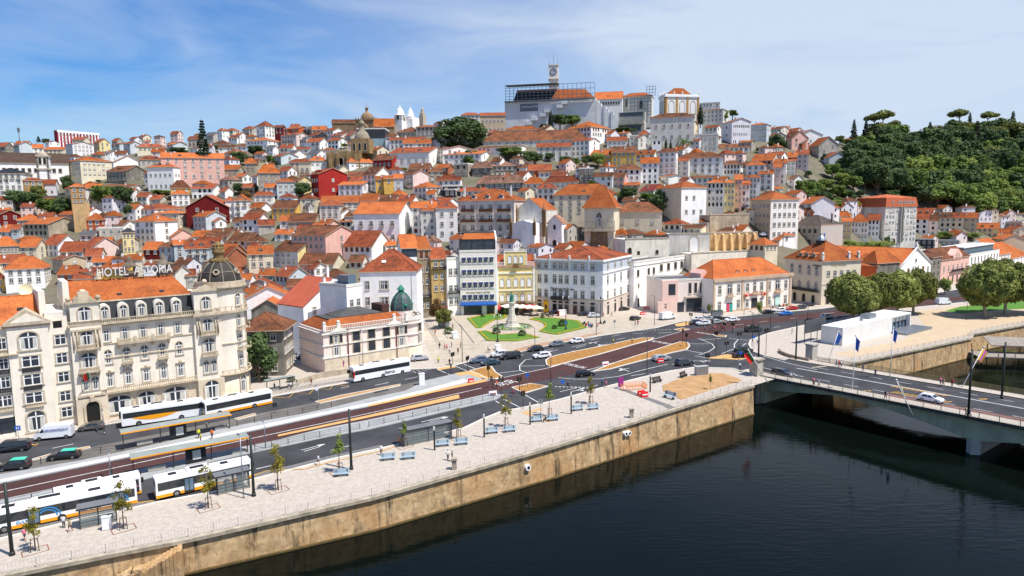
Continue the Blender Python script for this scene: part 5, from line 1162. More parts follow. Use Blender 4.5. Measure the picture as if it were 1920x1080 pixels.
def pink_cube():
 P,ang,w,d,h=facade((1245,586),(1290,591),None,12,529,None)
 P1,ang1,w1,d1,h1=facade((1240,587),(1345,583),None,14,524,None)
 b=B('pink_cultural_building','low pale pink block with tall dark windows and a crest, beside the fast food building','building',P1,ang1,w1,d1,h1)
 PP=mat('wall_salmon','E2C2B4',.9,var=.05,streak=.1);b.walls(mat('wall_palepink','E8D8CE',.9,var=.05,streak=.1),'flat');b.roof('f',0,RF['k'])
 m=MB();m.box(-w1,-w1*.72,-.6,.1,4.4,h1+.3);m.box(-w1*1.08,-w1*.76,-1.2,.1,-2,4.3);m.build('salmon_block',PP,b.t)
 b.win('F',.17,h1-5.0,2.6,4.0,'p',.61)
 for u in(.5,.6,.7):b.win('F',u,h1-4.6,1.0,3.6,'i')
 b.win('F',.62,.4,w1*.36,4.6,'p',.3);b.win('F',.34,.2,2.6,3.6,'p',.02)
 m=MB();m.box(-w1*.6,-w1*.18,-.9,0,5.3,5.8);m.build('canopy',STONE,b.t)
 m=MB();m.lathe([(.3,0),(.42,0)],14);m.v=[(x,-z,y)for x,y,z in m.v];m.box(-.25,.25,-.05,0,-.9,-.3);m.box(-.4,.4,-.05,0,.5,.75);m.build('crest',IRON,b.t,(-w1*.95,-1.22,2.9))
pink_cube()
def fast_food():
 P,ang,w,d,h=facade((1336,588),(1483,573),None,17,512,None)
 b=B('restaurant_building','two-storey white restaurant building with tan pilasters, orange hip roof and red lettering','restaurant',P,ang,w,d,h)
 b.walls(mat('wall_warmwhite','F0E8DC',.9,var=.05,streak=.1),'none');ro=b.roof('h',6.0,RF['n'],oh=-.6)
 TN=mat('tan_trim','C2A88E',.9,var=.12,streak=.2);b.band(h-1.1,1.2,.5,TN);b.band(-.1,.8,.15,TN)
 m=MB()
 for u in(.0,.345,.665,.965):x=-w+u*w;m.box(x,x+.9,-.25,-.003,0,h-1.1)
 m.box(.003,.25,d-.9,d,0,h-1.1);m.build('pilaster',TN,b.t)
 for u in(.08,.31,.42,.6,.7,.92):b.win('F',u,h-5.6,1.3,3.0,'w');b.win('F',u,1.2,1.3,3.0,'w')if u not in(.92,)else b.win('F',u,1.0,1.3,3.2,'w')
 for u in(.2,.51,.81):b.win('F',u,h-6.2,2.3 if u!=.51 else 1.3,4.2,'w');m=MB();x=-w+u*w;m.box(x-1.9,x+1.9,-1.1,0,h-6.7,h-6.4);balust(m,x-1.3,x+1.3,-.6,h-6.4,.9);m.build('balcony',TN,b.t)
 b.win('F',.51,0,3.0,4.4,'p');b.win('F',.2,0,2.9,3.5,'p');b.win('F',.81,.2,2.9,4.2,'p')
 m=MB();m.box(-w+.165*w,-w+.2*w,-.15,-.02,.1,3.2);m.build('pink_poster',mat('poster_pink','C84068',.6),b.t);m=MB();m.box(-w+.2*w,-w+.237*w,-.15,-.02,.1,3.2);m.build('teal_poster',mat('poster_teal','2E9C8C',.6),b.t)
 m=MB();m.box(-w+.78*w,-w+.845*w,-.15,-.02,.4,4.4);m.build('pale_poster',mat('poster_pale','BEE0D4',.6),b.t)
 text3('BURGER KING',1.35,mat('sign_red','C81828',.5),b.t,(-w+.51*w,-.2,5.4),sx=1.0)
 for u in(.39,.625):m=MB();x=-w+u*w;m.box(x-.8,x+.8,-.55,-.3,4.9,6.6);q=m.build('logo_sign',mat('sign_cream','F2C8A0',.5),b.t);m=MB();m.ball((x,-.56,5.75),.55,10);m.build('logo',mat('sign_red','C81828',.5),q)
 for u in(.36,.46,.56):b.dormer(ro,-w+u*w,2.6,h+.7,1.2,1.0,WL['W'],RF['n'])
 m=MB();m.prof([(-w-.2,h-1),(-w+3.2,h-1),(-w+3.2,h+1.6),(-w+1.5,h+3),(-w-.2,h+1.6)],6,12,axis='y');m.build('pink_gable',WL['p'],b.t)
fast_food()
def avenida():
 P,ang,w,d,h=facade((1478,569),(1540,572.5),1612,24,500,None)
 P,ang,w,d,h=place(1470,1539,1611,490,572,th=None,P=gp(1539,572))
 b=B('hotel_building','cream corner hotel with pointed arch windows, orange hip roof with three dormers and lantern','hotel',P,ang,w,d,h);H=h
 b.walls(mat('wall_cream2','E0D4BA',.9,var=.06,streak=.1),'none');ro=b.roof('h',7.2,RF['n'],oh=.6)
 b.band(H-.6,.5,.35,TRIMW);b.band(H*.47,.25,.15,TRIMW)
 b.grid('F',(.2,.42,.66,.86),[H-5.6],1.4,3.0,'v');b.grid('F',(.2,.42,.66,.86),[H*.3],1.4,3.0,'v');b.grid('F',(.3,.55,.8),[.2],1.6,3.2,'K')
 b.grid('R',us(5),[H-5.8],1.3,1.9,'w');b.grid('R',us(5),[H*.27],1.4,2.8,'w');b.grid('R',us(5),[.2],1.6,3.0,'K')
 m=MB();m.box(-w*.9,-w*.05,-1.3,0,H*.28,H*.28+.25);balust(m,-w*.9,-w*.05,-1.2,H*.28+.25,1.0);m.build('balcony',IRON,b.t)
 for u in(.35,.52,.7):b.dormer(ro,-w+u*w,1.2,H+1.0,1.7,1.5,WL['c'],RF['n'])
 m=MB();m.box(-1.4,1.4,-1.4,1.4,0,1.6,0);m.lathe([(2.0,1.6),(1.5,2.6),(.4,3.6),(.1,4.4)],8,1,sm=False);m.build('roof_lantern',[SLATE,STEEL],ro,(-w*.5,d*.45,H+5.8))
 for x,y in((-.4,.4),(-.5,d*.7),(-.5,d*.95)):m=MB();m.box(x-.45,x+.45,y-.45,y+.45,H-.5,H+2.2);m.ball((x,y,H+2.7),.55,8,0,1.4);m.build('chimney',WL['v'],ro)
 text3('AVENIDA',1.0,IRON,b.t,(-w*.14,-.1,H-2.2));q=text3('HOTEL AVENIDA',1.0,mat('faded_letters','B0A288'),b.t,(.1,d*.42,H-2.0),(pi/2,0,pi/2))
avenida()
def right_front():
 b=rowb('red_townhouse','brown and brick red townhouse with orange hip roof beside the cream corner hotel','house',(1609,556),(1641,560),494,14,WL['G'],'h',5.0,RF['n'],None)
 P,ang,w,d,h=facade((1641,560),(1683,552),None,14,493,None);c=B('red_townhouse','brick red townhouse front with tall white arched windows behind the plane trees','house',P,ang,w,d,h)
 c.walls(WL['o'],'none');c.roof('h',4.4,RF['n']);c.grid('F',us(3),[h-7],1.6,4,'v');c.grid('F',us(3),[h-12.5],1.6,4,'v')
 P,ang,w,d,h=facade((1683,553),(1743,540),None,42,493,None)
 m_=B('market_hall','white gabled hall front with oculus, arched windows and a very long orange roof','hall',P,ang,w,d,h)
 m_.walls(WL['W'],'y',7.5);m_.roof('y',7.5,RF['n'],oh=.1);m_.win('F',.5,h+1.2,2.0,2.0,'o')
 for u in(.42,.5,.58):m_.win('F',u,h-4.5,1.2,3.6,'v')
 m_.win('F',.28,h-4.2,2.0,3.2,'S');m_.win('F',.74,h-4.2,2.0,3.2,'S');m_.win('F',.1,h-4,1.4,2.6,'a');m_.win('F',.9,h-4,1.4,2.6,'a')
 for u in(.2,.5,.8):m_.win('F',u,0,3.4,4.8,'K')
 m=MB();
 for s in(-1,1):
  x0,x1=-w/2,-w/2+s*(w/2+.3);m.tube((x0,-.2,h+7.8),(x1,-.2,h+.1),.35,.35,6)
 m.lathe([(.9,0),(.6,.8),(.8,1.2),(.3,1.9),(.4,2.3),(.05,2.8)],10,0,(-w/2,0,h+7.7));m.build('gable_coping',WHITE,m_.t)
 b=rowb('ruined_house','narrow grey roofless-looking ruin between the gabled hall and the pink house','house',(1744,540),(1762,536),480,14,WL['G'],'s',3,RF['b']);b.grid('F',us(2),[b.h-4,b.h-9,.5],1.6,2.6,'K')
 b=rowb('pink_townhouse','pale pink townhouse with small front gable, balconies and broken brown roof','house',(1762,536),(1815,524),478,13,WL['p'],'x',4.5,RF['b'])
 b.grid('F',us(6,.03),[b.h-6.4],1.3,2.8,'w');b.grid('F',us(6,.03),[.3],1.6,3.6,'K');m=MB();m.prof([(-b.w*.62,b.h-1),(-b.w*.3,b.h-1),(-b.w*.3,b.h+1),(-b.w*.46,b.h+4),(-b.w*.62,b.h+1)],-.3,3,axis='y');g=m.build('front_gable',WL['p'],b.t)
 b.win('F',.5,b.h+.3,.9,1.3,'w',.3);b.win('F',.58,b.h+.3,.9,1.3,'w',.3);m=MB();x0,x1=-b.w*.7,-b.w*.25;m.box(x0,x1,-1,0,b.h-6.9,b.h-6.6);balust(m,x0,x1,-.9,b.h-6.6,.9);m.build('balcony',IRON,b.t)
 P,ang,w,d,h=facade((1815,524),(1871,511),None,30,470,None);b=B('modern_building','white modern block with strip windows and glass roof terrace','building',P,ang,w,d,h)
 b.walls(WL['W'],'flat');b.roof('f',0,RF['k'])
 for z in(h-4.2,h-9,h-13.5):b.grid('F',us(9,.02),[z],1.2,3.0,'i')
 b.win('F',.5,.2,w*.9,3.4,'p');m=MB();m.box(-w,0,3,12,h+.3,h+3.6);m.build('glass_pavilion',GLASSB,b.t);m=MB();m.box(-w-.5,.5,2.5,13,h+3.6,h+4.1);m.build('terrace_roof',WHITE,b.t)
 for L,Cn,ye,lab,wc in(((1871,511),(1893,506),473,'pale townhouse with orange roof right of the white modern block','v'),((1893,506),(1935,497),476,'white townhouse with small pediment at the right edge','W'),((1935,497),(1990,486),470,'white townhouse cut by the right edge of the view','w')):
  b=rowb('townhouse',lab,'house',L,Cn,ye,22,WL[wc],'x',8,RF['n']);b.grid('F',us(3 if wc=='v' else 5),[b.h-3.6,b.h-8,b.h-12],1.2,2.2,'w')
right_front()
def pavilion():
 P,ang,w,d,h=facade((1561,640),(1579,648.5),None,1,615,None)
 A=gp(1579,648.5);Bp=gp(1672,625);X=(Bp-A);X.z=0;L=X.length;X.normalize();ang=atan2(X.y,X.x)
 h=hsolve(A,616);C_=gp(1561,639.5);Y=Vector((-X.y,X.x,0));d=abs((C_-A).dot(Y))
 b=B('riverside_pavilion','plain white box pavilion with flat roof on the riverside terrace','pavilion',A+X*L,ang,L,max(d,6),h)
 b.walls(mat('pavilion_panel','D6D6D2',.7,var=.06,streak=.15),'flat');m=MB();m.box(-L,0,0,b.d,h+.003,h+.15);m.build('roof',mat('pale_roof','D8D8D8',.7,var=.05),b.t)
 m=MB();m.box(-L*.35,-L*.2,2,4.5,h+.15,h+1.4);m.box(-L*.5,-L*.47,2,2.6,h+.15,h+.9);m.build('roof_vent',STEEL,b.t)
 m=MB();X2=14;m.box(.3,X2,2.0,11,-.5,.0);q=m.build('x',WHITE,b.t);bpy.data.objects.remove(q)
 g=thing('glass_pavilion','grey framed glazed pavilion with deck, joined to the white box pavilion','pavilion',A+X*L,ang)
 m=MB();m.box(.2,15,2.5,9,-1,3.9,0);m.build('glazed_wall',GLASSB,g);m=MB()
 for k in range(7):x=.2+14.8*k/6;m.box(x-.1,x+.1,2.3,2.5,0,3.9)
 m.box(.2,15,2.3,2.5,1.9,2.05);m.build('frame',IRON,g);m=MB();m.box(.2,15.2,2.1,9.2,2.1,3.9)if False else m.box(.1,15.6,1.2,9.4,3.9,4.3);m.box(15,15.5,1.2,9.4,-1,3.9);m.build('roof',mat('pale_roof','D8D8D8',.7,var=.05),g)
 m=MB();
 for k in range(6):x=.5+14.6*k/6;m.face([(x,2.28,2.1),(x+2.1,2.28,2.1),(x+2.1,2.28,3.8),(x,2.28,3.8)])
 m.build('blind',SHW,g);m=MB();m.box(-.5,17,-4.5,1.2,-.3,.35);m.build('deck',STEEL,g)
 S1=gp(1512,644);S2=gp(1541,637);X=S2-S1;X.z=0;a2=atan2(X.y,X.x);Ls=X.length*1.28;hh=hsolve(S1,601)
 t=thing('display_screen','large dark slatted screen standing on four poles beside the white pavilion','screen',S1-X*.1,a2)
 m=MB();m.box(-.3,Ls,-.15,.15,hh*.45,hh);m.build('panel',mat('dark_panel','4A4C50',.6,var=.1),t)
 for k in range(4):m=MB();x=.2+k*(Ls-.6)/3;m.tube((x,.25,0),(x,.25,hh),.1);m.build('pole',IRON,t)
pavilion()
def rwall(label,L,Cn,ytop,thick=6,m=None,x1=None,yb_pts=None,name='retaining_wall',P=None,Q=None):
 A=P or hp(*L);Bp=Q or hp(*Cn);X=Bp-A;X.z=0;w=X.length;X.normalize();h=hsolve(Bp,ytop)
 b=B(name,label,'wall',Bp,atan2(X.y,X.x),w,thick,h);b.walls(m or WL['v'],'flat',fnd=8);mb=MB();mb.box(-w,0,-.15,.5,h,h+.5);mb.build('coping',STONE,b.t);return b
SANDW=mat('ochre_wall','D2AE7C',.9,var=.2,scale=.4,streak=.6,bump=.08);CLIFF=mat('pale_rendered_wall','E6DECC',.9,var=.14,scale=.25,detail=8,streak=.7,bump=.06)
b=rwall('high pale retaining wall with arched openings under the terrace cars',(1172,520),(1254,512),447,14,CLIFF)
for u,z,k in((.1,.5,'K'),(.3,2.2,'k'),(.72,3.6,'K')):b.win('F',u,b.h-7+z*.2,1.6 if u<.2 else 1.2,3.4 if u<.2 else 1.6,k)
m=MB();balust(m,-b.w,0,.4,b.h+.5,1.1,40);m.build('railing',IRON,b.t)
b=rwall('grey white retaining wall with a blind arch and small door, right of the high pale wall',(1254,480),(1330,487),438,12,WL['v'])
b.win('F',.62,b.h-10,3.6,9,'A');b.win('F',.6,b.h-10.4,1.2,2.6,'K')
b=rwall('ochre buttressed retaining wall below the parked cars',(1332,470),(1420,462),436,8,SANDW)
for k in range(6):m=MB();x=-b.w+b.w*(k+.5)/6;m.prof([(0,b.h),(-1.0,b.h*.9),(-2.4,-3),(0,-3)],x-.5,x+.5);m.build('buttress',SANDW,b.t)
b=rwall('long low pale terrace wall below the blind arch wall',(1296,512),(1412,478),470,8,CLIFF)
b=rwall('steep rocky street wall below the line of parked cars',(1330,452),(1404,440),402,8,mat('rock_wall','A89A84',.95,var=.35,scale=.3,detail=10,bump=.4,streak=.6))
# ================================================================= hillside: landmarks
def lm(name,label,cat,x0,xc,x1,ye,yb,cr=None,th=None,d=None,w=None,P=None):
 c=cr or(lambda x,y:(x,y));X0,Ye=c(x0,ye);XC,Yb=c(xc,yb);X1,_=c(x1,yb)
 P,ang,w,d,h=place(X0,XC,X1,Ye,Yb,th,d,w,P,160,90);HOUSES.append((None,'',0,0,True,(X0,X1,Ye,Yb,P.y)));return B(name,label,cat,P,ang,w,d,h)
cA,cBc,cC,cD,cE,cF,cG,cH,cI,cJ,cK,cL,cM=CR(0,220,4),CR(440,190,4),CR(0,440,4),CR(440,440,4),CR(800,80,3),CR(1380,200,3.552),CR(1160,290,6),CR(940,360,6),CR(1180,150,6.39),CR(640,180,6),CR(1560,420,5.333),CR(1400,400,7.385),CR(340,440,8)
cP=CR(940,90,6.39)
SCAF=mat('scaffold_steel','6A7A80',.5,.4,.4,var=.1);NET=mat('scaffold_sheeting','D2D3D4',.8,var=.10,scale=.12,detail=9,streak=.2,bump=.6)
def scaf(m,x0,x1,y,z0,z1,sx=3.0,sz=2.2,dy=1.4,r=.07):
 nx=max(1,round((x1-x0)/sx));nz=max(1,round((z1-z0)/sz))
 for yy in(y,y-dy):
  for i in range(nx+1):x=x0+(x1-x0)*i/nx;m.box(x-r,x+r,yy-r,yy+r,z0,z1)
  for j in range(nz+1):z=z0+(z1-z0)*j/nz;m.box(x0,x1,yy-r,yy+r,z-r,z+r)
def palace():
 b=lm('sheeted_palace','hilltop palace wrapped in pale scaffold sheeting with a dark tarpaulin roof half','palace',45,1130,1135,590,960,cP,th=4,d=26);w,h,d=b.w,b.h,b.d
 b.walls(NET,'none',fnd=10);k=w/1085
 X=lambda px:-w+(px-45)*k
 m=MB();uvq=lambda q:[(p[0],p[1])for p in q]
 q=[(X(600),.3,h),(X(1120),.3,h),(X(1000),8,h+7.2),(X(660),8,h+7.8)];m.face(q,0,uvq(q));q=[(X(1120),.3,h),(X(1120),d,h),(X(1000),18,h+7.2),(X(1000),8,h+7.2)];m.face(q,0,[(p[1],p[0])for p in q]);q=[(X(1120),d,h),(X(100),d,h),(X(160),18,h+7.5),(X(1000),18,h+7.2)];m.face(q,0,uvq(q));q=[(X(660),8,h+7.8),(X(1000),8,h+7.2),(X(1000),18,h+7.2),(X(660),18,h+7.8)];m.face(q,0,uvq(q));m.build('roof',RF['n'],b.t)
 m=MB();m.face([(X(150),.5,h),(X(610),.5,h),(X(660),8,h+8.6),(X(175),8,h+8.6)]);m.face([(X(175),8,h+8.6),(X(660),8,h+8.6),(X(660),20,h+7),(X(175),20,h+7)]);m.face([(X(610),.5,h),(X(610),20,h),(X(660),20,h+7),(X(660),8,h+8.6)]);m.build('tarpaulin_roof',mat('dark_tarpaulin','2E1A1A',.6,var=.2),b.t)
 m=MB();scaf(m,X(60),X(700),-.4,h-1,h+10.6,2.9,2.1);m.box(X(60),X(690),-2,6,h+10.5,h+10.8);scaf(m,X(700),X(1120),-.4,h-1,h+10,3.0,3.2);m.box(X(40),X(1120),-2.0,-.4,h-.8,h-.5);m.build('scaffolding',SCAF,b.t)
 for i,(px,py)in enumerate([(345,870),(400,820),(508,775),(562,728),(710,682),(765,637)]):z=(960-py)/(960-590)*h;x=X(px);m=MB();m.box(x-2.1,x+2.1,-2.2,.1,z-1.4,z+1.0);m.build('sheeted_landing',NET,b.t)
 m=MB();z=(960-680)/370*h;m.box(X(232),X(448),-.3,-.15,z-2.6,z+2.6);q=m.build('banner',mat('banner_slate','6C7482',.7,var=.05),b.t);text3('VIRGALOPES',1.9,WHITE,b.t,(X(355),-.36,z-.1),sx=1.2)
 m=MB();m.prof([(0,0),(0,h*.93),(-1,h*.93),(-7,h*.0)],-1.2,1.2)if False else None
 for x0,x1,h1,h0,y0 in((1135,1390,.93,.30,3),):
  n=9;m=MB()
  for i in range(n):a=X(x0+(x1-x0)*i/n);c=X(x0+(x1-x0)*(i+1)/n);hh=h*(h1+(h0-h1)*i/n)*(1-.04*(i%3));m.box(a,c-.003,1+.35*(i%3),22-i,-8,hh)
  m.build('sheeted_wing',NET,b.t)
 t=lm('clock_tower','white stone clock tower with clock face and tall metal masts rising behind the palace','clock tower',572,683,684,205,960,cP,th=3,d=6.5,P=aty(*cP(683,960),470+52));w,h,d=t.w,t.h,t.d
 ST=mat('tower_stone','E0DBD0',.9,var=.1,streak=.25);m=MB();z1=h*.80;m.box(-w,0,0,d,-20,z1-4);m.box(-w+.4,-.4,.4,d-.4,z1-4,z1);m.box(-w,0,0,d,z1,h);m.build('shaft',ST,t.t)
 m=MB();m.box(-w-.5,.5,-.5,d+.5,z1-.9,z1);m.box(-w-.4,.4,-.4,d+.4,z1-5.2,z1-4.4);m.box(-w-.4,.4,-.4,d+.4,h,h+.6);m.build('cornice',ST,t.t);t.win('F',.5,z1-11,1.4,3.4,'K')
 zc=z1+(h-z1)*.5;m=MB();m.lathe([(.01,0),(2.0,0)],28,0);m.v=[(x,z,y)for x,y,z in m.v];c=m.build('clock_face',mat('clock_white','D8DDE0',.5),t.t,(-w/2,-.12,zc))
 m=MB();m.lathe([(2.0,-.1),(2.0,.2),(2.4,.2),(2.4,-.1)],28,0,sm=False);m.v=[(x,-z,y)for x,y,z in m.v];m.box(-.12,.12,-.25,-.05,-.1,1.3);m.box(-.1,.9,-.25,-.05,-.12,.12)
 for i in range(12):a=i*pi/6;m.box(1.6*cos(a)-.12,1.6*cos(a)+.12,-.2,-.05,1.6*sin(a)-.12,1.6*sin(a)+.12)
 m.build('clock_hands',mat('clock_blue','3A4656',.6),c);m=MB();s=P_=t.P.y/FPX/6.39
 for x,hh in((-w+.3,105),(-w/2,180),(-.3,105)):m.tube((x,d/2,h),(x,d/2,h+hh*s),.16,.08,6)
 m.build('mast',SCAF,t.t)
 c=lm('palace_wing','long palace wing with bright orange roof right of the sheeted palace','palace',1120,1450,1452,600,760,cP,th=2,d=16);c.walls(WL['w'],'x',6.5,fnd=12);c.roof('x',6.5,RF['n']);c.grid('F',us(9),[c.h-4.5],1.3,1.9,'i')
 c=lm('scaffolded_chapel','grey chapel caged in scaffolding between the palace wing and the arched museum','chapel',1430,1800,1850,570,765,cP,th=6,d=15);c.walls(WL['v'],'none',fnd=12);c.roof('h',4.0,RF['n']);c.win('F',.66,c.h*.25,2.4,6.0,'K');c.win('F',.18,c.h*.4,1.2,6,'K');m=MB();scaf(m,-c.w,0,-.6,-2,c.h+.5,2.8,2.4);scaf(m,-4,3,-.4,c.h,c.h+7,2.3,2.3);m.build('scaffolding',SCAF,c.t)
 c=lm('concrete_building','modern grey concrete building with horizontal decks below the scaffolded chapel','building',1180,1710,1780,890,1010,cP,th=6,d=14);c.walls(WL['g'],'flat',fnd=12);c.roof('f',0,RF['k']);m=MB();m.box(-c.w*.95,-.5,-1.6,0,c.h-1,c.h+1.8);m.box(-c.w*.6,0,3,12,c.h,c.h+8);m.build('deck',CONC,c.t)
 c.grid('F',us(6),[c.h-5.6],5.0,4.0,'p');m=MB();m.box(-c.w*.56,-1,2.9,2.99,c.h+5,c.h+7.6);m.build('ribbon_window',GLASS,c.t)
palace()
def museum():
 b=lm('arched_museum','white and sandstone museum with three tall blind arches and urns under a pyramid roof','museum',355,430,830,185,520,cI,th=None);w,h,d=b.w,b.h,b.d
 b.walls(mat('museum_white','ECE9E2',.9,var=.04),'none',fnd=10);m=MB();
 q=[(-w+2,2,h+.6),(-2,2,h+.6),(-2,d-4,h+.6),(-w+2,d-4,h+.6)];a=(-w/2,d*.35,h+6.5);c_=(-w/2,d*.62,h+6.5)
 m.face([q[0],q[1],a],0,[(0,0),(8,0),(4,6)]);m.face([q[1],q[2],c_,a],0,[(0,0),(9,0),(7,6),(2,6)]);m.face([q[2],q[3],c_],0,[(0,0),(8,0),(4,6)]);m.face([q[3],q[0],a,c_],0,[(0,0),(9,0),(7,6),(2,6)]);m.build('roof',RF['n'],b.t)
 m=MB();sw=mat('sand_pilaster','B8894E',.9,var=.2)
 for i in range(4):y=(d-1.4)*i/3;m.box(.003,.35,y,y+1.4,-8,h-1)
 m.box(-1.5,0,-.3,-.003,-8,h-1);m.build('pilaster',sw,b.t)
 for i in range(3):b.win('R',(i+.5)/3*.96+.02,h*.38,d/3*.42,h*.42,'A',.03)
 b.grid('F',us(4),[h*.45],1.0,h*.35,'A');m=MB();m.box(-w-.6,.7,-.7,d+.6,h-1,h+.2);m.box(-w,.2,-.2,d,h+.2,h+1.1)
 for x,y in[(0,d*i/4)for i in range(5)]+[(-w*i/5,0)for i in range(1,6)]:m.lathe([(.3,0),(.6,.8),(.25,1.4),(.35,1.9),(.05,2.4)],8,0,(x,y,h+1.1))
 m.build('cornice',WHITE,b.t)
museum()
def churches():
 b=lm('domed_church','brown stone church crossing with low dome and lantern on the skyline','church',910,1040,1080,130,200,cBc,th=20);w,h,d=b.w,b.h,b.d
 BR_=mat('brown_church_stone','8A7358',.9,var=.25,streak=.4);b.walls(BR_,'flat',fnd=12);m=MB();m.box(-w-.5,.5,-.5,d+.5,h-1,h)
 for x,y in[(-w*i/6,0)for i in range(7)]+[(0,d*i/4)for i in range(5)]:m.lathe([(.3,0),(.5,.6),(.15,1.2),(.05,2.8)],6,0,(x,y,h))
 m.build('cornice',BR_,b.t);m=MB();R=min(w,d)*.42;m.lathe([(R,0),(R,1),(R*.93,2.4),(R*.75,4),(R*.5,5.2),(R*.22,5.9),(R*.2,8.2),(R*.3,8.4),(R*.18,9.2),(.15,10.2),(.1,13)],22,0,(-w/2,d/2,h));m.build('dome',BR_,b.t)
 m=MB();m.prof([(-w*.95,-12),(-w*.25,-12),(-w*.25,h*.15),(-w*.6,h*.75),(-w*.95,h*.15)],-6,0,axis='y');m.build('transept',BR_,b.t)
 c=lm('church_nave','low brown roofed nave left of the domed church','church',730,905,912,160,195,cBc,th=5,d=10);c.walls(BR_,'x',3,fnd=10);c.roof('x',3,RF['b'])
 c=lm('church_nave','orange roofed nave between the domed church and the white towers','church',1045,1195,1200,185,215,cBc,th=5,d=12);c.walls(BR_,'x',6,fnd=10);c.roof('x',6,RF['o'])
 b=lm('white_church','white church with two bell towers and a tall baroque front seen edge-on, on the skyline','church',1200,1255,1345,100,200,cBc,th=30);w,h,d=b.w,b.h,b.d
 m=MB();m.box(-w,0,0,w,-12,h);m.box(-w*.2,d*.3,w,d*1.3,-12,h*.72);m.prof([(w,h*.72),(d*1.3,h*.72),((w+d*1.3)/2,h*.9)],-w*.2,d*.3);m.build('wall',WL['W'],b.t)
 for x,y,s in((-w/2,w/2,1.0),(d*.1,w*1.6,.8)):
  m=MB();m.box(x-w*.5*s,x+w*.5*s,y-w*.5*s,y+w*.5*s,h*.6,h*(1 if s==1 else .95));m.lathe([(w*.62*s,0),(w*.5*s,1.5),(w*.34*s,4.2),(w*.12*s,5.6),(.1,7.5)],8,0,(x,y,h*(1 if s==1 else .95)),sm=False);m.build('bell_tower',WL['W'],b.t)
 b.win('F',.5,h*.66,1.6,3.0,'K');b.win('R',.2,h*.6,1.4,2.6,'K',.0)
 m=MB();x=d*.75;m.box(x-1,x+2.2,w*.6,w*1.4,-12,h*.95);m.box(x-.6,x+1.6,w*.7,w*1.3,h*.95,h*1.12);m.lathe([(1.5,0),(1.0,1.5),(1.2,2),(.5,3.4),(.1,5),(.06,8.5)],8,0,(x+.5,w,h*1.12));m.build('baroque_front',STONE,b.t)
 m=MB();m.box(-w*.1,d*.3,w,d*1.2,h*.72,h*.73);m.build('roof',RF['n'],b.t)
 b=lm('crenellated_cathedral','ochre stone fortress cathedral with battlements and a round lantern tower','cathedral',690,940,1095,385,500,cBc,th=18);w,h,d=b.w,b.h,b.d;SS=mat('cathedral_stone','957C56',.9,var=.3,scale=.3,detail=8,streak=.5,bump=.1)
 b.walls(SS,'flat',fnd=8);m=MB();n=26
 for i in range(n):x=-w+w*i/n;m.box(x,x+w/n*.55,0,.6,h,h+1.2)
 for i in range(12):y=d*i/12;m.box(-.6,0,y,y+d/12*.55,h,h+1.2)
 m.build('battlement',SS,b.t)
 for u in(.12,.35,.65,.88):m=MB();x=-w+w*u;m.box(x-.8,x+.8,-.8,0,-8,h-.6);m.build('buttress',SS,b.t);b.win('F',.42,.5,3.4,5.6,'K',.02)
 m=MB();x0=-w*.12;m.box(x0-4,x0+7,4,14,h,h+8.5);m.build('tower',SS,b.t);m=MB();m.lathe([(4.6,0),(4.4,1.5),(3.5,3.5),(2,5),(1.6,5.3),(1.6,8.5),(2,8.9),(1.3,10.4),(.2,11.5),(.15,13.5)],16,0,(x0+1.5,9,h+8.5));m.build('lantern',mat('grey_dome_stone','8E8472',.9,var=.3),b.t)
 for i in range(3):link('window',wmesh('K'),b.t,(x0-2+i*3.4,3.98,h+1.5),0,(1.4,1,4.5))
 b=lm('bell_tower_church','white church with a slim bell tower and long dark brown roof at the left','church',-30,525,527,345,490,cA,th=2,d=16);b.walls(WL['w'],'x',6.0,fnd=8);b.roof('x',6.0,mat('dark_brown_roof','4A3A30',.9,var=.25));b.grid('F',us(10),[b.h-5.5],1.5,2.2,'i')
 c=lm('bell_tower','slim white bell tower with dark stone corners standing in front of the long dark roof','bell tower',290,383,388,285,555,cA,th=8,d=7);c.walls(WL['W'],'flat',fnd=8);quoin(c,0,c.h,'F',mat('dark_quoin','6A6258',.9,var=.3),1.2);c.grid('F',(.33,.7),[c.h-5],1.3,3.6,'K');c.band(c.h-.8,.8,.5,STONE,'FR');c.band(c.h*.6,.8,.5,STONE,'FR');m=MB();balust(m,-c.w,0,0,c.h,1.3);m.lathe([(2.4,0),(2.0,1.5),(.4,2.4)],10,0,(-c.w/2,c.d/2,c.h));m.build('cap',STONE,c.t)
churches()
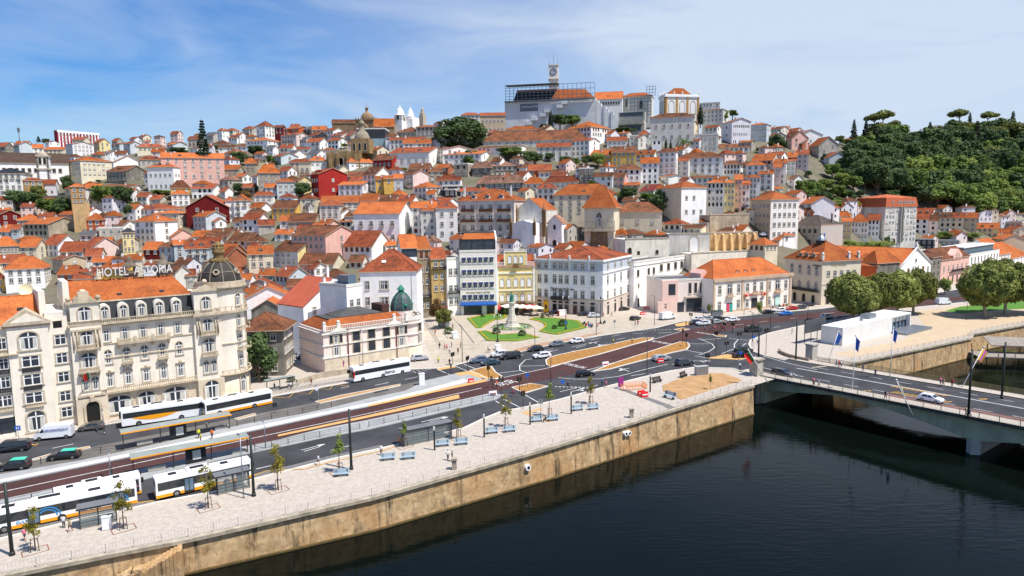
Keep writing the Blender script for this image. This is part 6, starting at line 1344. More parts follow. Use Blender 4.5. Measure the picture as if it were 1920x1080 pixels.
def towers():
 b=lm('striped_apartment_block','tall red apartment block with white vertical stripes on the left skyline','apartment block',412,435,752,100,200,cA,th=None);w,h,d=b.w,b.h,b.d
 b.walls(mat('block_red','A02A34',.8,var=.05),'flat',fnd=15);b.roof('f',0,RF['r']);m=MB()
 for i in range(13):y=d*(i+.3)/13;m.box(.003,.5,y,y+d/13*.42,-10,h)
 m.box(-.5,.6,0,d,h-1.4,h+.8);m.build('white_stripe',WHITE,b.t);b.grid('R',us(13,.02),[h-4-3.2*k for k in range(5)],1.1,1.5,'n',.3,.55)
 t=thing('radio_mast','grey lattice radio mast on the far left skyline','mast',hp(37,268));m=MB();m.tube((0,0,-6),(0,0,16),.5,.3,6);m.box(-1.1,1.1,-.6,.6,11,15);m.build('mast',STEEL,t)
 b=lm('apartment_block','six-storey beige apartment block with an orange mansard top beside the wood','apartment block',785,985,1192,668,905,cF,th=None);w,h,d=b.w,b.h,b.d
 b.walls(WL['v'],'flat');m=MB();O_=mat('orange_cladding','B4603C',.8,var=.12)
 m.face([(-w-.4,-.4,h),(.4,-.4,h),(-.3,.6,h+5),(-w+.5,.6,h+5)]);m.face([(.4,-.4,h),(.4,d+.4,h),(-.3,d-.4,h+5),(-.3,.6,h+5)]);m.face([(-w+.5,.6,h+5),(-.3,.6,h+5),(-w/2,d/2,h+7)]);m.face([(-.3,.6,h+5),(-.3,d-.4,h+5),(-w/2,d/2,h+7)]);m.face([(-.3,d-.4,h+5),(-w,d,h+5),(-w/2,d/2,h+7)]);m.build('mansard',O_,b.t)
 b.grid('R',[.06,.16,.26,.38,.5,.6,.72,.84,.94],[h-3-3.1*k for k in range(6)],1.3,1.6,'ns',.08);b.grid('R',us(9),[h+1.6],1.1,1.6,'n',.2,.2);b.win('R',.3,-1,2,3,'K')
 for y in(d*.46,d*.53):m=MB();m.box(0,1.2,y,y+.5,0,h);m.build('balcony_fin',CONC,b.t)
 b=lm('netted_building','derelict building veiled in grey netting with a broken dark tiled roof','building',570,1015,1320,160,560,cL,th=None);w,h,d=b.w,b.h,b.d
 b.walls(mat('grey_netting','B9B7AF',.9,var=.12,scale=1.5,detail=10,streak=.25),'none');b.roof('h',4.5,mat('burnt_roof','4E4640',.95,var=.45,scale=.8),oh=.1);m=MB();scaf(m,-w,0,-.5,-2,h,3.5,2.6,.1,.035);m.build('scaffolding',SCAF,b.t);b.grid('F',us(5),[h-4,h-9],1.3,1.9,'i',.1);m=MB();m.box(.02,.12,d*.13,d*.19,h-5.5,h-4);m.build('blue_sign',BLUE,b.t);b.chimney(b.t,-1.5,d*.6,h+2,3,WL['G'])
 b=lm('balcony_building','large white building with rows of dark wooden balconies, above the navy awning hotel','building',188,495,565,885,1110,cE,th=None);w,h,d=b.w,b.h,b.d
 b.walls(WL['v'],'none');ro=b.roof('h',5.4,RF['n'],oh=.5);m=MB()
 for u in(0,.325,.66,.985):x=-w+w*u;m.box(x,x+.35,-.15,-.003,0,h)
 m.build('pilaster',mat('pink_pilaster','C9A99A',.9),b.t)
 for z in(h-4.6,h-9.2,h-13.6,h-17.6):
  for u in(.08,.24,.41,.57,.74,.9):b.win('F',u,z,1.7,2.6,'w')
  if z!=h-13.6:
   for u in(.16,.49,.82):m=MB();x=-w+w*u;m.box(x-3.2,x+3.2,-1.1,0,z-.3,z);m.box(x-3.2,x+3.2,-1.15,-1.05,z,z+.9);m.build('balcony',WOOD,b.t)
 b.grid('R',us(3),[h-4.6,h-9.2,h-13.6],1.2,2,'w',.2)
 for u in(.25,.5,.75):b.dormer(ro,-w+w*u,1.2,h+1.2,1.6,1.1,WL['v'],RF['n'])
 for x in(-w*.93,-w*.08):b.chimney(ro,x,2.5,h+3,3.2,WL['W'])
 b=lm('pyramid_tower','square cream tower with tall orange pyramid roof on a bare stone bastion','tower',935,1265,1325,175,640,cH,th=12);w,h,d=b.w,b.h,b.d
 b.walls(WL['c'],'none');b.roof('h',10.0,RF['n'],oh=.9);d=w
 m=MB();zb=h*.44;m.lathe([(w*.56,-6),(w*.53,zb)],10,0,(-w/2,w*.42,0),sm=False);m.build('stone_bastion',mat('bastion_stone','8A7356',.95,var=.4,scale=.5,detail=9,bump=.2,streak=.6),b.t)
 m=MB();balust(m,-w-.5,.8,-1.4,zb+.2,1.4,30);m.box(-w-.6,.9,-1.9,0,zb-.3,zb+.2)
 for i in range(7):x=-w-.4+(w+1)*i/6;m.box(x-.12,x+.12,-1.5,-1.3,zb,zb+4.2)
 m.box(-w-.5,.8,-1.5,-1.3,zb+4.1,zb+4.3);m.build('terrace_railing',STONE,b.t);b.win('F',.5,zb+1.8,2.2,5.2,'v')
 b=lm('old_church','white church side with dark stone pinnacles and orange roof above the plaza hotels','church',165,480,630,200,600,cH,th=None);w,h,d=b.w,b.h,b.d
 b.walls(WL['v'],'y',5.2);b.roof('y',5.2,RF['n'],oh=.1);PS=mat('pinnacle_stone','7A6248',.95,var=.35,scale=1.2)
 for x,y in((-w+.6,-.5),(.3,-.4)):m=MB();m.box(x-.8,x+.8,y-.6,y+.6,h*.25,h);m.lathe([(.9,0),(.7,.6),(.3,1.2),(.08,3.4)],6,0,(x,y,h));m.build('pinnacle',PS,b.t)
 m=MB();m.prof([(-w*.92,-6),(-w*.12,-6),(-w*.12,h*.62),(-w*.5,h*.72),(-w*.92,h*.62)],-6,0,axis='y');m.build('porch',WL['W'],b.t)
 for x in(-w*.94,-w*.12):m=MB();m.box(x-.6,x+.6,-6.4,-5.6,h*.3,h*.66);m.lathe([(.7,0),(.3,.9),(.06,2.6)],6,0,(x,-6,h*.66));m.build('pinnacle',PS,b.t)
 c=lm('small_chapel','small white gabled chapel with one yellow framed window beside the stone pinnacles','chapel',520,680,740,345,640,cH,th=None);c.walls(WL['W'],'y',3.2);c.roof('y',3.2,RF['p'],oh=.3);c.win('F',.5,c.h-3,1.1,2.0,'k');c.win('F',.5,.5,1.6,3.4,'K')
 c=lm('glass_museum','dark clad modern box over a pale glass storey below the domed church','museum',920,1130,1165,208,350,cBc,th=10);c.walls(WL['k'],'flat');m=MB();m.box(-c.w-2,.3,-.4,-.01,0,c.h*.5);m.build('glass_front',mat('pale_glass','8FA8AE',.1,.8,var=.1),c.t);c.roof('f',0,RF['d'])
towers()
for args in(('curved ochre rampart wall beside the white bell tower',cA(330,690),cA(560,740),cA(0,590)[1],SANDW),('dark ochre wall below the leafy tree at the left',cA(560,860),cA(650,850),cA(0,640)[1],SANDW)):
 rwall(args[0],args[1],args[2],args[3],6,args[4])
 # ================================================================= hillside: houses, one row each
def tab(cr,s,rows):
 for r in rows:
  x0,xc,x1,ye,yb,rise=r[:6];kw=r[9]if len(r)>9 else{}
  (X0,YE),(XC,YB),(X1,_)=cr(x0,ye),cr(xc,yb),cr(x1,yb)
  house(X0,XC,X1,YE,YB,rise/s,r[6],r[7],r[8],**kw)
tab(cA,4,[(-60,185,260,420,600,45,'h','w','d'),(185,340,345,475,640,22,'h','s','n',{'nf':1}),(515,615,850,322,500,36,'h','c','o',{'nf':3,'sc':6}),(845,855,1075,335,410,55,'x','W','p',{'sc':0}),(805,950,1115,400,500,45,'x','G','b'),(1115,1310,1430,370,555,45,'h','W','n',{'nf':2,'fh':6,'lab':'white villa with yellow corners and orange hip roof left of the tall dark conifer'}),(1220,1690,1700,305,490,40,'x','p','n',{'fc':7}),(1050,1220,1225,320,360,30,'h','g','r'),(110,150,250,200,285,20,'x','b','r'),(-20,40,112,215,280,30,'x','G','n'),(250,330,335,228,285,28,'x','w','n'),(330,470,530,240,290,22,'x','c','n'),(500,550,710,195,295,18,'x','l','r',{'nf':4,'sc':5}),(545,630,680,165,200,20,'x','c','r'),(710,750,832,185,268,28,'x','Y','r'),(840,900,1010,197,262,15,'x','b','r'),(930,980,1062,195,272,18,'x','b','r'),(840,880,925,175,205,20,'x','g','r'),(1030,1245,1250,225,268,28,'h','c','r'),(1080,1120,1130,180,220,10,'x','w','r'),(1255,1300,1410,200,262,22,'x','b','n'),(1250,1330,1400,190,215,12,'x','w','r'),(1410,1500,1540,160,222,22,'x','g','r'),(1540,1600,1650,130,165,22,'x','g','k'),(1590,1700,1760,200,240,35,'h','c','n'),(1715,1780,1848,150,195,25,'x','W','r'),(1690,1750,1800,95,135,20,'h','c','r'),(1825,1870,1930,85,145,25,'h','g','r'),(1670,1760,1872,270,305,42,'h','c','b'),(1840,1920,1935,345,412,42,'h','S','n'),(1660,1790,1830,385,465,32,'x','S','o'),(1640,1760,1780,225,260,20,'x','w','n'),(1780,1850,1890,215,250,18,'x','W','n'),(545,650,655,520,740,28,'h','s','n',{'lab':'tall narrow ochre tower house at the left'}),(655,770,790,525,700,28,'x','w','n'),(770,1000,1080,520,600,22,'x','w','b'),(910,1000,1052,552,640,22,'x','w','n'),(1030,1105,1160,590,660,28,'x','W','r'),(1100,1200,1262,610,650,30,'x','g','r'),(1285,1430,1440,530,600,58,'h','y','b',{'lab':'yellow house with brown pyramid roof below the white villa'}),(1290,1425,1436,575,650,32,'h','W','n'),(1440,1600,1670,530,600,35,'x','W','n'),(1650,1690,1757,550,605,38,'x','W','r'),(1400,1720,1770,668,790,88,'y','R','r',{'lab':'dark red house with a broad blank gable and three small windows','nf':2,'fc':2,'sc':1}),(1695,1772,1776,625,770,32,'h','w','r'),(1760,1840,1885,622,730,45,'h','g','n'),(1010,1165,1400,687,770,42,'h','W','n'),(1165,1345,1440,718,840,22,'h','c','n'),(1025,1175,1345,780,1010,52,'h','W','n',{'nf':4,'sc':1}),(655,765,808,768,870,50,'h','o','n',{'lab':'small square orange house with bright pyramid roof at the left'}),(825,930,1032,805,890,35,'x','w','b'),(745,930,935,832,900,10,'f','g','d'),(930,1020,1030,860,1060,30,'h','Y','d',{'nf':3,'fc':3}),(1175,1290,1460,890,960,50,'x','p','n',{'sc':0}),(1455,1550,1700,740,870,38,'x','b','n'),(1550,1620,1700,778,855,25,'x','W','r'),(1550,1700,1830,890,960,55,'x','S','b'),(1080,1200,1262,985,1060,50,'x','R','n'),(1200,1300,1390,970,1070,42,'h','b','b'),(1310,1392,1400,950,1070,30,'x','b','n'),(1440,1560,1640,890,940,40,'x','w','o'),(1400,1500,1560,960,1010,50,'x','g','r'),(1480,1640,1700,960,1050,60,'x','b','r'),(1700,1780,1850,870,930,40,'x','w','b'),(1740,1850,1920,920,980,70,'x','v','b'),(1640,1740,1850,1010,1080,60,'x','B','n'),(1700,1840,1860,690,750,50,'h','g','r'),(-60,0,165,730,840,35,'x','R','r'),(0,105,190,852,900,48,'x','W','n'),(90,150,192,832,905,32,'x','b','n'),(185,370,612,797,910,48,'x','S','n',{'sc':0}),(-30,150,160,962,1090,70,'h','g','n',{'nf':3,'fc':6}),(145,280,365,967,1080,55,'x','c','n'),(335,440,602,950,1050,75,'x','W','n',{'sc':0}),(455,620,705,1002,1080,80,'x','b','n'),(615,690,915,977,1090,75,'x','P','n',{'sc':0}),(1050,1160,1290,760,800,30,'x','w','r'),(0,80,100,700,745,22,'x','w','n'),(130,280,330,770,800,45,'h','g','n'),(600,700,760,880,930,30,'x','W','k'),(700,840,860,930,990,40,'x','g','n')])
tab(cC,4,[(45,340,390,250,395,88,'h','W','n',{'nf':2,'lab':'white house with orange hip roof and skylight behind the roof of the left block'}),(400,480,655,185,310,30,'x','t','n',{'sc':1}),(-30,40,52,330,420,50,'h','y','n'),(440,560,650,290,370,60,'x','o','n'),(555,700,765,322,390,80,'x','g','r'),(765,960,1145,252,360,72,'x','y','o',{'lab':'bright yellow house with orange roof directly behind the rooftop lettering','nf':1}),(1170,1270,1482,330,440,110,'x','v','b',{'sc':0}),(700,860,880,195,260,60,'x','w','n'),(1400,1470,1480,300,390,40,'x','g','r'),(0,200,210,200,280,60,'x','c','n'),(640,760,800,150,220,50,'x','w','r'),(880,960,1070,60,150,40,'x','g','b'),(1800,1880,1920,330,420,60,'x','w','n'),(1830,1900,1990,430,520,60,'x','w','n')])
tab(cM,8,[(70,430,445,190,440,125,'x','b','r',{'nf':2}),(595,690,990,325,560,130,'x','B','r',{'sc':0}),(1025,1390,1400,272,620,205,'x','c','n',{'nf':2,'fc':3}),(1400,1755,2120,242,520,145,'x','l','b',{'nf':2,'fc':4,'sc':0,'wr':'Y','lab':'pale yellow gabled house with brown roof right of the dark hotel dome'}),(1180,1400,1445,592,720,140,'x','g','n'),(1415,1610,1925,622,800,128,'x','b','n',{'sc':0}),(1600,1850,1900,757,1040,158,'x','g','b',{'nf':3}),(945,1690,1725,930,1180,175,'y','W','n',{'nf':0,'lab':'white house with wide blank gable and salmon roof edge right of the dark hotel dome'}),(880,1500,1545,800,930,150,'y','g','n',{'nf':0}),(1060,1560,1640,1110,1330,150,'y','G','n',{'nf':0}),(800,900,1038,565,680,80,'x','W','n'),(1000,1110,1265,200,300,80,'x','w','r'),(560,640,800,252,330,110,'x','g','n'),(990,1240,1290,100,190,85,'h','g','b'),(690,920,1060,100,170,90,'x','v','b'),(380,690,700,15,110,60,'x','g','b'),(900,1180,1200,680,760,80,'x','w','r')])
tab(cD,4,[(435,690,925,5,250,70,'x','p','b',{'nf':2,'sc':1,'lab':'large pink house with brown roof and blank pink gable behind the plaza'}),(815,1030,1180,85,210,110,'x','w','n',{'nf':1,'sc':0}),(485,740,832,217,300,70,'x','c','b',{'nf':0}),(1040,1140,1252,82,150,45,'h','w','n'),(540,600,700,250,330,40,'x','w','r'),(860,960,1000,200,250,60,'x','v','b')])
tab(cBc,4,[(60,130,200,205,262,20,'x','g','r'),(165,230,305,182,258,40,'h','W','r'),(0,40,92,250,312,20,'x','W','n'),(90,250,370,290,372,30,'h','W','n'),(350,465,560,247,335,20,'x','P','r'),(300,360,385,190,245,15,'x','R','r'),(380,480,560,200,262,20,'x','o','n'),(420,480,495,185,215,18,'x','w','r'),(500,560,602,207,245,22,'x','k','k'),(580,680,702,210,265,30,'x','c','n'),(655,740,822,217,268,25,'x','W','n'),(560,620,700,250,345,28,'x','k','r'),(490,540,640,282,355,25,'x','W','k'),(540,640,706,300,365,32,'x','W','r'),(700,780,846,290,355,25,'x','W','n'),(720,800,880,252,305,22,'x','w','r'),(825,870,950,252,305,25,'x','g','n'),(845,915,920,320,385,20,'h','t','b'),(340,430,470,347,385,30,'x','W','r'),(380,440,540,395,445,35,'x','W','k'),(240,290,330,347,415,20,'x','W','k'),(280,350,480,407,475,25,'x','b','r'),(470,560,576,355,405,15,'x','W','r'),(545,620,690,390,435,32,'x','W','k'),(560,690,696,445,505,35,'h','W','n'),(410,570,590,455,530,25,'h','c','r',{'nf':2}),(80,180,186,465,525,45,'x','S','b'),(180,345,352,537,680,62,'h','S','o'),(330,400,470,517,580,32,'x','W','r'),(0,60,140,562,625,25,'x','w','n'),(320,460,470,602,705,25,'h','b','n'),(465,480,585,592,705,35,'x','Y','r'),(130,180,200,450,520,20,'x','t','n'),(180,240,260,430,480,20,'x','Y','k'),(580,635,850,540,735,45,'x','r','r',{'nf':3,'sc':1,'fh':5,'lab':'big bright red house standing above the orange roofs of the old town'}),(740,780,862,505,540,30,'x','c','k'),(840,860,1042,455,520,30,'h','W','n'),(1040,1180,1276,432,525,48,'x','r','b',{'sc':2,'fh':4.5,'lab':'crimson gabled house with white windows beside the crenellated cathedral'}),(965,1060,1180,542,675,55,'x','w','b'),(780,960,1030,622,710,25,'x','l','n'),(1060,1121,1123,582,685,22,'x','y','o'),(1123,1195,1197,577,690,22,'x','y','n',{'k':'W'}),(1197,1265,1268,572,680,30,'x','b','n'),(1265,1340,1456,542,660,30,'x','P','b',{'sc':0}),(1455,1560,1565,522,610,25,'x','S','b'),(1345,1440,1546,642,730,38,'h','w','n'),(1545,1660,1672,582,660,35,'h','W','r'),(1560,1710,1715,637,700,5,'f','k','d'),(1510,1600,1646,492,545,26,'x','B','o'),(1305,1450,1487,502,545,42,'x','r','b'),(1650,1750,1790,472,570,5,'f','S','d'),(1780,1920,1935,497,570,46,'h','G','p',{'fc':2,'nf':1}),(1165,1460,1575,377,505,50,'x','w','n',{'nf':2,'fc':5,'fh':6}),(1460,1565,1805,357,470,30,'x','w','n',{'sc':3}),(1560,1850,1930,390,480,32,'x','W','n',{'nf':2,'fc':7}),(1160,1420,1440,282,355,20,'x','W','r'),(1265,1475,1482,312,360,35,'x','w','n'),(770,1010,1212,212,270,30,'x','W','n',{'fc':7}),(1220,1385,1440,227,265,45,'h','t','b'),(1360,1560,1582,187,255,15,'h','g','r'),(1560,1660,1700,150,205,16,'x','g','r'),(640,790,822,777,890,36,'h','v','n'),(655,940,946,752,800,46,'x','v','n'),(900,1240,1345,837,1060,85,'x','W','n',{'nf':3,'fc':4,'fh':6,'lab':'large white house with scattered windows and orange roof in the middle of the old town'}),(1330,1520,1526,792,990,42,'x','w','n'),(1400,1512,1522,817,1030,30,'h','v','n'),(1515,1675,1682,800,1045,52,'h','w','r',{'nf':4,'fc':2,'fh':4.2}),(945,1070,1100,742,800,52,'x','w','n'),(1080,1200,1252,752,800,62,'x','c','b'),(1215,1330,1392,747,810,45,'x','w','n'),(1170,1260,1300,700,750,40,'h','w','o'),(280,460,546,797,890,56,'x','y','b',{'sc':0}),(530,560,592,780,870,30,'x','W','k'),(340,450,482,892,950,36,'x','W','n'),(405,600,652,897,970,56,'x','S','b'),(615,700,792,922,965,36,'x','p','n'),(60,180,266,882,980,45,'x','w','r'),(180,300,312,922,975,36,'x','g','r'),(300,420,472,992,1040,32,'x','W','n'),(100,220,242,832,885,32,'h','w','b'),(120,200,282,792,850,36,'x','W','o'),(150,290,302,702,765,26,'h','w','n'),(0,110,122,742,880,42,'h','w','n'),(830,900,906,862,960,40,'h','v','b'),(20,120,220,1045,1100,72,'x','G','b'),(-10,60,95,900,960,50,'x','w','b'),(230,330,345,640,700,30,'x','w','n'),(60,150,170,640,700,25,'x','g','r'),(600,640,660,610,670,20,'x','w','r'),(560,640,720,950,1010,40,'x','o','n'),(470,560,600,960,1010,35,'x','w','r'),(700,800,900,830,880,30,'x','w','b'),(790,880,900,900,970,30,'h','g','n'),(1440,1500,1520,690,740,30,'x','w','o'),(840,960,1000,560,620,35,'x','g','n'),(860,950,990,590,640,30,'x','w','r')])
tab(cJ,6,[(1355,1560,1566,212,420,32,'h','v','r',{'nf':3}),(1560,1845,1848,212,400,36,'x','t','r',{'nf':3,'fc':6,'fh':5.5}),(1660,1790,1800,410,440,35,'h','B','r'),(200,330,360,520,600,25,'x','t','b')])
tab(cE,3,[(320,905,912,542,610,60,'h','v','b',{'nf':1,'fc':12}),(440,640,646,487,510,25,'h','v','o',{'nf':0}),(790,925,1032,472,580,42,'h','W','o',{'nf':2,'sc':7}),(280,510,582,582,645,16,'x','w','o'),(620,812,816,582,670,25,'x','v','n',{'fc':5}),(810,915,972,547,670,16,'x','W','o'),(1015,1125,1131,547,600,22,'x','w','r'),(1130,1190,1256,532,600,20,'x','v','r'),(880,1040,1062,627,690,30,'x','y','n'),(1040,1175,1182,612,710,32,'x','y','b',{'lab':'ochre yellow house with blank side wall below the sheeted palace'}),(1175,1280,1292,622,680,26,'x','w','n'),(1205,1305,1312,672,795,32,'x','W','o'),(1300,1400,1412,612,760,20,'h','w','b'),(1395,1440,1516,600,640,26,'x','W','n'),(1400,1665,1672,642,750,32,'h','w','b',{'nf':3,'fc':6}),(1665,1755,1822,692,750,26,'h','w','b'),(1800,1905,1912,687,770,22,'h','w','n'),(1060,1205,1212,717,790,32,'h','w','b'),(940,1045,1056,747,815,28,'x','W','b'),(1045,1110,1128,752,820,25,'x','p','b'),(1110,1195,1200,800,850,16,'h','p','n'),(855,940,946,710,795,15,'f','G','k'),(575,700,706,712,750,30,'x','o','r'),(630,775,782,727,765,16,'x','w','n'),(260,505,512,692,745,32,'h','G','p'),(285,540,556,787,840,46,'h','G','p',{'nf':1}),(550,665,672,792,840,38,'h','w','o'),(665,840,852,782,830,34,'h','w','r'),(620,720,736,817,900,26,'h','w','r'),(720,1050,1056,852,1040,62,'h','c','n',{'nf':4,'fc':6,'lab':'broad cream building with orange hip roof behind the pyramid roofed tower'}),(190,330,340,830,870,30,'x','w','r'),(60,190,200,770,830,30,'x','w','r'),(100,160,180,830,870,12,'f','k','d'),(0,110,185,900,1000,30,'x','w','n'),(440,560,600,700,740,25,'x','w','b'),(700,780,800,745,790,20,'x','w','n')])
tab(cG,6,[(480,700,980,367,800,75,'h','c','n',{'nf':3,'fh':6.5,'sc':3,'fc':0,'wr':'W','lab':'tall cream house with yellow edges and wrought balconies beside the dome shaped tree'}),(985,1180,1186,312,720,32,'h','v','n',{'nf':4,'fc':4}),(1175,1300,1306,312,680,32,'h','Y','n',{'nf':4,'fc':3}),(1300,1380,1386,272,640,52,'x','p','n',{'nf':4,'fc':2}),(1380,1470,1476,332,610,40,'x','W','n',{'fc':2}),(1465,1590,1592,252,520,32,'h','w','n',{'fc':3}),(1430,1650,1656,112,330,42,'h','w','n',{'fc':3}),(1170,1370,1382,102,250,42,'h','w','b',{'fc':5}),(1370,1490,1496,102,240,32,'h','v','b'),(810,1130,1142,252,360,22,'x','w','b'),(60,235,242,342,420,32,'x','v','n'),(235,392,476,400,470,70,'s','v','m'),(-20,250,260,162,330,52,'h','w','b'),(300,450,456,85,300,68,'x','W','o',{'fc':2}),(450,620,640,60,230,40,'x','Y','b'),(500,700,790,782,920,60,'h','v','r',{'nf':1,'k':'K'}),(-60,485,500,640,880,110,'h','c','b',{'nf':2,'fc':3,'fh':6,'lab':'cream manor with big brown hip roof and a single chimney on the terrace'}),(630,780,800,60,250,30,'x','v','r'),(450,560,740,240,330,20,'x','w','r'),(1640,1730,1750,190,320,20,'x','P','n'),(1580,1660,1670,60,190,20,'x','w','r'),(1740,1830,1850,380,420,30,'h','w','n')])
tab(cI,6.39,[(250,770,782,432,830,60,'h','v','b',{'nf':3,'fc':5,'fh':7,'k':'a','lab':'large weathered grey building with arched windows below the white museum'}),(120,240,246,642,820,50,'h','v','r'),(0,112,120,672,820,1,'f','v','k'),(270,385,392,722,850,1,'f','W','k',{'nf':1}),(780,1060,1072,652,860,1,'f','v','k',{'nf':3}),(900,1050,1100,562,660,30,'x','w','n'),(1070,1440,1452,797,860,48,'x','w','n'),(1100,1225,1450,492,765,40,'x','l','n',{'nf':4,'sc':9,'fc':1,'fh':5,'lab':'long white gallery block with four glazed storeys and outside stair near the summit'}),(1445,1640,1692,527,740,30,'h','b','n',{'nf':3,'fh':4.5}),(870,1120,1196,347,535,22,'h','v','r',{'nf':3}),(830,1085,1092,272,340,20,'f','v','k'),(1685,1900,1925,562,620,16,'x','w','n'),(560,690,700,830,860,40,'x','W','n')])
tab(cF,3.552,[(90,225,410,617,880,50,'h','t','n',{'nf':4,'wr':'w','fh':4.4,'lab':'tall beige corner block with white bays and small balconies above the parked cars'}),(230,300,350,142,172,15,'x','v','r'),(300,390,460,172,200,34,'x','w','n'),(360,420,576,187,238,34,'x','W','r'),(300,370,480,207,285,46,'x','p','b'),(480,550,680,252,345,52,'x','g','n'),(365,440,486,242,300,22,'x','B','k'),(560,620,742,332,405,32,'x','b','r'),(670,690,766,342,408,5,'f','b','k'),(100,240,290,352,480,46,'x','g','n'),(190,300,340,322,460,26,'x','w','n'),(310,400,405,332,465,42,'x','R','n'),(330,395,402,357,470,22,'x','W','n'),(400,480,486,312,440,26,'x','P','r'),(240,330,336,372,520,26,'x','w','n'),(150,240,250,442,575,26,'x','w','n'),(250,300,305,400,540,22,'x','P','n'),(-10,35,40,482,690,26,'x','p','n'),(35,85,92,517,680,26,'x','W','n'),(30,130,136,472,610,20,'x','w','n'),(95,200,206,387,490,26,'h','w','r'),(170,240,245,480,570,20,'x','w','r'),(410,500,656,642,745,45,'x','l','n'),(410,510,522,702,760,28,'h','o','n'),(655,750,762,732,830,36,'h','c','n'),(700,765,770,762,915,20,'x','Y','n',{'nf':3,'fc':2}),(760,875,882,767,920,52,'h','W','n',{'nf':3,'fc':5}),(870,950,956,752,920,42,'x','W','n',{'nf':3,'fc':3}),(1180,1275,1282,747,875,32,'x','w','n'),(1275,1340,1346,757,875,32,'x','P','b'),(1310,1430,1436,737,855,36,'x','c','n'),(1420,1510,1512,737,850,36,'x','c','n'),(1500,1600,1606,737,850,36,'x','t','n'),(1595,1745,1752,807,890,46,'x','Y','n'),(1745,1900,1935,772,860,5,'f','t','k'),(1085,1310,1322,887,985,5,'f','k','k'),(1320,1480,1490,897,1000,5,'f','g','k'),(1190,1300,1330,715,770,40,'x','w','r'),(690,760,842,217,255,15,'x','w','n'),(1100,1150,1202,207,245,12,'x','w','r'),(1650,1740,1752,222,255,15,'x','w','r'),(1840,1910,1925,187,220,15,'x','t','r')])
tab(cL,7.385,[(20,245,420,437,720,90,'h','c','n',{'nf':1,'lab':'small cream villa with orange pyramid roof beside the dormered corner hotel'}),(350,510,656,307,450,60,'h','W','n',{'nf':1}),(300,450,520,370,450,45,'x','w','n')])
tab(cK,5.333,[(1550,1700,1935,150,260,50,'x','t','n'),(1700,1800,1990,60,150,40,'x','c','n'),(1640,1780,1800,80,140,30,'x','t','n')])
label_houses()
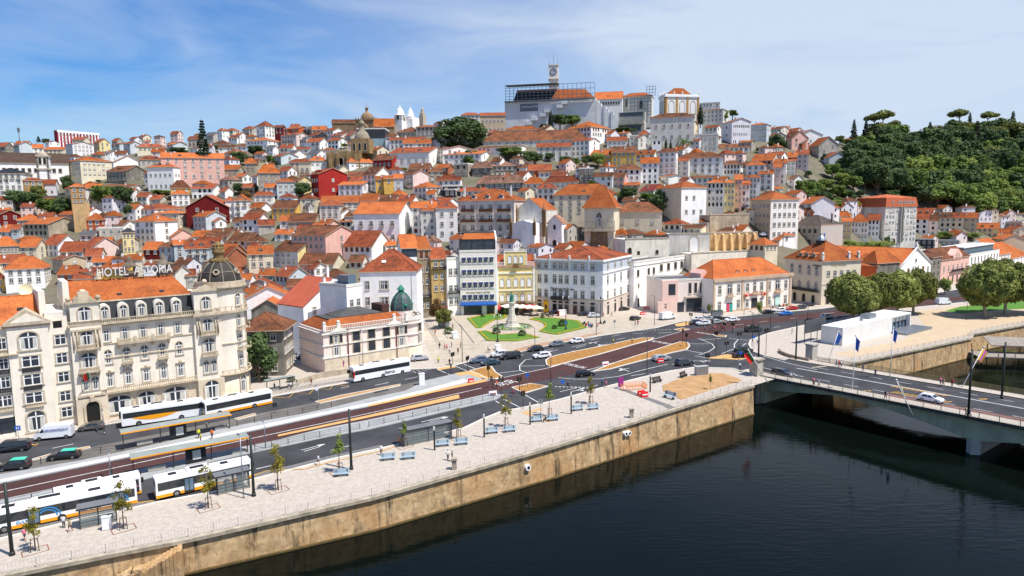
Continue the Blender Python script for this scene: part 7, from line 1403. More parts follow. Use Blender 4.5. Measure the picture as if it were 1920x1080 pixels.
def fill_houses():
 r=random.Random(21);BB=[q[5]for q in HOUSES];add=[]
 wk=[WL[c]for c in 'wWvcglP'];rk=[RF[c]for c in 'onrbp'];mb=MB();NW=len(wk);NR=len(rk);WI=NW+NR
 def top(x):
  for(a,ya),(b_,yb)in zip(T,T[1:]):
   if x<=b_:return ya+(yb-ya)*(x-a)/(b_-a)
  return 400
 T=[(-60,284),(130,276),(350,268),(480,252),(620,252),(760,250),(950,252),(1130,262),(1350,252),(1480,262),(1560,290),(1580,330),(1600,400),(1960,425)]
 y=250
 cand=[]
 while y<560:
  x=-50
  while x<1940:
   cand.append((x+r.uniform(-8,8),y+r.uniform(-4,4)));x+=12
  y+=6
 for x,y in cand:
  y0=hy0(min(max(x,0),1919))[0]
  if y<top(x)or y>y0-25:continue
  if x>1160 and y>470:continue
  if 1500<x<1600 and y<405:continue
  P=hp(x,y);s=P.y/FPX;wp=r.uniform(6,12)/s;hh=r.uniform(5.5,9)/s
  bb=(x-wp*.6,x+wp*.6,y-hh-2.4/s,y,P.y);A=(bb[1]-bb[0])*(bb[3]-bb[2]);cov=0;bad=False
  for q in BB:
   ox=min(bb[1],q[1])-max(bb[0],q[0]);oy=min(bb[3],q[3])-max(bb[2],q[2])
   if ox>0 and oy>0:
    if q[4]>bb[4]:
     if ox*oy>.2*min(A,(q[1]-q[0])*(q[3]-q[2])):bad=True;break
    else:cov+=ox*oy
  if bad or cov>.96*A:continue
  BB.append(bb);add.append(1)
  X,Y,ang=frame(P,radians(r.uniform(12,60)));w=wp*s*.75;d=r.uniform(6,10);h=hh*s;wi=r.randrange(NW);ri=NW+r.choice([0,0,1,1,2,2,3,3,4]);rs=r.uniform(1.4,2.8)
  L=lambda a,b_,z:tuple(P+X*a+Y*b_+Vector((0,0,z)))
  F=[(-w,0),(0,0),(0,d),(-w,d)];gab=r.random()<.6
  for k in range(4):
   a,b_=F[k],F[(k+1)%4];q=[L(*a,-7),L(*b_,-7),L(*b_,h),L(*a,h)]
   if gab and k in(1,3):q.insert(3,L(a[0],d/2,h+rs))
   mb.face(q,wi)
  o=.4;uv=[(x,y),(x+w,y),(x+w,y+4),(x,y+4)]
  if gab:
   a=h-rs/(d/2)*o;mb.face([L(-w-o,-o,a),L(o,-o,a),L(o,d/2,h+rs),L(-w-o,d/2,h+rs)],ri,uv);mb.face([L(o,d+o,a),L(-w-o,d+o,a),L(-w-o,d/2,h+rs),L(o,d/2,h+rs)],ri,uv)
  else:
   k=min(w,d)*.4;q=[L(-w-o,-o,h),L(o,-o,h),L(o,d+o,h),L(-w-o,d+o,h)]
   A_,B_=(L(-w+k,d/2,h+rs),L(-k,d/2,h+rs))if w>d else(L(-w/2,k,h+rs),L(-w/2,d-k,h+rs))
   if w>d:mb.face([q[0],q[1],B_,A_],ri,uv);mb.face([q[1],q[2],B_],ri,uv[:3]);mb.face([q[2],q[3],A_,B_],ri,uv);mb.face([q[3],q[0],A_],ri,uv[:3])
   else:mb.face([q[0],q[1],A_],ri,uv[:3]);mb.face([q[1],q[2],B_,A_],ri,uv);mb.face([q[2],q[3],B_],ri,uv[:3]);mb.face([q[3],q[0],A_,B_],ri,uv)
  for j in range(max(1,round(h/3))):
   z=h-3*j-2.2
   if z<.3:continue
   for i in range(max(1,int(w/2.8))):
    if r.random()<.85:a=-w+w*(i+.5)/max(1,int(w/2.8));mb.face([L(a-.45,-.03,z),L(a+.45,-.03,z),L(a+.45,-.03,z+1.4),L(a-.45,-.03,z+1.4)],WI);mb.face([L(a-.45,-.04,z+.68),L(a+.45,-.04,z+.68),L(a+.45,-.04,z+.76),L(a-.45,-.04,z+.76)],WI+1)
   for i in range(int(d/3)):
    if r.random()<.6:a=d*(i+.5)/int(d/3);mb.face([L(.03,a-.45,z),L(.03,a+.45,z),L(.03,a+.45,z+1.4),L(.03,a-.45,z+1.4)],WI)
  if r.random()<.6:c=L(-w*r.random(),d*.35,h+rs*.5);mb.box(c[0]-.35,c[0]+.35,c[1]-.3,c[1]+.3,c[2]-1.5,c[2]+1.5,0)
 o=mb.build('small_houses',wk+rk+[GLASS,WHITE]);tag(o,'dense mass of small white houses with orange roofs filling the hillside town','houses');o['kind']='stuff'
 print('fill',len(add))
fill_houses()
# ================================================================= trees and shrubs
def leafmat(n,c,c2,tr=.25):
 M=mat(n,c,.75,.25,var=.3,scale=.35,col2=c2,rnd_obj=.22,detail=3);nt=M.node_tree;P=nt.nodes['Principled BSDF']
 out=nt.nodes['Material Output'];t=nt.nodes.new('ShaderNodeBsdfTranslucent');mx=nt.nodes.new('ShaderNodeMixShader');mx.inputs[0].default_value=tr
 src=P.inputs['Base Color'].links[0].from_socket;nt.links.new(src,t.inputs[0]);nt.links.new(P.outputs[0],mx.inputs[1]);nt.links.new(t.outputs[0],mx.inputs[2]);nt.links.new(mx.outputs[0],out.inputs[0]);return M
BARK=mat('bark','6A5A48',.95,var=.3,scale=2);BARKP=mat('pale_bark','A39884',.95,var=.25,scale=1.5)
LV={'d':leafmat('leaves_dark','405636','647A46'),'m':leafmat('leaves_mid','4E6830','7E9444'),'l':leafmat('leaves_light','6A8038','9CAA54'),'y':leafmat('leaves_yellowing','7A7A30','A89A3E',.35),'o':leafmat('leaves_olive','5E6830','848A44'),'p':leafmat('leaves_plane','78843E','A6AC5C'),'r':leafmat('leaves_russet','6E4A2E','8A6A3A'),'k':leafmat('needles','1E3020','30442A',.1)}
def leaves(mb,r,lobes,n,sz,mi=0,shell=.55):
 tot=sum(l[3]**2 for l in lobes)
 for cx,cy,cz,R,*sq in lobes:
  q=sq[0]if sq else 1.0
  for _ in range(max(4,int(n*R*R/tot))):
   while True:
    v=Vector((r.gauss(0,1),r.gauss(0,1),r.gauss(0,1)))
    if v.length>.1:break
   v.normalize();k=(shell+(1-shell)*r.random()**.6)*(1+.18*mnoise.noise(v*2.2+Vector((cx,cy,cz))))
   p=Vector((cx+v.x*R*k,cy+v.y*R*k,cz+v.z*R*k*q));s=sz*r.uniform(.6,1.25)
   nn=(v+Vector((r.uniform(-.8,.8),r.uniform(-.8,.8),r.uniform(-.3,1.0)))).normalized();u=nn.orthogonal().normalized();a=r.uniform(0,6.28);w=nn.cross(u);u,w=u*cos(a)+w*sin(a),w*cos(a)-u*sin(a)
   mb.face([p-u*s-w*s*.6,p+u*s*.2-w*s,p+u*s+w*s*.5,p-u*s*.3+w*s],mi)
def tree(name,kind,h,cw,leaf,seed,n=900,sz=.5,bark=None,cz=None):
 r=random.Random(seed);t=thing(name,'','tree');T=MB();C_=MB();bark=bark or BARK
 if kind=='round':
  R=cw/2;ch=min(h*.8,cw*.95);th=h-ch;lob=[]
  T.tube((0,0,-2.5),(0,0,th),R*.09,R*.06,8)
  for i in range(12):
   a=6.28*i/12+r.random();z=th+ch*r.uniform(.22,.85);k=sqrt(max(0,1-((z-th-ch*.48)/(ch*.55))**2))*.58
   lob.append((R*k*cos(a),R*k*sin(a),z,R*r.uniform(.34,.5),.8));T.tube((0,0,th*.9),(R*k*cos(a),R*k*sin(a),z),R*.035,R*.012,5)
  lob+=[(0,0,th+ch*.5,R*.7,.75),(0,0,th+ch*.8,R*.4,.8)]
  leaves(C_,r,lob,n,sz)
 elif kind=='dome':
  R=cw/2;th=h*.22;T.tube((0,0,-2),(0,0,th),R*.1,R*.07,8);lob=[(0,0,th+.1*h,R*.95,.75)]
  for i in range(26):a=r.uniform(0,6.28);e=r.uniform(-.1,1.4);lob.append((R*.8*cos(a)*cos(e),R*.8*sin(a)*cos(e),th+.15*h+R*.62*sin(e),R*.24))
  leaves(C_,r,lob,n,sz,shell=.85)
 elif kind=='ball':
  R=cw/2;th=h-1.62*R;T.tube((0,0,-2),(0,0,th+.3*R),R*.07,R*.05,8);zc=h-R*.8;lob=[(0,0,zc,R*.88,.84)]
  for i in range(6):a=1.05*i;T.tube((0,0,th),(R*.5*cos(a),R*.5*sin(a),zc-R*.2),R*.035,R*.015,5)
  for i in range(44):a=r.uniform(0,6.28);e=math.asin(r.uniform(-.85,1));lob.append((R*.82*cos(a)*cos(e),R*.82*sin(a)*cos(e),zc+R*.68*sin(e),R*r.uniform(.14,.24)))
  leaves(C_,r,lob,n,sz,shell=.8)
 elif kind=='conifer':
  T.tube((0,0,-2),(0,0,h),cw*.05,.05,6)
  for j in range(int(h/(h/22))):
   z=h*(.12+.86*j/22);R=cw/2*(1-(z/h)**1.6)*r.uniform(.75,1.1)+.15
   for i in range(7):a=r.uniform(0,6.28);T.tube((0,0,z),(R*cos(a),R*sin(a),z-R*.15),.06,.02,3,0,False);leaves(C_,r,[(R*.6*cos(a),R*.6*sin(a),z-R*.1,R*.42,.45)],max(5,n//150),sz*.8,shell=.3)
 elif kind=='cypress':
  T.tube((0,0,-2),(0,0,h*.9),.25,.05,6);leaves(C_,r,[(0,0,h*(.12+.8*k/8),cw/2*(1-abs(k/8-.3)**1.5*1.1),1.2)for k in range(9)],n,sz,shell=.8)
 elif kind=='umbrella':
  T.tube((0,0,-3),(.4,.2,h*.78),.35,.22,7);lob=[]
  for i in range(9):a=6.28*i/9;k=cw*.33*r.uniform(.5,1);lob.append((k*cos(a),k*sin(a),h*.88+r.uniform(-.5,.5),cw*.17,.55));T.tube((.4,.2,h*.72),(k*cos(a),k*sin(a),h*.86),.14,.05,4)
  leaves(C_,r,lob+[(0,0,h*.93,cw*.25,.5)],n,sz)
 elif kind=='young':
  T.tube((0,0,-.3),(.05,0,h*.8),.07,.03,6);lob=[]
  for i in range(11):a=r.uniform(0,6.28);z=h*r.uniform(.42,.95);k=cw*.34*r.random()*(1.2-z/h*.6);lob.append((k*cos(a),k*sin(a),z,cw*.2,1.0));T.tube((.03,0,z-.5),(k*cos(a),k*sin(a),z),.025,.01,4,0,False)
  leaves(C_,r,lob,n,sz,shell=.1)
 elif kind=='palm':
  T.tube((0,0,-1),(0,0,h*.6),.4,.32,8)
  for i in range(34):
   a=r.uniform(0,6.28);e=r.uniform(-.5,1.2);p=Vector((0,0,h*.6));d=Vector((cos(a)*cos(e),sin(a)*cos(e),sin(e)));L_=cw/2
   sd_=Vector((-sin(a),cos(a),0))*.35
   for k in range(6):q=p+d*(L_/5);d=(d-Vector((0,0,.24))).normalized();w=(1-k/7);C_.face([p-sd_*w,q-sd_*(w*.8),q+Vector((0,0,.12)),p+Vector((0,0,.12))]);C_.face([p+Vector((0,0,.12)),q+Vector((0,0,.12)),q+sd_*(w*.8),p+sd_*w]);p=q
 T.build('trunk',bark,t);C_.build('crown',LV[leaf],t);return t
PROTO={}
def plant(key,px,py,wpx=None,hpx=None,label='',group=None,P=None,sc=None,src=hp,rz=None):
 """key names a prototype built at unit scale 10 m wide / 10 m high"""
 t,H,W_=PROTO[key];P=P or src(px,py);s=P.y/FPX
 k=(wpx*s/W_,wpx*s/W_,hpx*s/H)if wpx else(sc,sc,sc)
 if not t.get('used'):
  t['used']=1;del t['used'];PROTO[key]=(t,H,W_)
  if key not in USED:USED.add(key);t.location=P;t.rotation_euler=(0,0,rz or 0);t.scale=k;t['label']=label;t['group']=group or t.get('group','');return t
 return dup(t,P,rz if rz is not None else(px*1.7+py)%6.28,label,group,sc=k)
USED=set()
def proto(key,name,kind,h,cw,leaf,seed,n,sz,bark=None):PROTO[key]=(tree(name,kind,h,cw,leaf,seed,n,sz,bark),h,cw)
proto('rd','leafy_tree','round',12,11,'d',1,2600,.42);proto('rm','leafy_tree','round',12,11,'m',2,2600,.42);proto('rl','leafy_tree','round',11,12,'l',3,2400,.42);proto('ro','leafy_tree','round',13,11,'o',4,2400,.42);proto('rr','leafy_tree','round',8,9,'r',9,1600,.3)
proto('dm','dome_tree','dome',10,13,'d',5,3800,.36);proto('cf','conifer_tree','conifer',20,7,'k',6,2400,.4);proto('cy','cypress_tree','cypress',14,3,'k',7,900,.3);proto('um','umbrella_pine','umbrella',16,13,'o',8,1500,.4);proto('pl','palm_tree','palm',8,8,'m',9,0,0)
proto('pp','plane_tree','ball',12,12.4,'p',12,12000,.25,BARKP);proto('po','plane_tree','ball',12,12,'o',14,11000,.25,BARKP)
proto('y1','young_tree','young',5.5,2.6,'y',15,620,.10);proto('y2','young_tree','young',5.5,2.4,'l',16,560,.10);proto('sh','shrub','dome',1.6,1.8,'d',17,500,.10)
TP='trees among the hillside houses';TL=[]
def hill_trees(cr,s,rows):
 for k,x,y,w,h in rows:X,Y=cr(x,y);TL.append((k,X,Y,w/s,h/s))
hill_trees(cA,4,[('rd',120,690,150,130),('rd',230,680,140,110),('ro',300,650,100,130),('rm',380,740,170,120),('rd',480,745,150,130),('rl',60,660,130,60),('rd',505,580,80,130),('rm',800,700,190,170),('rd',920,690,170,160),('rl',860,640,120,90),('rd',980,760,90,90),('cf',1540,490,130,430),('pl',1505,345,90,80),('rd',1195,270,60,50),('rd',1340,275,130,45),('rm',1620,255,60,40),('rd',1790,360,110,90),('rd',1900,295,70,60),('rd',1800,575,90,70),('rl',1840,600,60,40),('rr',1850,620,90,60),('rm',1180,575,110,30),('rl',1240,580,90,30),('cf',290,190,35,45),('rd',350,205,60,40),('rd',740,490,40,20),('rm',1010,690,80,50),('rd',1030,180,40,20),('rm',830,275,50,25)])
hill_trees(cBc,4,[('rd',170,420,130,80),('rd',40,480,120,90),('rm',260,470,70,60),('rd',510,730,120,110),('rm',500,715,70,60),('dm',1690,330,360,200),('rm',1580,315,180,90),('rd',1800,325,170,130),('rl',1265,530,60,30),('rm',1760,480,80,50),('rd',30,690,80,70),('rd',170,690,60,50),('rr',90,700,110,40),('rd',1470,800,40,30),('rm',820,350,50,30),('rd',300,480,50,35)])
hill_trees(cE,3,[('rm',470,655,140,60),('rd',570,700,110,80),('rd',610,690,90,60),('rd',780,700,70,55),('rm',830,700,60,45),('rd',900,690,60,50),('rl',960,700,80,70),('cy',698,485,26,95),('rd',750,480,90,70),('rm',820,475,90,60),('rm',660,485,60,25),('rd',1135,890,100,70),('rl',1090,885,60,40),('dm',1335,942,160,115),('rm',1240,900,80,50),('pl',1450,600,90,60),('cy',1345,600,14,60),('cy',1372,605,14,50),('cy',1540,465,32,100),('rm',1660,450,70,60),('rm',1720,425,60,40),('rd',1750,500,60,40),('rm',1100,510,150,25),('rl',1205,760,30,20),('rd',1040,740,70,30),('rd',230,690,50,50),('rm',250,660,70,50),('rm',930,810,50,30),('rd',690,665,50,40)])
hill_trees(cG,6,[('rm',785,1080,110,120),('rd',985,850,110,80),('rl',430,500,90,50)])
hill_trees(cF,3.552,[('rd',265,300,110,100),('rd',320,285,50,50),('rm',150,305,40,30),('rd',590,370,50,50),('rm',640,480,110,90),('rd',720,500,90,80),('rl',700,520,90,70),('rm',440,600,90,100),('rm',520,620,90,110),('rd',600,660,90,80),('rm',650,680,100,70),('rl',560,590,70,60),('rd',740,700,60,40),('rd',830,600,60,40),('rm',715,540,60,50),('rm',1380,870,90,35),('rl',1460,880,110,40),('rm',1560,880,90,35),('rd',1005,920,40,50),('rl',760,935,80,40),('rm',850,940,80,35),('rl',930,935,80,35),('rd',500,540,60,50),('rm',470,640,110,80),('rd',560,660,120,90),('rl',600,560,110,70),('rm',680,620,120,90),('rd',740,640,110,80),('rm',780,560,120,90),('rl',640,700,110,70),('rm',720,760,90,50),('rd',480,470,50,40),('rl',800,700,60,60),('rm',690,250,60,50),('rm',730,260,50,40)])
hill_trees(cM,8,[])
for i,(k,X,Y,w,h)in enumerate(TL):
 n=min(LMK,key=lambda q:hypot(q[0]-X,(q[1]-Y)*1.3))
 kd={'rd':'dark leafy tree','rm':'green leafy tree','rl':'pale green bushy tree','ro':'olive green tree','rr':'russet blossoming tree','dm':'big dome shaped evergreen tree','cf':'tall dark conifer','cy':'slim dark cypress','pl':'palm tree','um':'pine'}[k]
 TL[i]=(k,X,Y,w,h,kd+' '+n[2])
from collections import Counter
cn=Counter(t[5]for t in TL);seen=Counter()
for k,X,Y,w,h,lb in sorted(TL,key=lambda t:t[1]):
 i=seen[lb];seen[lb]+=1
 plant(k,X,Y,w*1.12,h*1.1,lb if cn[lb]==1 else lb+', '+ORD[min(i,11)]+' from the left',TP)
def wood():
 r=random.Random(11);n=0
 tp=[(1575,330),(1600,278),(1640,268),(1700,280),(1740,268),(1800,258),(1850,262),(1960,262)];bt=[(1575,335),(1600,352),(1640,372),(1720,392),(1780,398),(1830,415),(1960,420)]
 def li(T,x):
  for(a,ya),(b_,yb)in zip(T,T[1:]):
   if x<=b_:return ya+(yb-ya)*(x-a)/(b_-a)
  return T[-1][1]
 rows=[]
 y=256
 while y<424:
  x=1578+r.uniform(0,8)
  while x<1962:
   X,Y=x+r.uniform(-5,5),y+r.uniform(-3,3)
   if li(tp,X)<Y<li(bt,X):rows.append((X,Y))
   x+=20
  y+=12
 for X,Y in sorted(rows,key=lambda q:q[1]):
  low=Y>330 and X>1690;dark=X<1720 and Y>300
  k=r.choice(['rm','rl','rm','rd'])if low else(r.choice(['rd','rd','dm'])if dark else r.choice(['rd','rd','rm','ro','dm','cf','rd','rd','dm']))
  w=r.uniform(34,58);h=w*r.uniform(.6,1.15)*(1.4 if k=='cf' else 1);w*=(.5 if k=='cf' else 1)
  lb={'rm':'mid green broad crowned tree in the wood on the right hill','rl':'light green tree in the lower part of the wood on the right hill','rd':'dark green broad crowned tree in the wood on the right hill','dm':'dense dark rounded tree in the wood on the right hill','ro':'olive green tree in the wood on the right hill','cf':'dark pointed conifer in the wood on the right hill'}[k]
  plant(k,X,Y,w,h,lb,'trees of the wood on the right hill')
 for X,Y,w,h in((1637,268,40,52),(1655,272,46,62),(1676,272,30,44),(1795,264,44,56),(1850,262,38,50),(1880,264,30,34),(1905,262,22,26),(1832,262,26,30)):plant('um',X,Y,w,h,'open crowned pine standing above the wood on the right skyline','trees of the wood on the right hill')
wood()
for k,x,y,w,h,lb in(('pp',1599,606,100,94,'large round plane tree nearest the white pavilion'),('po',1643,599,80,88,'second plane tree from the left behind the white pavilion'),('pp',1682,593,80,86,'third plane tree from the left behind the white pavilion'),('po',1712,588,80,84,'fourth plane tree, at the right end of the row behind the white pavilion'),('pp',1845,594,100,108,'large plane tree with white trunk on the sandy terrace at the right'),('po',1884,590,96,104,'plane tree with pale trunk right of the largest terrace tree'),('pp',1932,588,90,100,'plane tree cut by the right edge of the view')):
 P=gp(x,y);plant(k,x,y,w,h,lb,'plane trees on the riverside terrace',P=P,rz=x*.37)
plant('rd',486,716,74,96,'big dark leafy tree beside the round corner of the hotel',None,P=gp(486,717))
for k,x,y,w,h,lb in(('rr',818,602,30,44,'russet tree among the white parasols'),('ro',832,616,36,40,'brownish green tree above the kiosk on the plaza'),('rl',1771,552,24,30,'small bright green street tree on the right avenue'),('rl',1423,590,12,24,'small street tree in front of the restaurant building'),('rl',1329,588,8,18,'thin young tree beside the green waste bins')):
 plant(k,x,y,w,h,lb,None,P=gp(x,y))
YT=[('y1',66,1033,1),('y1',232,992,1),('y1',391,953,1),('y1',522,919,1),('y2',637,886,1),('y2',759,837,1.02),('y1',859,822,1.0),('y1',948,800,.95),('y2',1030,781,.95),('y1',1107,757,.95)]
TOPS=[950,903,872,832,812,786,765,740,717,706]
for i,((k,x,y,s),ty)in enumerate(zip(YT,TOPS)):
 P=gp(x,y);h=hsolve(P,ty);t=plant(k,x,y,sc=h/5.5,label='young yellowing street tree with stakes, '+ORD[i]+' from the left along the river promenade',group='young promenade trees',P=P,rz=i)
 s_=thing('tree_stakes','three wooden stakes round the young tree, '+ORD[i]+' from the left on the promenade','tree stakes',P,0,'stakes round the promenade trees')
 for a in(0,2.1,4.2):m=MB();m.tube((.5*cos(a),.5*sin(a),-.1),(.4*cos(a),.4*sin(a),1.7),.05,.05,6);m.build('stake',mat('stake_wood','6A5240',.9,var=.2),s_)
 m=MB();
 for a in(0,2.1,4.2):m.tube((.42*cos(a),.42*sin(a),1.5),(.42*cos(a+2.1),.42*sin(a+2.1),1.5),.03,.03,4)
 m.build('tie_rail',mat('stake_wood','6A5240',.9,var=.2),s_)
 pit=MB();X=(gp(x+14,y-4)-P).normalized();Yv=Vector((-X.y,X.x,0))
 for sg in(-1,1):a=P+Yv*sg*.9;ribbon(pit,[a-X*1.3,a+X*1.3],.12,.02,0,.01);a=P+X*sg*1.3;ribbon(pit,[a-Yv*.9,a+Yv*.9],.12,.02,0,.01)
 struct(pit.build('tree_pit',mat('rusty_edge','8A5A40',.9)))
plant('y2',1332,730,sc=.6,label='tiny sapling growing in the sandy soil bed',P=gp(1332,730))
for x,y,s,lb in((430,712,1.0,'round clipped bush behind the right shelter on the hotel pavement'),(492,712,1.6,'round clipped bush between the fence and the bus shelter'),(546,716,1.1,'round clipped bush right of the bus shelter'),(905,595,.9,'small bush in the left lawn bed'),(931,626,1.5,'dark round bush behind the lamp post in the front lawn bed'),(979,630,1.4,'low flowering bush in the front lawn bed'),(949,590,2.0,'tall bush beside the monument pedestal'),(1017,597,.9,'small bush at the back of the largest lawn bed'),(1040,617,1.0,'small dark bush in the middle of the largest lawn bed'),(1055,612,1.8,'low rockery bush in the largest lawn bed'),(841,626,1.6,'bush planter under the brownish tree on the plaza')):
 plant('sh',x,y,sc=s,label=lb,P=gp(x,y))
def hedge(label,a,b_,src,h,w,leaf='m'):
 A,Bq=src(*a),src(*b_);r=random.Random(4);m=MB();L_=(Bq-A).length;lob=[]
 for k in range(int(L_/(w*.5))):p=(Bq-A)*(k/(L_/(w*.5)));lob.append((p.x,p.y,p.z+h*.5,w*.55,h/w*.9))
 leaves(m,r,lob,int(L_*60),.22,shell=.7);o=m.build('hedge',LV[leaf]);o.location=A;tag(o,label,'hedge')
hedge('clipped ochre green hedge on the retaining wall beside the arcaded house',cG(790,895),cG(1070,890),hp,3.0,2.4,'o')
hedge('low green hedge on the roof terrace beside the dark modern block',cK(1020,150),cK(1500,130),hp,3.0,3.0,'l')
hedge('green hedge below the row of white and yellow houses by the netted building',cK(110,270),cK(640,220),hp,3.5,3.0,'l')
# ================================================================= vehicles
def dirp(px,py,k='R'):
 a,b=gp(px-12,py),gp(px+12,py-12*(.21 if px<900 else .22 if px<1300 else .12));v=b-a;return atan2(v.y,v.x)+(0 if k=='R' else pi)
GLC=mat('car_glass',(.02,.025,.03,1),.05,.8,var=0);HL=mat('headlight','D8DCE0',.2,var=0);TLM=mat('taillight','B01818',.3,var=0);RIM=mat('wheel_rim','9A9CA0',.35,.5,.8,var=0);BLK=mat('black_plastic',(.015,.015,.016,1),.5,var=0);PLATE=mat('number_plate','D8D8D0',.6,var=0)
CARS={'hatch':(4.1,1.48,[(-2.05,.35),(-2.0,.85),(-1.85,1.0),(-1.5,1.42),(-.2,1.48),(.35,1.4),(1.05,.98),(1.85,.85),(2.05,.6),(2.03,.32)]),'sedan':(4.6,1.45,[(-2.3,.35),(-2.28,.9),(-2.1,1.02),(-1.6,1.05),(-.95,1.42),(.1,1.45),(.45,1.38),(1.15,.98),(2.1,.84),(2.3,.6),(2.28,.32)]),'wagon':(4.6,1.5,[(-2.3,.35),(-2.27,.95),(-2.1,1.1),(-1.85,1.45),(-.2,1.5),(.45,1.42),(1.15,1.0),(2.1,.86),(2.3,.6),(2.28,.32)]),'suv':(4.4,1.66,[(-2.2,.42),(-2.18,1.0),(-2.0,1.15),(-1.75,1.6),(-.2,1.66),(.35,1.58),(1.0,1.12),(1.95,1.0),(2.2,.75),(2.18,.4)]),'mpv':(5.1,1.9,[(-2.55,.42),(-2.53,1.1),(-2.45,1.8),(-2.2,1.9),(.9,1.9),(1.3,1.8),(1.9,1.2),(2.4,1.05),(2.55,.7),(2.53,.4)]),'van':(5.9,2.6,[(-2.95,.45),(-2.95,2.45),(-2.8,2.6),(1.2,2.6),(1.5,2.5),(2.15,1.5),(2.8,1.2),(2.95,.8),(2.93,.4)])}
def make_car(kind):
 L_,H,pr=CARS[kind];W_=.9 if H<2 else 1.0;t=thing('parked_van' if kind=='van' else 'car','','van' if kind in('van','mpv')else 'car');m=MB();belt=.95 if H<1.6 else(1.1 if H<2 else 1.35)
 def hw(z):return W_ if z<=belt else W_-(z-belt)/max(H-belt,.01)*(.2 if H<2 else .12)
 for(a,za),(b,zb)in zip(pr,pr[1:]):m.face([(a,-hw(za),za),(b,-hw(zb),zb),(b,hw(zb),zb),(a,hw(za),za)],0,sm=False)
 for s in(-1,1):
  low=[(x,z)for x,z in pr if z<=belt+.15];q=[(x,s*hw(z),z)for x,z in pr];m.face(q if s>0 else q[::-1])
 m.face([(pr[0][0],-W_,pr[0][1]),(pr[0][0],W_,pr[0][1]),(pr[-1][0],W_,pr[-1][1]),(pr[-1][0],-W_,pr[-1][1])]);o=m.build('body',PAINT,t);o['paint']=1
 g=MB();top=[(x,z)for x,z in pr if z>belt+.1];xr,xf=top[0][0],top[-1][0];f0=[p for p in pr if p[0]>xf][0];r0=[p for p in pr if p[1]<=belt+.16 and p[0]<0][-1]
 zt=H-.13
 if kind=='van':g_sets=[(xf-.75,xf-.1,belt+.1,2.1)]
 else:g_sets=[(r0[0]+.45,-.35,belt+.03,zt),(-.27,f0[0]-.35,belt+.03,zt)]
 for s in(-1,1):
  for x0,x1,z0,z1 in g_sets:
   a=x0+(.3 if x0<-.5 and kind!='van' else 0);b=x1-(.5 if x1>0 else 0);q=[(x0,s*(hw(z0)+.012),z0),(x1,s*(hw(z0)+.012),z0),(b,s*(hw(z1)+.012),z1),(a,s*(hw(z1)+.012),z1)];g.face(q if s<0 else q[::-1])
 def slant(p,q,k0,k1):
  n=Vector((-(q[1]-p[1]),0,q[0]-p[0])).normalized()*.015;n=-n if n.z<0 else n
  A=[p[0]+(q[0]-p[0])*k0,p[1]+(q[1]-p[1])*k0];Bq=[p[0]+(q[0]-p[0])*k1,p[1]+(q[1]-p[1])*k1]
  g.face([(A[0]+n.x,-hw(A[1])+.1,A[1]+n.z),(A[0]+n.x,hw(A[1])-.1,A[1]+n.z),(Bq[0]+n.x,hw(Bq[1])-.1,Bq[1]+n.z),(Bq[0]+n.x,-hw(Bq[1])+.1,Bq[1]+n.z)])
 slant(top[-1],f0,.08,.92)
 if kind!='van':slant(r0,top[0],.15,.9)
 g.build('window',GLC,t)
 r=.33 if H<2 else .38
 for sx in(-1,1):
  for s in(-1,1):
   x=sx*(L_/2-.85);w=MB();w.tube((x,s*(W_-.2),r),(x,s*(W_+.03),r),r,r,14);wo=w.build('wheel',RUB,t);w=MB();w.tube((x,s*W_,r),(x,s*(W_+.045),r),r*.62,r*.62,10);w.build('rim',RIM,wo)
 for s in(-1,1):
  zz=pr[-2][1];m=MB();m.box(pr[-2][0]-.12,pr[-2][0]+.02,s*.62-.2,s*.62+.2,zz+.0,zz+.16);m.build('headlight',HL,t);m=MB();zz=pr[1][1];m.box(pr[1][0]-.02,pr[1][0]+.12,s*.68-.16,s*.68+.16,zz-.2,zz+.0);m.build('taillight',TLM,t)
 m=MB();m.box(-L_/2-.03,L_/2+.03,-W_+.08,W_-.08,.2,.38);m.build('bumper',BLK,t)
 m=MB();m.box(pr[-1][0]+.02,pr[-1][0]+.05,-.26,.26,.42,.54);m.build('number_plate',PLATE,t);return t
CP={}
def car(kind,px,py,hd,col,label,P=None,group='cars on the avenue and streets'):
 P=P or gp(px,py);P=P+Vector((0,0,.05));a=hd if not isinstance(hd,str)else dirp(px,py,hd)
 c=lin(col)
 if kind not in CP:
  t=make_car(kind);CP[kind]=t;kids(t);[kids(k)for k in kids(t)];t.location=P;t.rotation_euler=(0,0,a);t['label']=label;t['group']=group
  for o in kids(t):
   if o.get('paint'):o.color=c
  return t
 return dup(CP[kind],P,a,label,group,c)
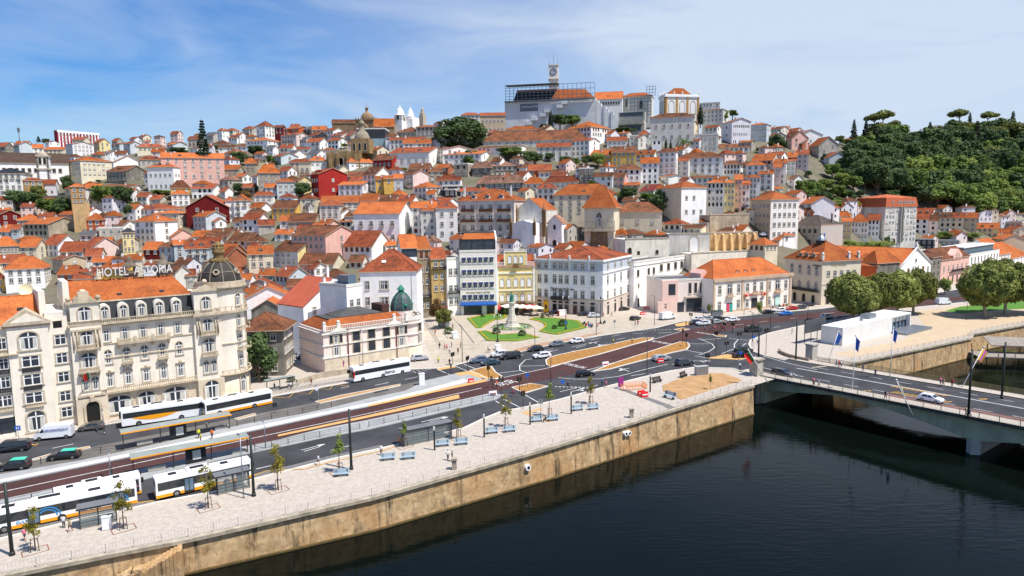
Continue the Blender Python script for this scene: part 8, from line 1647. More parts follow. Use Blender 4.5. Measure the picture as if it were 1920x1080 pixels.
for r in(('mpv',24,846,'L','22242A','black people carrier at the left edge in front of the pedimented block'),('hatch',172,806,'L','5A5450','grey brown hatchback parked behind the lettered white van'),('suv',27,880,'L','15181A','black taxi with turquoise roof nearest the left edge'),('sedan',121,860,'L','15181A','black taxi with turquoise roof, behind the other taxi'),('suv',787,676,'R','A8ACB4','silver patterned car parked beside the bank corner'),('hatch',738,671,'R','C8CCD0','pale car half hidden behind the white coach'),('suv',898,680,'L','5A6880','blue grey SUV first in the queue at the crossing by the plaza'),('sedan',920,684,'L','2A4450','dark teal saloon beside the blue grey SUV'),('suv',936,669,'L','D8DADE','white SUV in the queue behind the blue grey one'),('mpv',957,673,'L','1C1C20','black van in the queue beside the white SUV'),('hatch',1004,658,'L','141418','black hatchback on the plaza side lane'),('hatch',1044,649,'L','707880','grey hatchback between the black and the white hatchback'),('hatch',1081,643,'L','E4E4E8','white hatchback last on the plaza side lane'),('wagon',1016,671,'L','E4E4E8','white estate car turning beside the orange island'),('hatch',1097,705,'R','121216','small black car driving past the striped bus lane lettering'),('wagon',1240,676,'R','A4A8AC','silver estate car with roof rails between island and kerb'),('suv',1283,685,'R','26303E','dark blue SUV approaching the bridge turn'),('sedan',1391,670,'R','101216','black saloon waiting at the junction before the bridge'),('sedan',1394,660,'R','26362E','dark green car behind the black saloon at the junction'),('mpv',1412,622,'R','2C3038','dark van beside the pedestrian crossing on the right'),('sedan',1228,571,.9,'1C1C1E','dark saloon on the ramp beside the white corner building'),('hatch',1191,600,.7,'26282C','dark hatchback parked on the plaza right of the corner building'),('sedan',1169,582,.5,'1E1E20','black saloon parked against the corner building side'),('sedan',1041,589,.1,'101012','black car behind the red plaza cart'),('suv',1114,595,.1,'D4D6DA','white SUV parked behind the motorcycles'),('sedan',1096,592,.2,'2A2C30','dark car parked left of the white SUV behind the motorcycles'),('hatch',1304,608,'L','1E2228','black car leftmost in the queue by the pink block'),('suv',1318,610,'L','E4E6EA','white SUV in the queue by the pink block'),('hatch',1309,602,'L','D4D6DA','white car behind the white SUV in the queue'),('hatch',1324,601,'L','9AA4A8','silver blue car at the back of the queue by the pink block'),('sedan',1341,607,'L','A0A49E','silver saloon in the queue near the waste bins'),('sedan',1344,600,'L','202226','dark saloon beside the waste bins'),('hatch',1371,603,'L','E8E8EC','white hatchback alone after the queue on the avenue'),('sedan',1438,588,'L','202422','black car parked in front of the restaurant building'),('suv',1461,585,'L','E4E4E8','white SUV parked in front of the motorcycles by the restaurant'),('sedan',1484,581,'L','C02028','red car parked beside the white SUV by the restaurant'),('hatch',1501,579,'L','50565C','dark grey hatchback rightmost of the parked row by the restaurant'),('sedan',1473,591,'L','2478D0','bright blue coupe driving past the parked red car'),('sedan',1516,574,'L','303438','dark car parked by the wall of the cream corner hotel'),('suv',1551,597,'R','DCDEE2','white SUV passing behind the display screen'),('hatch',563,671,2.0,'707478','grey car deep in the dark alley')):car(*r)
BC='cars on the bridge'
for kind,px,py,col,lb in(('wagon',1467,703,'1E2A38','dark navy estate car on the bridge near the entrance pillar'),('hatch',1745,752,'E8EAEE','white hatchback crossing the bridge')):P=bpx(px,py);P.z-=.15;car(kind,0,0,BRA,col,lb,P,BC)
HS='cars parked on the hillside street'
for i,(x,y,c)in enumerate(((1165,705,'D8DCE4'),(1250,680,'1C2420'),(1330,655,'2A2E38'),(1400,628,'26282C'),(1450,605,'4A6A60'))):X,Y=cG(x,y);car('sedan',0,0,1.1,c,['white','black','dark blue','dark grey','greenish'][i]+' car in the sloping row on the climbing street',hp(X,Y-3),HS)
for i,(x,y,c,l)in enumerate(((1185,862,'E0E0E0','white'),(1395,890,'2A3038','dark'),(1480,900,'D8D8D8','pale'),(1635,915,'C8D0D8','silver'),(150,915,'202428','black'))):X,Y=cG(x,y);car('hatch',0,0,.3,c,l+(' car parked on the terrace below the beige corner block' if i<4 else ' car on the restaurant terrace above the high pale wall'),hp(X,Y),HS)
t=car('van',103,822,'L','E4E6EA','white panel van with blue lettering parked in front of the pedimented block',group=None)
text3('GROSSORENT',.62,mat('letter_blue','28489A',.5),t,(-.6,1.02,1.55),(pi/2,0,pi),.01);t.pop('group')if 'group' in t else None
car('van',1251,599,'R','E0E0E0','white van parked below the pink block',group='white vans by the avenue');car('van',1768,571,'R','D8DEE4','white van driving on the right avenue behind the terrace',group='white vans by the avenue')
for px,py in((27,880),(121,860)):
 P=gp(px,py);a=dirp(px,py,'L');o=[q for q in SC.objects if q.parent is None and q.get('category')=='car' and(q.location-P).length<1][0];hh=1.66 if px<60 else 1.45
 m=MB();m.prof([(.45,hh-.01),(.05,hh+.03),(-1.6,hh-.02),(-1.6,hh-.08),(.45,hh-.08)],-.68,.68,axis='y');m.v=[(y*1.0,x,z)for x,y,z in m.v]if False else m.v;q=m.build('roof_panel',mat('taxi_turquoise','3CC0A4',.3),o);q.location=(-.15,0,.02)
def bus(name,label,a,b_,L_=None,front='L',style='city',low=ORANGE,H=3.05,grp='city buses and coaches'):
 A,Bq=gp(*a),gp(*b_);X=Bq-A;X.z=0;L_=L_ or X.length;X.normalize();ang=atan2(X.y,X.x);t=thing(name,label,'bus',A+Vector((0,0,.06)),ang,grp);W_=2.55
 WP=mat('bus_white','ECECEC',.35,.4,var=.03);m=MB();r=.28;q=[(0,.35),(0,H-r),(r*.3,H-r*.3),(r,H),(W_-r,H),(W_-r*.3,H-r*.3),(W_,H-r),(W_,.35)];m.prof([(y,z)for y,z in q][::-1],0,L_);m.build('body',WP,t)
 z0,z1=(1.35,2.5)if style=='city' else(1.75,2.75);e0,e1=(.25,L_-.25)
 m=MB();m.box(e0,e1,-.02,.0,z0,z1);m.box(e0,e1,W_,W_+.02,z0,z1);m.build('window_band',GLC,t)
 m=MB()
 for k in range(1,int(L_/1.7)):x=k*1.7;m.box(x-.03,x+.03,-.03,-.015,z0,z1)
 m.build('window_post',BLK,t)
 if low:
  m=MB();m.box(0.02,L_-.02,-.015,.0,.35,.78 if style=='city' else .45);m.box(-.015,0,.02,W_-.02,.35,.8);m.box(L_,L_+.015,.02,W_-.02,.35,.8);m.build('lower_stripe',low,t)
 fx,s=(0,-1)if front=='L' else(L_,1);m=MB();m.box(min(fx,fx+s*.03),max(fx,fx+s*.03),.15,W_-.15,1.0,2.7);m.build('windscreen',GLC,t)
 m=MB();rx=L_-fx;m.box(min(rx,rx-s*.03),max(rx,rx-s*.03),.3,W_-.3,1.6,2.6);m.build('rear_window',GLC,t)
 for x in((L_*.2,L_*.72)if L_<14 else(L_*.15,L_*.5,L_*.85)):
  for y in(-.03,W_+.03):w=MB();w.tube((x,y,.5),(x,y+(.3 if y<0 else-.3),.5),.5,.5,16);wo=w.build('wheel',RUB,t);w=MB();w.tube((x,y-.03,.5),(x,y+.03,.5),.28,.28,10);w.build('rim',RIM,wo)
 if style=='city' and front=='R':
  for x in(L_*.33,L_*.88):m=MB();m.box(x-.65,x+.65,-.05,-.021,.4,2.45);d=m.build('door',BLK,t);m=MB();m.box(x-.55,x-.05,-.06,-.05,.6,2.3);m.box(x+.05,x+.55,-.06,-.05,.6,2.3);m.build('pane',GLASSB,d)
 m=MB();m.box(L_*.32,L_*.55,.5,W_-.5,H,H+.28);m.build('roof_unit',WP,t);m=MB();m.box(L_*.68,L_*.76,.8,1.7,H,H+.08);m.box(L_*.14,L_*.22,.8,1.7,H,H+.08);m.box(L_*.36,L_*.5,.8,W_-.8,H+.28,H+.32);m.build('roof_hatch',BLK,t)
 for y in(-.1,W_-.15):m=MB();m.box(fx+s*.05,fx+s*.35,y,y+.25,1.9,2.6)if True else None;m.build('mirror',BLK,t)
 return t,L_
b1,L_=bus('coach','white coach with orange swoosh parked in front of the hotel',(229,804),(382,779),front='L',style='coach',low=None,H=3.4)
m=MB();n=18;up=[(L_*(.12+.62*k/n),1.72+.12*sin(k/n*3))for k in range(n+1)];dn=[(x,1.72-.75*sin(min(1,k/n*1.15)*pi)**.8*(1 if k<n*.87 else .0))for k,(x,z)in enumerate(up)]
for k in range(n):m.face([(dn[k][0],-.03,dn[k][1]),(dn[k+1][0],-.03,dn[k+1][1]),(up[k+1][0],-.03,up[k+1][1]),(up[k][0],-.03,up[k][1])])
m.build('orange_swoosh',ORANGE,b1)
bus('city_bus','white and orange city bus behind the coach in front of the hotel',(386,785),(511,757),front='L')
c2,L2=bus('coach','white coach with red mirrors parked in front of the bank',(664,719),(770,697),front='L',style='coach',low=None,H=3.5)
text3('iberus',1.1,mat('letter_grey','4A4A50',.5),c2,(L2*.62,-.04,.85));m=MB();m.box(-.1,.1,-.3,.15,1.2,2.6);m.build('red_mirror',RED,c2)
bus('city_bus','white and orange city bus stopped beside the promenade shelter',(294,941),(473,897),front='R')
bus('city_bus','white and orange city bus boarding passengers behind the long bendy bus',(105,966),(266,927),front='R')
b5,L5=bus('articulated_bus','long grey roofed bendy bus with blue arcs at the lower left edge',(-40,1012),(152,968),L_=17.5,front='R')
m=MB()
for x0 in(7.2,15.0):
 for r0 in(1.0,1.35):
  for k in range(12):a,c=pi*k/12,pi*(k+1)/12;m.face([(x0+r0*cos(a),-.035,1.0+r0*.9*sin(a)),(x0+r0*cos(c),-.035,1.0+r0*.9*sin(c)),(x0+(r0+.16)*cos(c),-.035,1.0+(r0+.16)*.9*sin(c)),(x0+(r0+.16)*cos(a),-.035,1.0+(r0+.16)*.9*sin(a))][::-1])
m.build('blue_arc',mat('bus_blue','2E86C0',.4),b5);text3('ELEVAM-SE',.5,mat('bus_blue','2E86C0',.4),b5,(12.0,-.04,.9));text3('CULTURA',.5,mat('bus_blue','2E86C0',.4),b5,(5.0,-.04,.9))
# ================================================================= people
def make_person(pose,fem=False):
 rr={};V=[];E=[]
 def v(x,y,z,r,p=None):V.append((x,y,z));rr[len(V)-1]=r;(E.append((p,len(V)-1))if p is not None else None);return len(V)-1
 st=.22 if pose=='walk' else .0;sit=pose=='sit';hz=.5 if sit else .93
 pel=v(0,0,hz,.125);ch=v(0,0,hz+.28,.125,pel);sh=v(0,.0,hz+.47,.12,ch);nk=v(0,.01,hz+.56,.05,sh);hd0=v(0,.015,hz+.64,.075,nk);hd1=v(0,.02,hz+.73,.095,hd0);v(0,.01,hz+.8,.07,hd1)
 for s in(-1,1):
  k=s*st
  if sit:kn=v(s*.11,.42,hz+.02,.065,v(s*.1,.06,hz,.09,pel));an=v(s*.11,.44,.09,.04,kn)
  else:kn=v(s*.1,k*.5+.03,.5,.062,v(s*.1,0,.86,.085,pel));an=v(s*.1,k-(.06 if k<0 else 0),.09,.04,kn)
  v(s*.11,V[an][1]+.15,.035,.035,an)
  a=v(s*.19,0,hz+.46,.06,sh);e=v(s*.24,-k*.35+.0,hz+.2,.042,a);w=v(s*.25,-k*.7+(.22 if sit else .06),hz-.03+(.08 if sit else 0),.028,e);pa=v(s*.25,V[w][1]+.02,hz-.09+(.07 if sit else 0),.03,w)
  for i,l in enumerate((.06,.075,.08,.075,.05)):v(s*(.25+(-.02 if i==0 else 0)),V[pa][1]+(i-2)*.018,V[pa][2]-l,.009,pa)
 me=bpy.data.meshes.new('p');me.from_pydata(V,E,[]);o=bpy.data.objects.new('p',me);COL.objects.link(o);o.modifiers.new('s','SKIN');sv=me.skin_vertices[0].data
 for i,r in rr.items():sv[i].radius=(r*(1.25 if i in(0,1,2)else 1),r)
 sv[0].use_root=True;sb=o.modifiers.new('u','SUBSURF');sb.levels=1;dg=bpy.context.evaluated_depsgraph_get();bm_=bpy.data.meshes.new_from_object(o.evaluated_get(dg));bpy.data.objects.remove(o)
 bm_.materials.clear();bm_.materials.append(mat('skin','B58A6E',.6,var=.03));t=thing('person','','person');bo=link('body',bm_,t)
 def cloth(nm,test,gr,m):
  bm=bmesh.new();bm.from_mesh(bm_);bm.normal_update();bmesh.ops.delete(bm,geom=[f for f in bm.faces if not test(f.calc_center_median())],context='FACES')
  for q in bm.verts:q.co+=q.normal*gr
  x=bpy.data.meshes.new(nm);bm.to_mesh(x);bm.free();x.materials.clear();x.materials.append(m);return link(nm,x,t)
 s=cloth('shirt',lambda c:hz-.02<c.z<hz+.53 and(abs(c.x)<.22 or c.z>hz+.22),.014,CLOTH);s['paint']=1
 cloth('trousers' if not fem else 'shorts',lambda c:c.z<hz+.03 and abs(c.x)<.2 and c.z>(.12 if not fem else .55)and(not sit or c.z>.12),.014,mat('denim','2E3440' if not fem else '9A8A78',.9,var=.1));cloth('hair',lambda c:c.z>hz+.7 and c.y<.07 or c.z>hz+.78,.012,mat('hair','2A1E18' if not fem else '4A3426',.8,var=.1));cloth('shoes',lambda c:c.z<.08,.01,BLK)
 return t
PP={}
def person(px,py,pose='walk',col='D8D8D8',label='',P=None,rz=None,fem=False,dz=0):
 P=P or gp(px,py);k=(pose,fem);rz=rz if rz is not None else(px*.7+py)%6.28;g='people on foot';P=P+Vector((0,0,.03+dz))
 if k not in PP:
  t=make_person(pose,fem);PP[k]=t;kids(t);t.location=P;t.rotation_euler=(0,0,rz);t['label']=label;t['group']=g
  for o in kids(t):
   if o.get('paint'):o.color=lin(col)
  return t
 return dup(PP[k],P,rz,label,g,lin(col))
CN={'D8D8D8':'white','1A1A1E':'black','C83040':'red','E07890':'pink','2A3A60':'navy','D8E030':'hi-vis yellow','E86820':'hi-vis orange','2A6A78':'teal','B0A080':'beige','607898':'blue','8A5A40':'brown'}
PL=[(210,897,0,'1A1A1E','beside the fourth promenade tree'),(597,872,1,'D8D8D8','beside the road at the mid promenade'),(715,853,0,'D8D8D8','left of the glazed shelter'),(750,838,0,'8A5A40','beside the left end of the glazed shelter'),(840,863,0,'D8D8D8','left of a pair strolling on the promenade'),(848,865,0,'1A1A1E','right of a pair strolling on the promenade'),(47,1014,1,'E07890','walking at the lower left edge'),(120,990,0,'D8D8D8','beside the bendy bus front wheel'),(132,997,1,'B0A080','with white shorts near the bendy bus'),(257,929,1,'E07890','boarding the city bus door'),(515,732,0,'2A6A78','waiting inside the pavement shelter'),(545,730,0,'D8D8D8','waiting at the right of the pavement shelter'),(584,722,1,'8A5A40','walking on the patterned pavement'),(822,681,0,'D8E030','at the crossing beside the bank'),(843,685,0,'1A1A1E','waiting at the traffic light near the bank'),(931,728,0,'E86820','standing on the bus lane numbers'),(963,744,1,'C83040','at the median crossing by the railing'),(1065,712+18,1,'2A3A60','walking beside the last promenade trees'),(1129,723,0,'607898','left of a couple by the purple board'),(1136,727,1,'E07890','right of a couple by the purple board'),(1150,647,0,'D8E030','left of two workers on the orange island'),(1185,645,0,'D8E030','right of two workers on the orange island'),(813,620,0,'2A3A60','near the plaza kiosk'),(816,628,1,'C83040','in front of the plaza kiosk'),(849,617,0,'1A1A1E','right of the plaza kiosk'),(824,654,0,'1A1A1E','alone left of the crossing group on the plaza'),(834,655,0,'C83040','leftmost of the crossing group on the plaza'),(838,657,1,'E07890','second of the crossing group on the plaza'),(843,663,0,'D8D8D8','lowest of the crossing group on the plaza'),(847,652,0,'2A3A60','upper middle of the crossing group on the plaza'),(859,664,1,'8A5A40','rightmost lower of the crossing group on the plaza'),(864,653,0,'8A5A40','rightmost upper of the crossing group on the plaza'),(1191,610,0,'D8D8D8','pushing a pram on the plaza edge'),(1196,610,0,'C83040','beside the pram on the plaza edge'),(1147,593,0,'1A1A1E','walking beside the parked dark cars'),(1132,594,1,'C83040','behind the black lamp post'),(1321,621,0,'607898','leftmost on the bus lane crossing'),(1331,623,0,'2A3A60','second on the bus lane crossing'),(1340,620,1,'E07890','third on the bus lane crossing'),(1352,619,0,'1A1A1E','fourth on the bus lane crossing'),(1355,621,1,'C83040','fifth on the bus lane crossing'),(1374,622,0,'D8D8D8','near the far traffic light of the crossing'),(1376,620,1,'E07890','last on the bus lane crossing'),(1286,612,0,'8A5A40','left of the car queue by the pink block'),(1420,645,0,'D8D8D8','at the right kerb of the crossing'),(1485,626,0,'607898','alone on the pale terrace'),(1387,693,0,'D8D8D8','on the pavement before the bridge pillar'),(388,807,1,'D8D8D8','at the right end of the upper platform shelter'),(373,823,0,'D8E030','upper worker on the bus platform'),(377,831,0,'D8E030','lower worker on the bus platform'),(398,824,0,'E86820','worker right of the others on the bus platform'),(1023,792,2,'1A1A1E','sitting on the bench behind the fourth lamp')]
for i,(x,y,p,c,l)in enumerate(PL):person(x,y,('stand','walk','sit')[p if p<2 else 2]if i%2 or p else 'walk',c,'person in '+CN[c]+' top '+l,fem=(p==1),dz=.15 if 370<x<400 else(.2 if 1140<x<1190 and y>640 else 0))
for x,y,c,l in((1483,712,'D8D8D8','in white hat near the bridge entrance'),(1525,722,'E07890','small, in pink, on the near bridge pavement'),(1535,726,'D8D8D8','in a white top on the near bridge pavement'),(1660,749,'1A1A1E','with an orange backpack on the near bridge pavement'),(1811,780,'B0A080','left of the couple by the lamp post on the bridge'),(1818,782,'607898','right of the couple by the lamp post on the bridge'),(1568,687,'607898','leftmost of three on the far bridge pavement'),(1573,689,'C83040','middle of three on the far bridge pavement'),(1577,689,'D8D8D8','rightmost of three on the far bridge pavement'),(1618,697,'607898','with a blue backpack on the far bridge pavement'),(1641,706,'2A3A60','with a navy backpack on the far bridge pavement'),(1763,722,'E07890','left of three near the leaning pole on the bridge'),(1768,724,'B0A080','middle of three near the leaning pole on the bridge'),(1785,725,'C83040','right of three near the leaning pole on the bridge')):
 person(x,y,'walk',c,'person '+(l if l.startswith(('in ','with','small'))else 'in '+CN[c]+' '+l),P=bpx(x,y))
 # ================================================================= street furniture
def up(name,label,cat,px,py,ty,fn,group=None,P=None,rz=0.0):
 P=P or gp(px,py);t=thing(name,label,cat,P,rz,group);fn(t,hsolve(P,ty));return t
def lamp(t,h,r=.09,m=None,arm=1.2,arms=1):
 b=MB();b.tube((0,0,-.1),(0,0,h),r*1.3,r,8);b.tube((0,0,0),(0,0,.5),r*2,r*1.6,8);b.build('pole',m or IRON,t)
 for k in range(arms):
  a=pi*2*k/max(arms,1);d=Vector((cos(a),sin(a),0));b=MB();b.tube((0,0,h-.1),d*arm+Vector((0,0,h+.15)),.05,.04,6);b.build('arm',m or STEEL,t);b=MB();q=d*arm;b.box(q.x-.35,q.x+.35,q.y-.14,q.y+.14,h+.1,h+.24);b.build('lamp_head',STEEL,t)
def lantern(t,h):
 b=MB();b.tube((0,0,-.1),(0,0,h-1.4),.14,.08,10);b.lathe([(.5,0),(.45,.3),(.2,.8),(.14,1.2)],10);b.box(-.9,.9,-.04,.04,h-1.6,h-1.5);b.build('pole',IRON,t)
 for x in(-.9,0,.9):b=MB();z=h-1.5 if x else h-1.2;b.lathe([(.12,z),(.24,z+.6),(.28,z+.65),(.05,z+1.0)],8,0,(x,0,0));b.build('lantern',LAMPG if x else IRON,t)
def tlight(t,h):
 b=MB();b.tube((0,0,-.1),(0,0,h),.07,.06,8);b.build('pole',IRON,t)
 for z,s in((h-1.0,-1),)+(((h-1.1,1),)if h>3 else()):
  b=MB();b.box(s*.35-.17,s*.35+.17,-.16,.16,z,z+.95);q=b.build('signal_head',BLK,t)
  for i,c in enumerate(('1E6A3A','6A5218','8A2018')):b=MB();b.tube((s*.35,-.17,z+.18+.3*i),(s*.35,-.19,z+.18+.3*i),.1,.1,10);b.build('lens',mat('lens_'+c,c,.3,var=0),q)
LG='street lamps'
for x,y,ty,lb in((23,1041,905,'thick dark lamp post at the lower left corner of the promenade'),(476,930,815,'thick dark pole at the end of the promenade glass shelter'),(659,880,767,'thick dark pole beside the fifth promenade tree'),(1492,675,594,'thick dark pole with blue sign on the terrace kerb'),(1422,674,603,'thick dark pole beside the bridge entrance pillar')):
 up('lamp_post',lb,'lamp post',x,y,ty,lambda t,h:lamp(t,h,.17,mat('dark_green_pole','2C3230',.5,var=.1),.1,0),LG)
for x,y,ty,lb in((457,934,820,'slim grey lamp in front of the promenade glass shelter'),(498,842,793,'short lamp on the lower platform'),(208,900,850,'slim lamp on the upper platform behind the buses'),(1213,701,628,'tall lamp at the kerb beside the purple board'),(867,678,612,'slim lamp on the plaza beside the crossing group'),(1003,652,615,'slim lamp behind the front lawn bed'),(1118,628,569,'slim lamp right of the largest lawn bed'),(1227,609,555,'slim lamp near the pram'),(1395,590,530,'slim lamp in front of the restaurant'),(1444,624,564,'slim lamp on the kerb of the pale terrace'),(1514,605,565,'slim lamp behind the display screen'),(1411,640,586,'slim lamp beside the dark van'),(597,752,727,'short lamp beside the round road sign'),(1033,730,672,'slim lamp behind the young tree at the median'),(196,815,772,'grey lamp behind the parked white van'),(27,815,715,'grey lamp in front of the pedimented block'),(402,745,665,'grey lamp in front of the hotel tower'),(681,690,620,'grey lamp in front of the bank'),(1318,612,580,'slim lamp near the queue by the pink block'),(1581,585,545,'slim lamp behind the plane trees'),(1812,600,568,'slim post on the sandy terrace')):
 up('street_lamp',lb,'street lamp',x,y,ty,lambda t,h:lamp(t,h,.07,STEEL if x<700 else IRON,1.0,1),LG,rz=2.2)
for x,y,ty,lb in((879,589,536,'black lantern lamp beside the white parasols'),(933,641,586,'black lantern lamp in the front lawn bed'),(1061,618,552,'black lamp in the largest lawn bed'),(1126,607,555,'black lantern lamp among the motorcycles')):up('lantern_post',lb,'street lamp',x,y,ty,lantern,'lantern lamps on the plaza')
for s,y,ty,lb in((1815,783,655,'near'),(1878,747,641,'far')):up('lamp_post','tall dark tram-wire pole on the '+lb+' pavement of the bridge','lamp post',0,0,ty,lambda t,h:lamp(t,h,.16,mat('dark_green_pole','2C3230',.5,var=.1),.1,0),LG,P=bpx(s,y))
for i,(x,y,ty)in enumerate(((924,727,705),(940,745,705),(974,738,705),(981,766,732),(916,712,685),(1280,641,616),(1287,650,624),(1342,669,620),(1326,697,662),(1362,665,639),(1385,675,621),(1436,664,615),(1410,650,607),(849,684,660),(877,697,667),(845,702,682),(1335,628,600),(1358,622,603),(1374,625,604),(1295,613,586))):up('traffic_light','traffic light at the junction, '+['by the bus lane numbers','above the railing end','beside the small triangular island','on the promenade kerb','on the left orange island','at the tip of the right orange island, back','at the tip of the right orange island, front','with a curved top before the bridge','left of the bridge turn','beside the ochre paving','on the ochre paving','on the pale terrace kerb','beside the dark van','beside the bank crossing','beside the waiting SUV','on the grey paved corner','left end of the bus lane crossing','middle of the bus lane crossing','right end of the bus lane crossing','left of the car queue by the pink block'][i],'traffic light',x,y,ty,tlight,'traffic lights of the junction',rz=.3*i)
for i,(x,y,ty)in enumerate(((815,844,800),(908,820,777),(994,796,755),(1071,776,736),(1219,735,701))):
 def f(t,h):b=MB();b.box(-.13,.13,-.13,.13,0,h*.85);b.build('post',mat('dark_green_pole','2C3230',.5,var=.1),t);b=MB();b.box(-.13,.13,-.13,.13,h*.85,h);b.build('light',LAMPG,t)
 up('light_column','square dark light column with pale top on the promenade, '+ORD[i]+' from left','light column',x,y,ty,f,'light columns of the promenade')
def sign(x,y,ty,c,lb,shape=0,txt=None):
 def f(t,h):
  b=MB();b.tube((0,0,0),(0,0,h),.04,.04,6);b.build('pole',STEEL,t);b=MB()
  if shape:b.box(-.45,.45,-.06,-.03,h-.9,h)
  else:b.tube((0,-.04,h-.4),(0,-.07,h-.4),.42,.42,16)
  q=b.build('sign_plate',c,t)
  if txt:text3(txt,.75,WHITE,q,(0,-.08,h-.72))
 up('road_sign',lb,'road sign',x,y,ty,f,'road signs',rz=radians(15))
sign(265,772,744,BLUE,'blue square parking sign in front of the hotel',1,'P');sign(36,830,798,BLUE,'blue square bus stop sign by the black people carrier',1,'H');sign(989,727,700,BLUE,'round blue sign on the small triangular island');sign(1055,746,712,BLUE,'round blue sign on the promenade kerb');sign(595,752,725,WHITE,'round white sign on the narrow median');sign(1413,654,629,BLUE,'blue arrow sign at the pale terrace corner');sign(1388,678,658,BLUE,'blue round sign beside the black saloon');sign(1152,619,600,STEEL,'small round grey sign on the plaza edge');sign(1014,775,748,STEEL,'small panel sign beside the third last promenade tree',1);sign(1061,620,602,BLUE,'round blue sign in the largest lawn bed');sign(516,775,755,IRON,'dark display panel on the platform',1)
def mkbench(m):
 t=thing('bench','','bench');b=MB()
 for k in range(4):b.box(-1.15,1.15,-.25+k*.15,-.13+k*.15,.42,.47)
 b.build('seat',m,t);b=MB()
 for k in range(4):b.box(-1.15,1.15,.36+k*.03,.4+k*.03,.5+k*.14,.62+k*.14)
 b.build('backrest',m,t)
 for x in(-.8,.8):b=MB();b.box(x-.05,x+.05,-.2,.35,0,.42);b.box(x-.04,x+.04,.3,.4,.3,1.0);b.build('leg',IRON,t)
 return t
BM=mat('bench_bluegrey','9AB0BC',.5,.4,var=.05);BB_,BD=mkbench(BM),mkbench(mat('bench_dark','3A3430',.7,var=.1));used=set()
def bench(px,py,lb,src=None,turn=0,g='blue grey promenade benches',sc=1.15):
 src=src or BB_;P=gp(px,py);a=dirp(px,py)+turn
 if id(src)in used:dup(src,P,a,lb,g,sc=sc)
 else:used.add(id(src));kids(src);src.location=P;src.rotation_euler=(0,0,a);src['label']=lb;src['group']=g;src.scale=(sc,)*3
for i,(x,y)in enumerate(((641,893),(728,863),(766,861),(831,837),(866,834),(923,813),(956,810),(1007,791),(1037,789),(1084,770),(1113,768))):bench(x,y,'blue grey promenade bench, '+ORD[i]+' from the left',sc=1.0)
bench(1254,747,'blue grey bench turned beside the sandy soil bed',turn=-1.2,sc=1.3)
for x,y,lb,tn in((1233,717,'dark bench near the kerb left of the sandy soil bed',.3),(1283,707,'dark bench beside the small bare bush',.5),(924,588,'dark bench at the back of the left lawn bed',0),(1021,593,'dark bench behind the largest lawn bed, left one',0),(1033,594,'dark bench behind the largest lawn bed, right one',0)):bench(x,y,lb,BD,tn,'dark park benches')
def shelter(a,b_,lb,big=True,glass=False,h=2.9,wd=2.6,gr='bus shelters',panel=(.5,.68)):
 A,Bq=gp(*a),gp(*b_);X=Bq-A;X.z=0;L_=X.length;X.normalize();t=thing('bus_shelter',lb,'bus shelter',A+Vector((0,0,.15 if big else 0)),atan2(X.y,X.x),gr)
 b=MB();b.box(-.3,L_+.3,-.2,wd,h,h+.14);b.build('roof',mat('shelter_roof','8C948E',.5,.4,var=.12)if not glass else mat('shelter_grey','6E7072',.5,var=.1),t)
 b=MB();b.box(-.32,L_+.32,-.24,-.2,h-.04,h+.18)
 if big:b.build('orange_edge',ORANGE,t)
 else:b.build('roof_edge',IRON,t)
 n=max(2,int(L_/5))
 for k in range(n+1):b=MB();x=L_*k/n;b.box(x-.07,x+.07,.5,.64,0,h);b.build('post',IRON,t)
 if glass:
  b=MB()
  for k in range(5):b.box(0,L_,-.03,0,.35+.5*k,.40+.5*k)
  for k in range(n+1):x=L_*k/n;b.box(x-.05,x+.05,-.05,.02,0,h)
  b.build('glass_frame',IRON,t);gm=mat('shelter_glass',(.25,.3,.3,1),.08,.6,var=0,alpha=.35);b=MB();b.box(0,L_,-.012,-.008,.2,h-.2);b.box(0,.01,0,wd*.7,.2,h-.2);b.box(L_-.01,L_,0,wd*.7,.2,h-.2);b.build('pane',gm,t)
  b=MB();b.box(.4,.4+L_*.3,.9,1.3,.42,.5);b.build('seat',STEEL,t)
 else:
  if panel:b=MB();b.box(L_*panel[0],L_*panel[1],.7,.95,.1,h-.3);b.build('panel',SLATE if panel[0]<.5 else mat('panel_grey','7E7C78',.6,var=.06),t);b=MB();b.box(L_*panel[0]+1,L_*panel[0]+2.2,.66,.7,.7,2.2);b.build('poster',mat('poster_pale2','B8BCB8',.6),t)if panel[0]<.5 else None
  for u in(.12,.86):b=MB();b.box(L_*u,L_*u+2.4,.9,1.5,.1,.75);b.build('bench_block',CONC,t)
shelter((233,846),(432,806),'long platform shelter with orange roof edge in front of the coach',panel=(.42,.58));shelter((252,897),(466,851),'long platform shelter with orange roof edge above the stopped city bus',panel=(.44,.62))
shelter((151,993),(219,978),'glazed promenade shelter beside the bendy bus',False,True,2.6,1.9,'glazed shelters');shelter((409,929),(468,914),'glazed promenade shelter beside the stopped city bus',False,True,2.6,1.9,'glazed shelters');shelter((758,838),(847,818),'long glazed promenade shelter in the middle of the promenade',False,True,2.6,1.9,'glazed shelters')
shelter((503,737),(551,727),'pavement bus shelter with pale roof right of the hotel',False,False,2.6,1.5,panel=None);shelter((380,748),(397,744),'small pavement shelter under the hotel tower',False,False,2.5,1.4,panel=None)
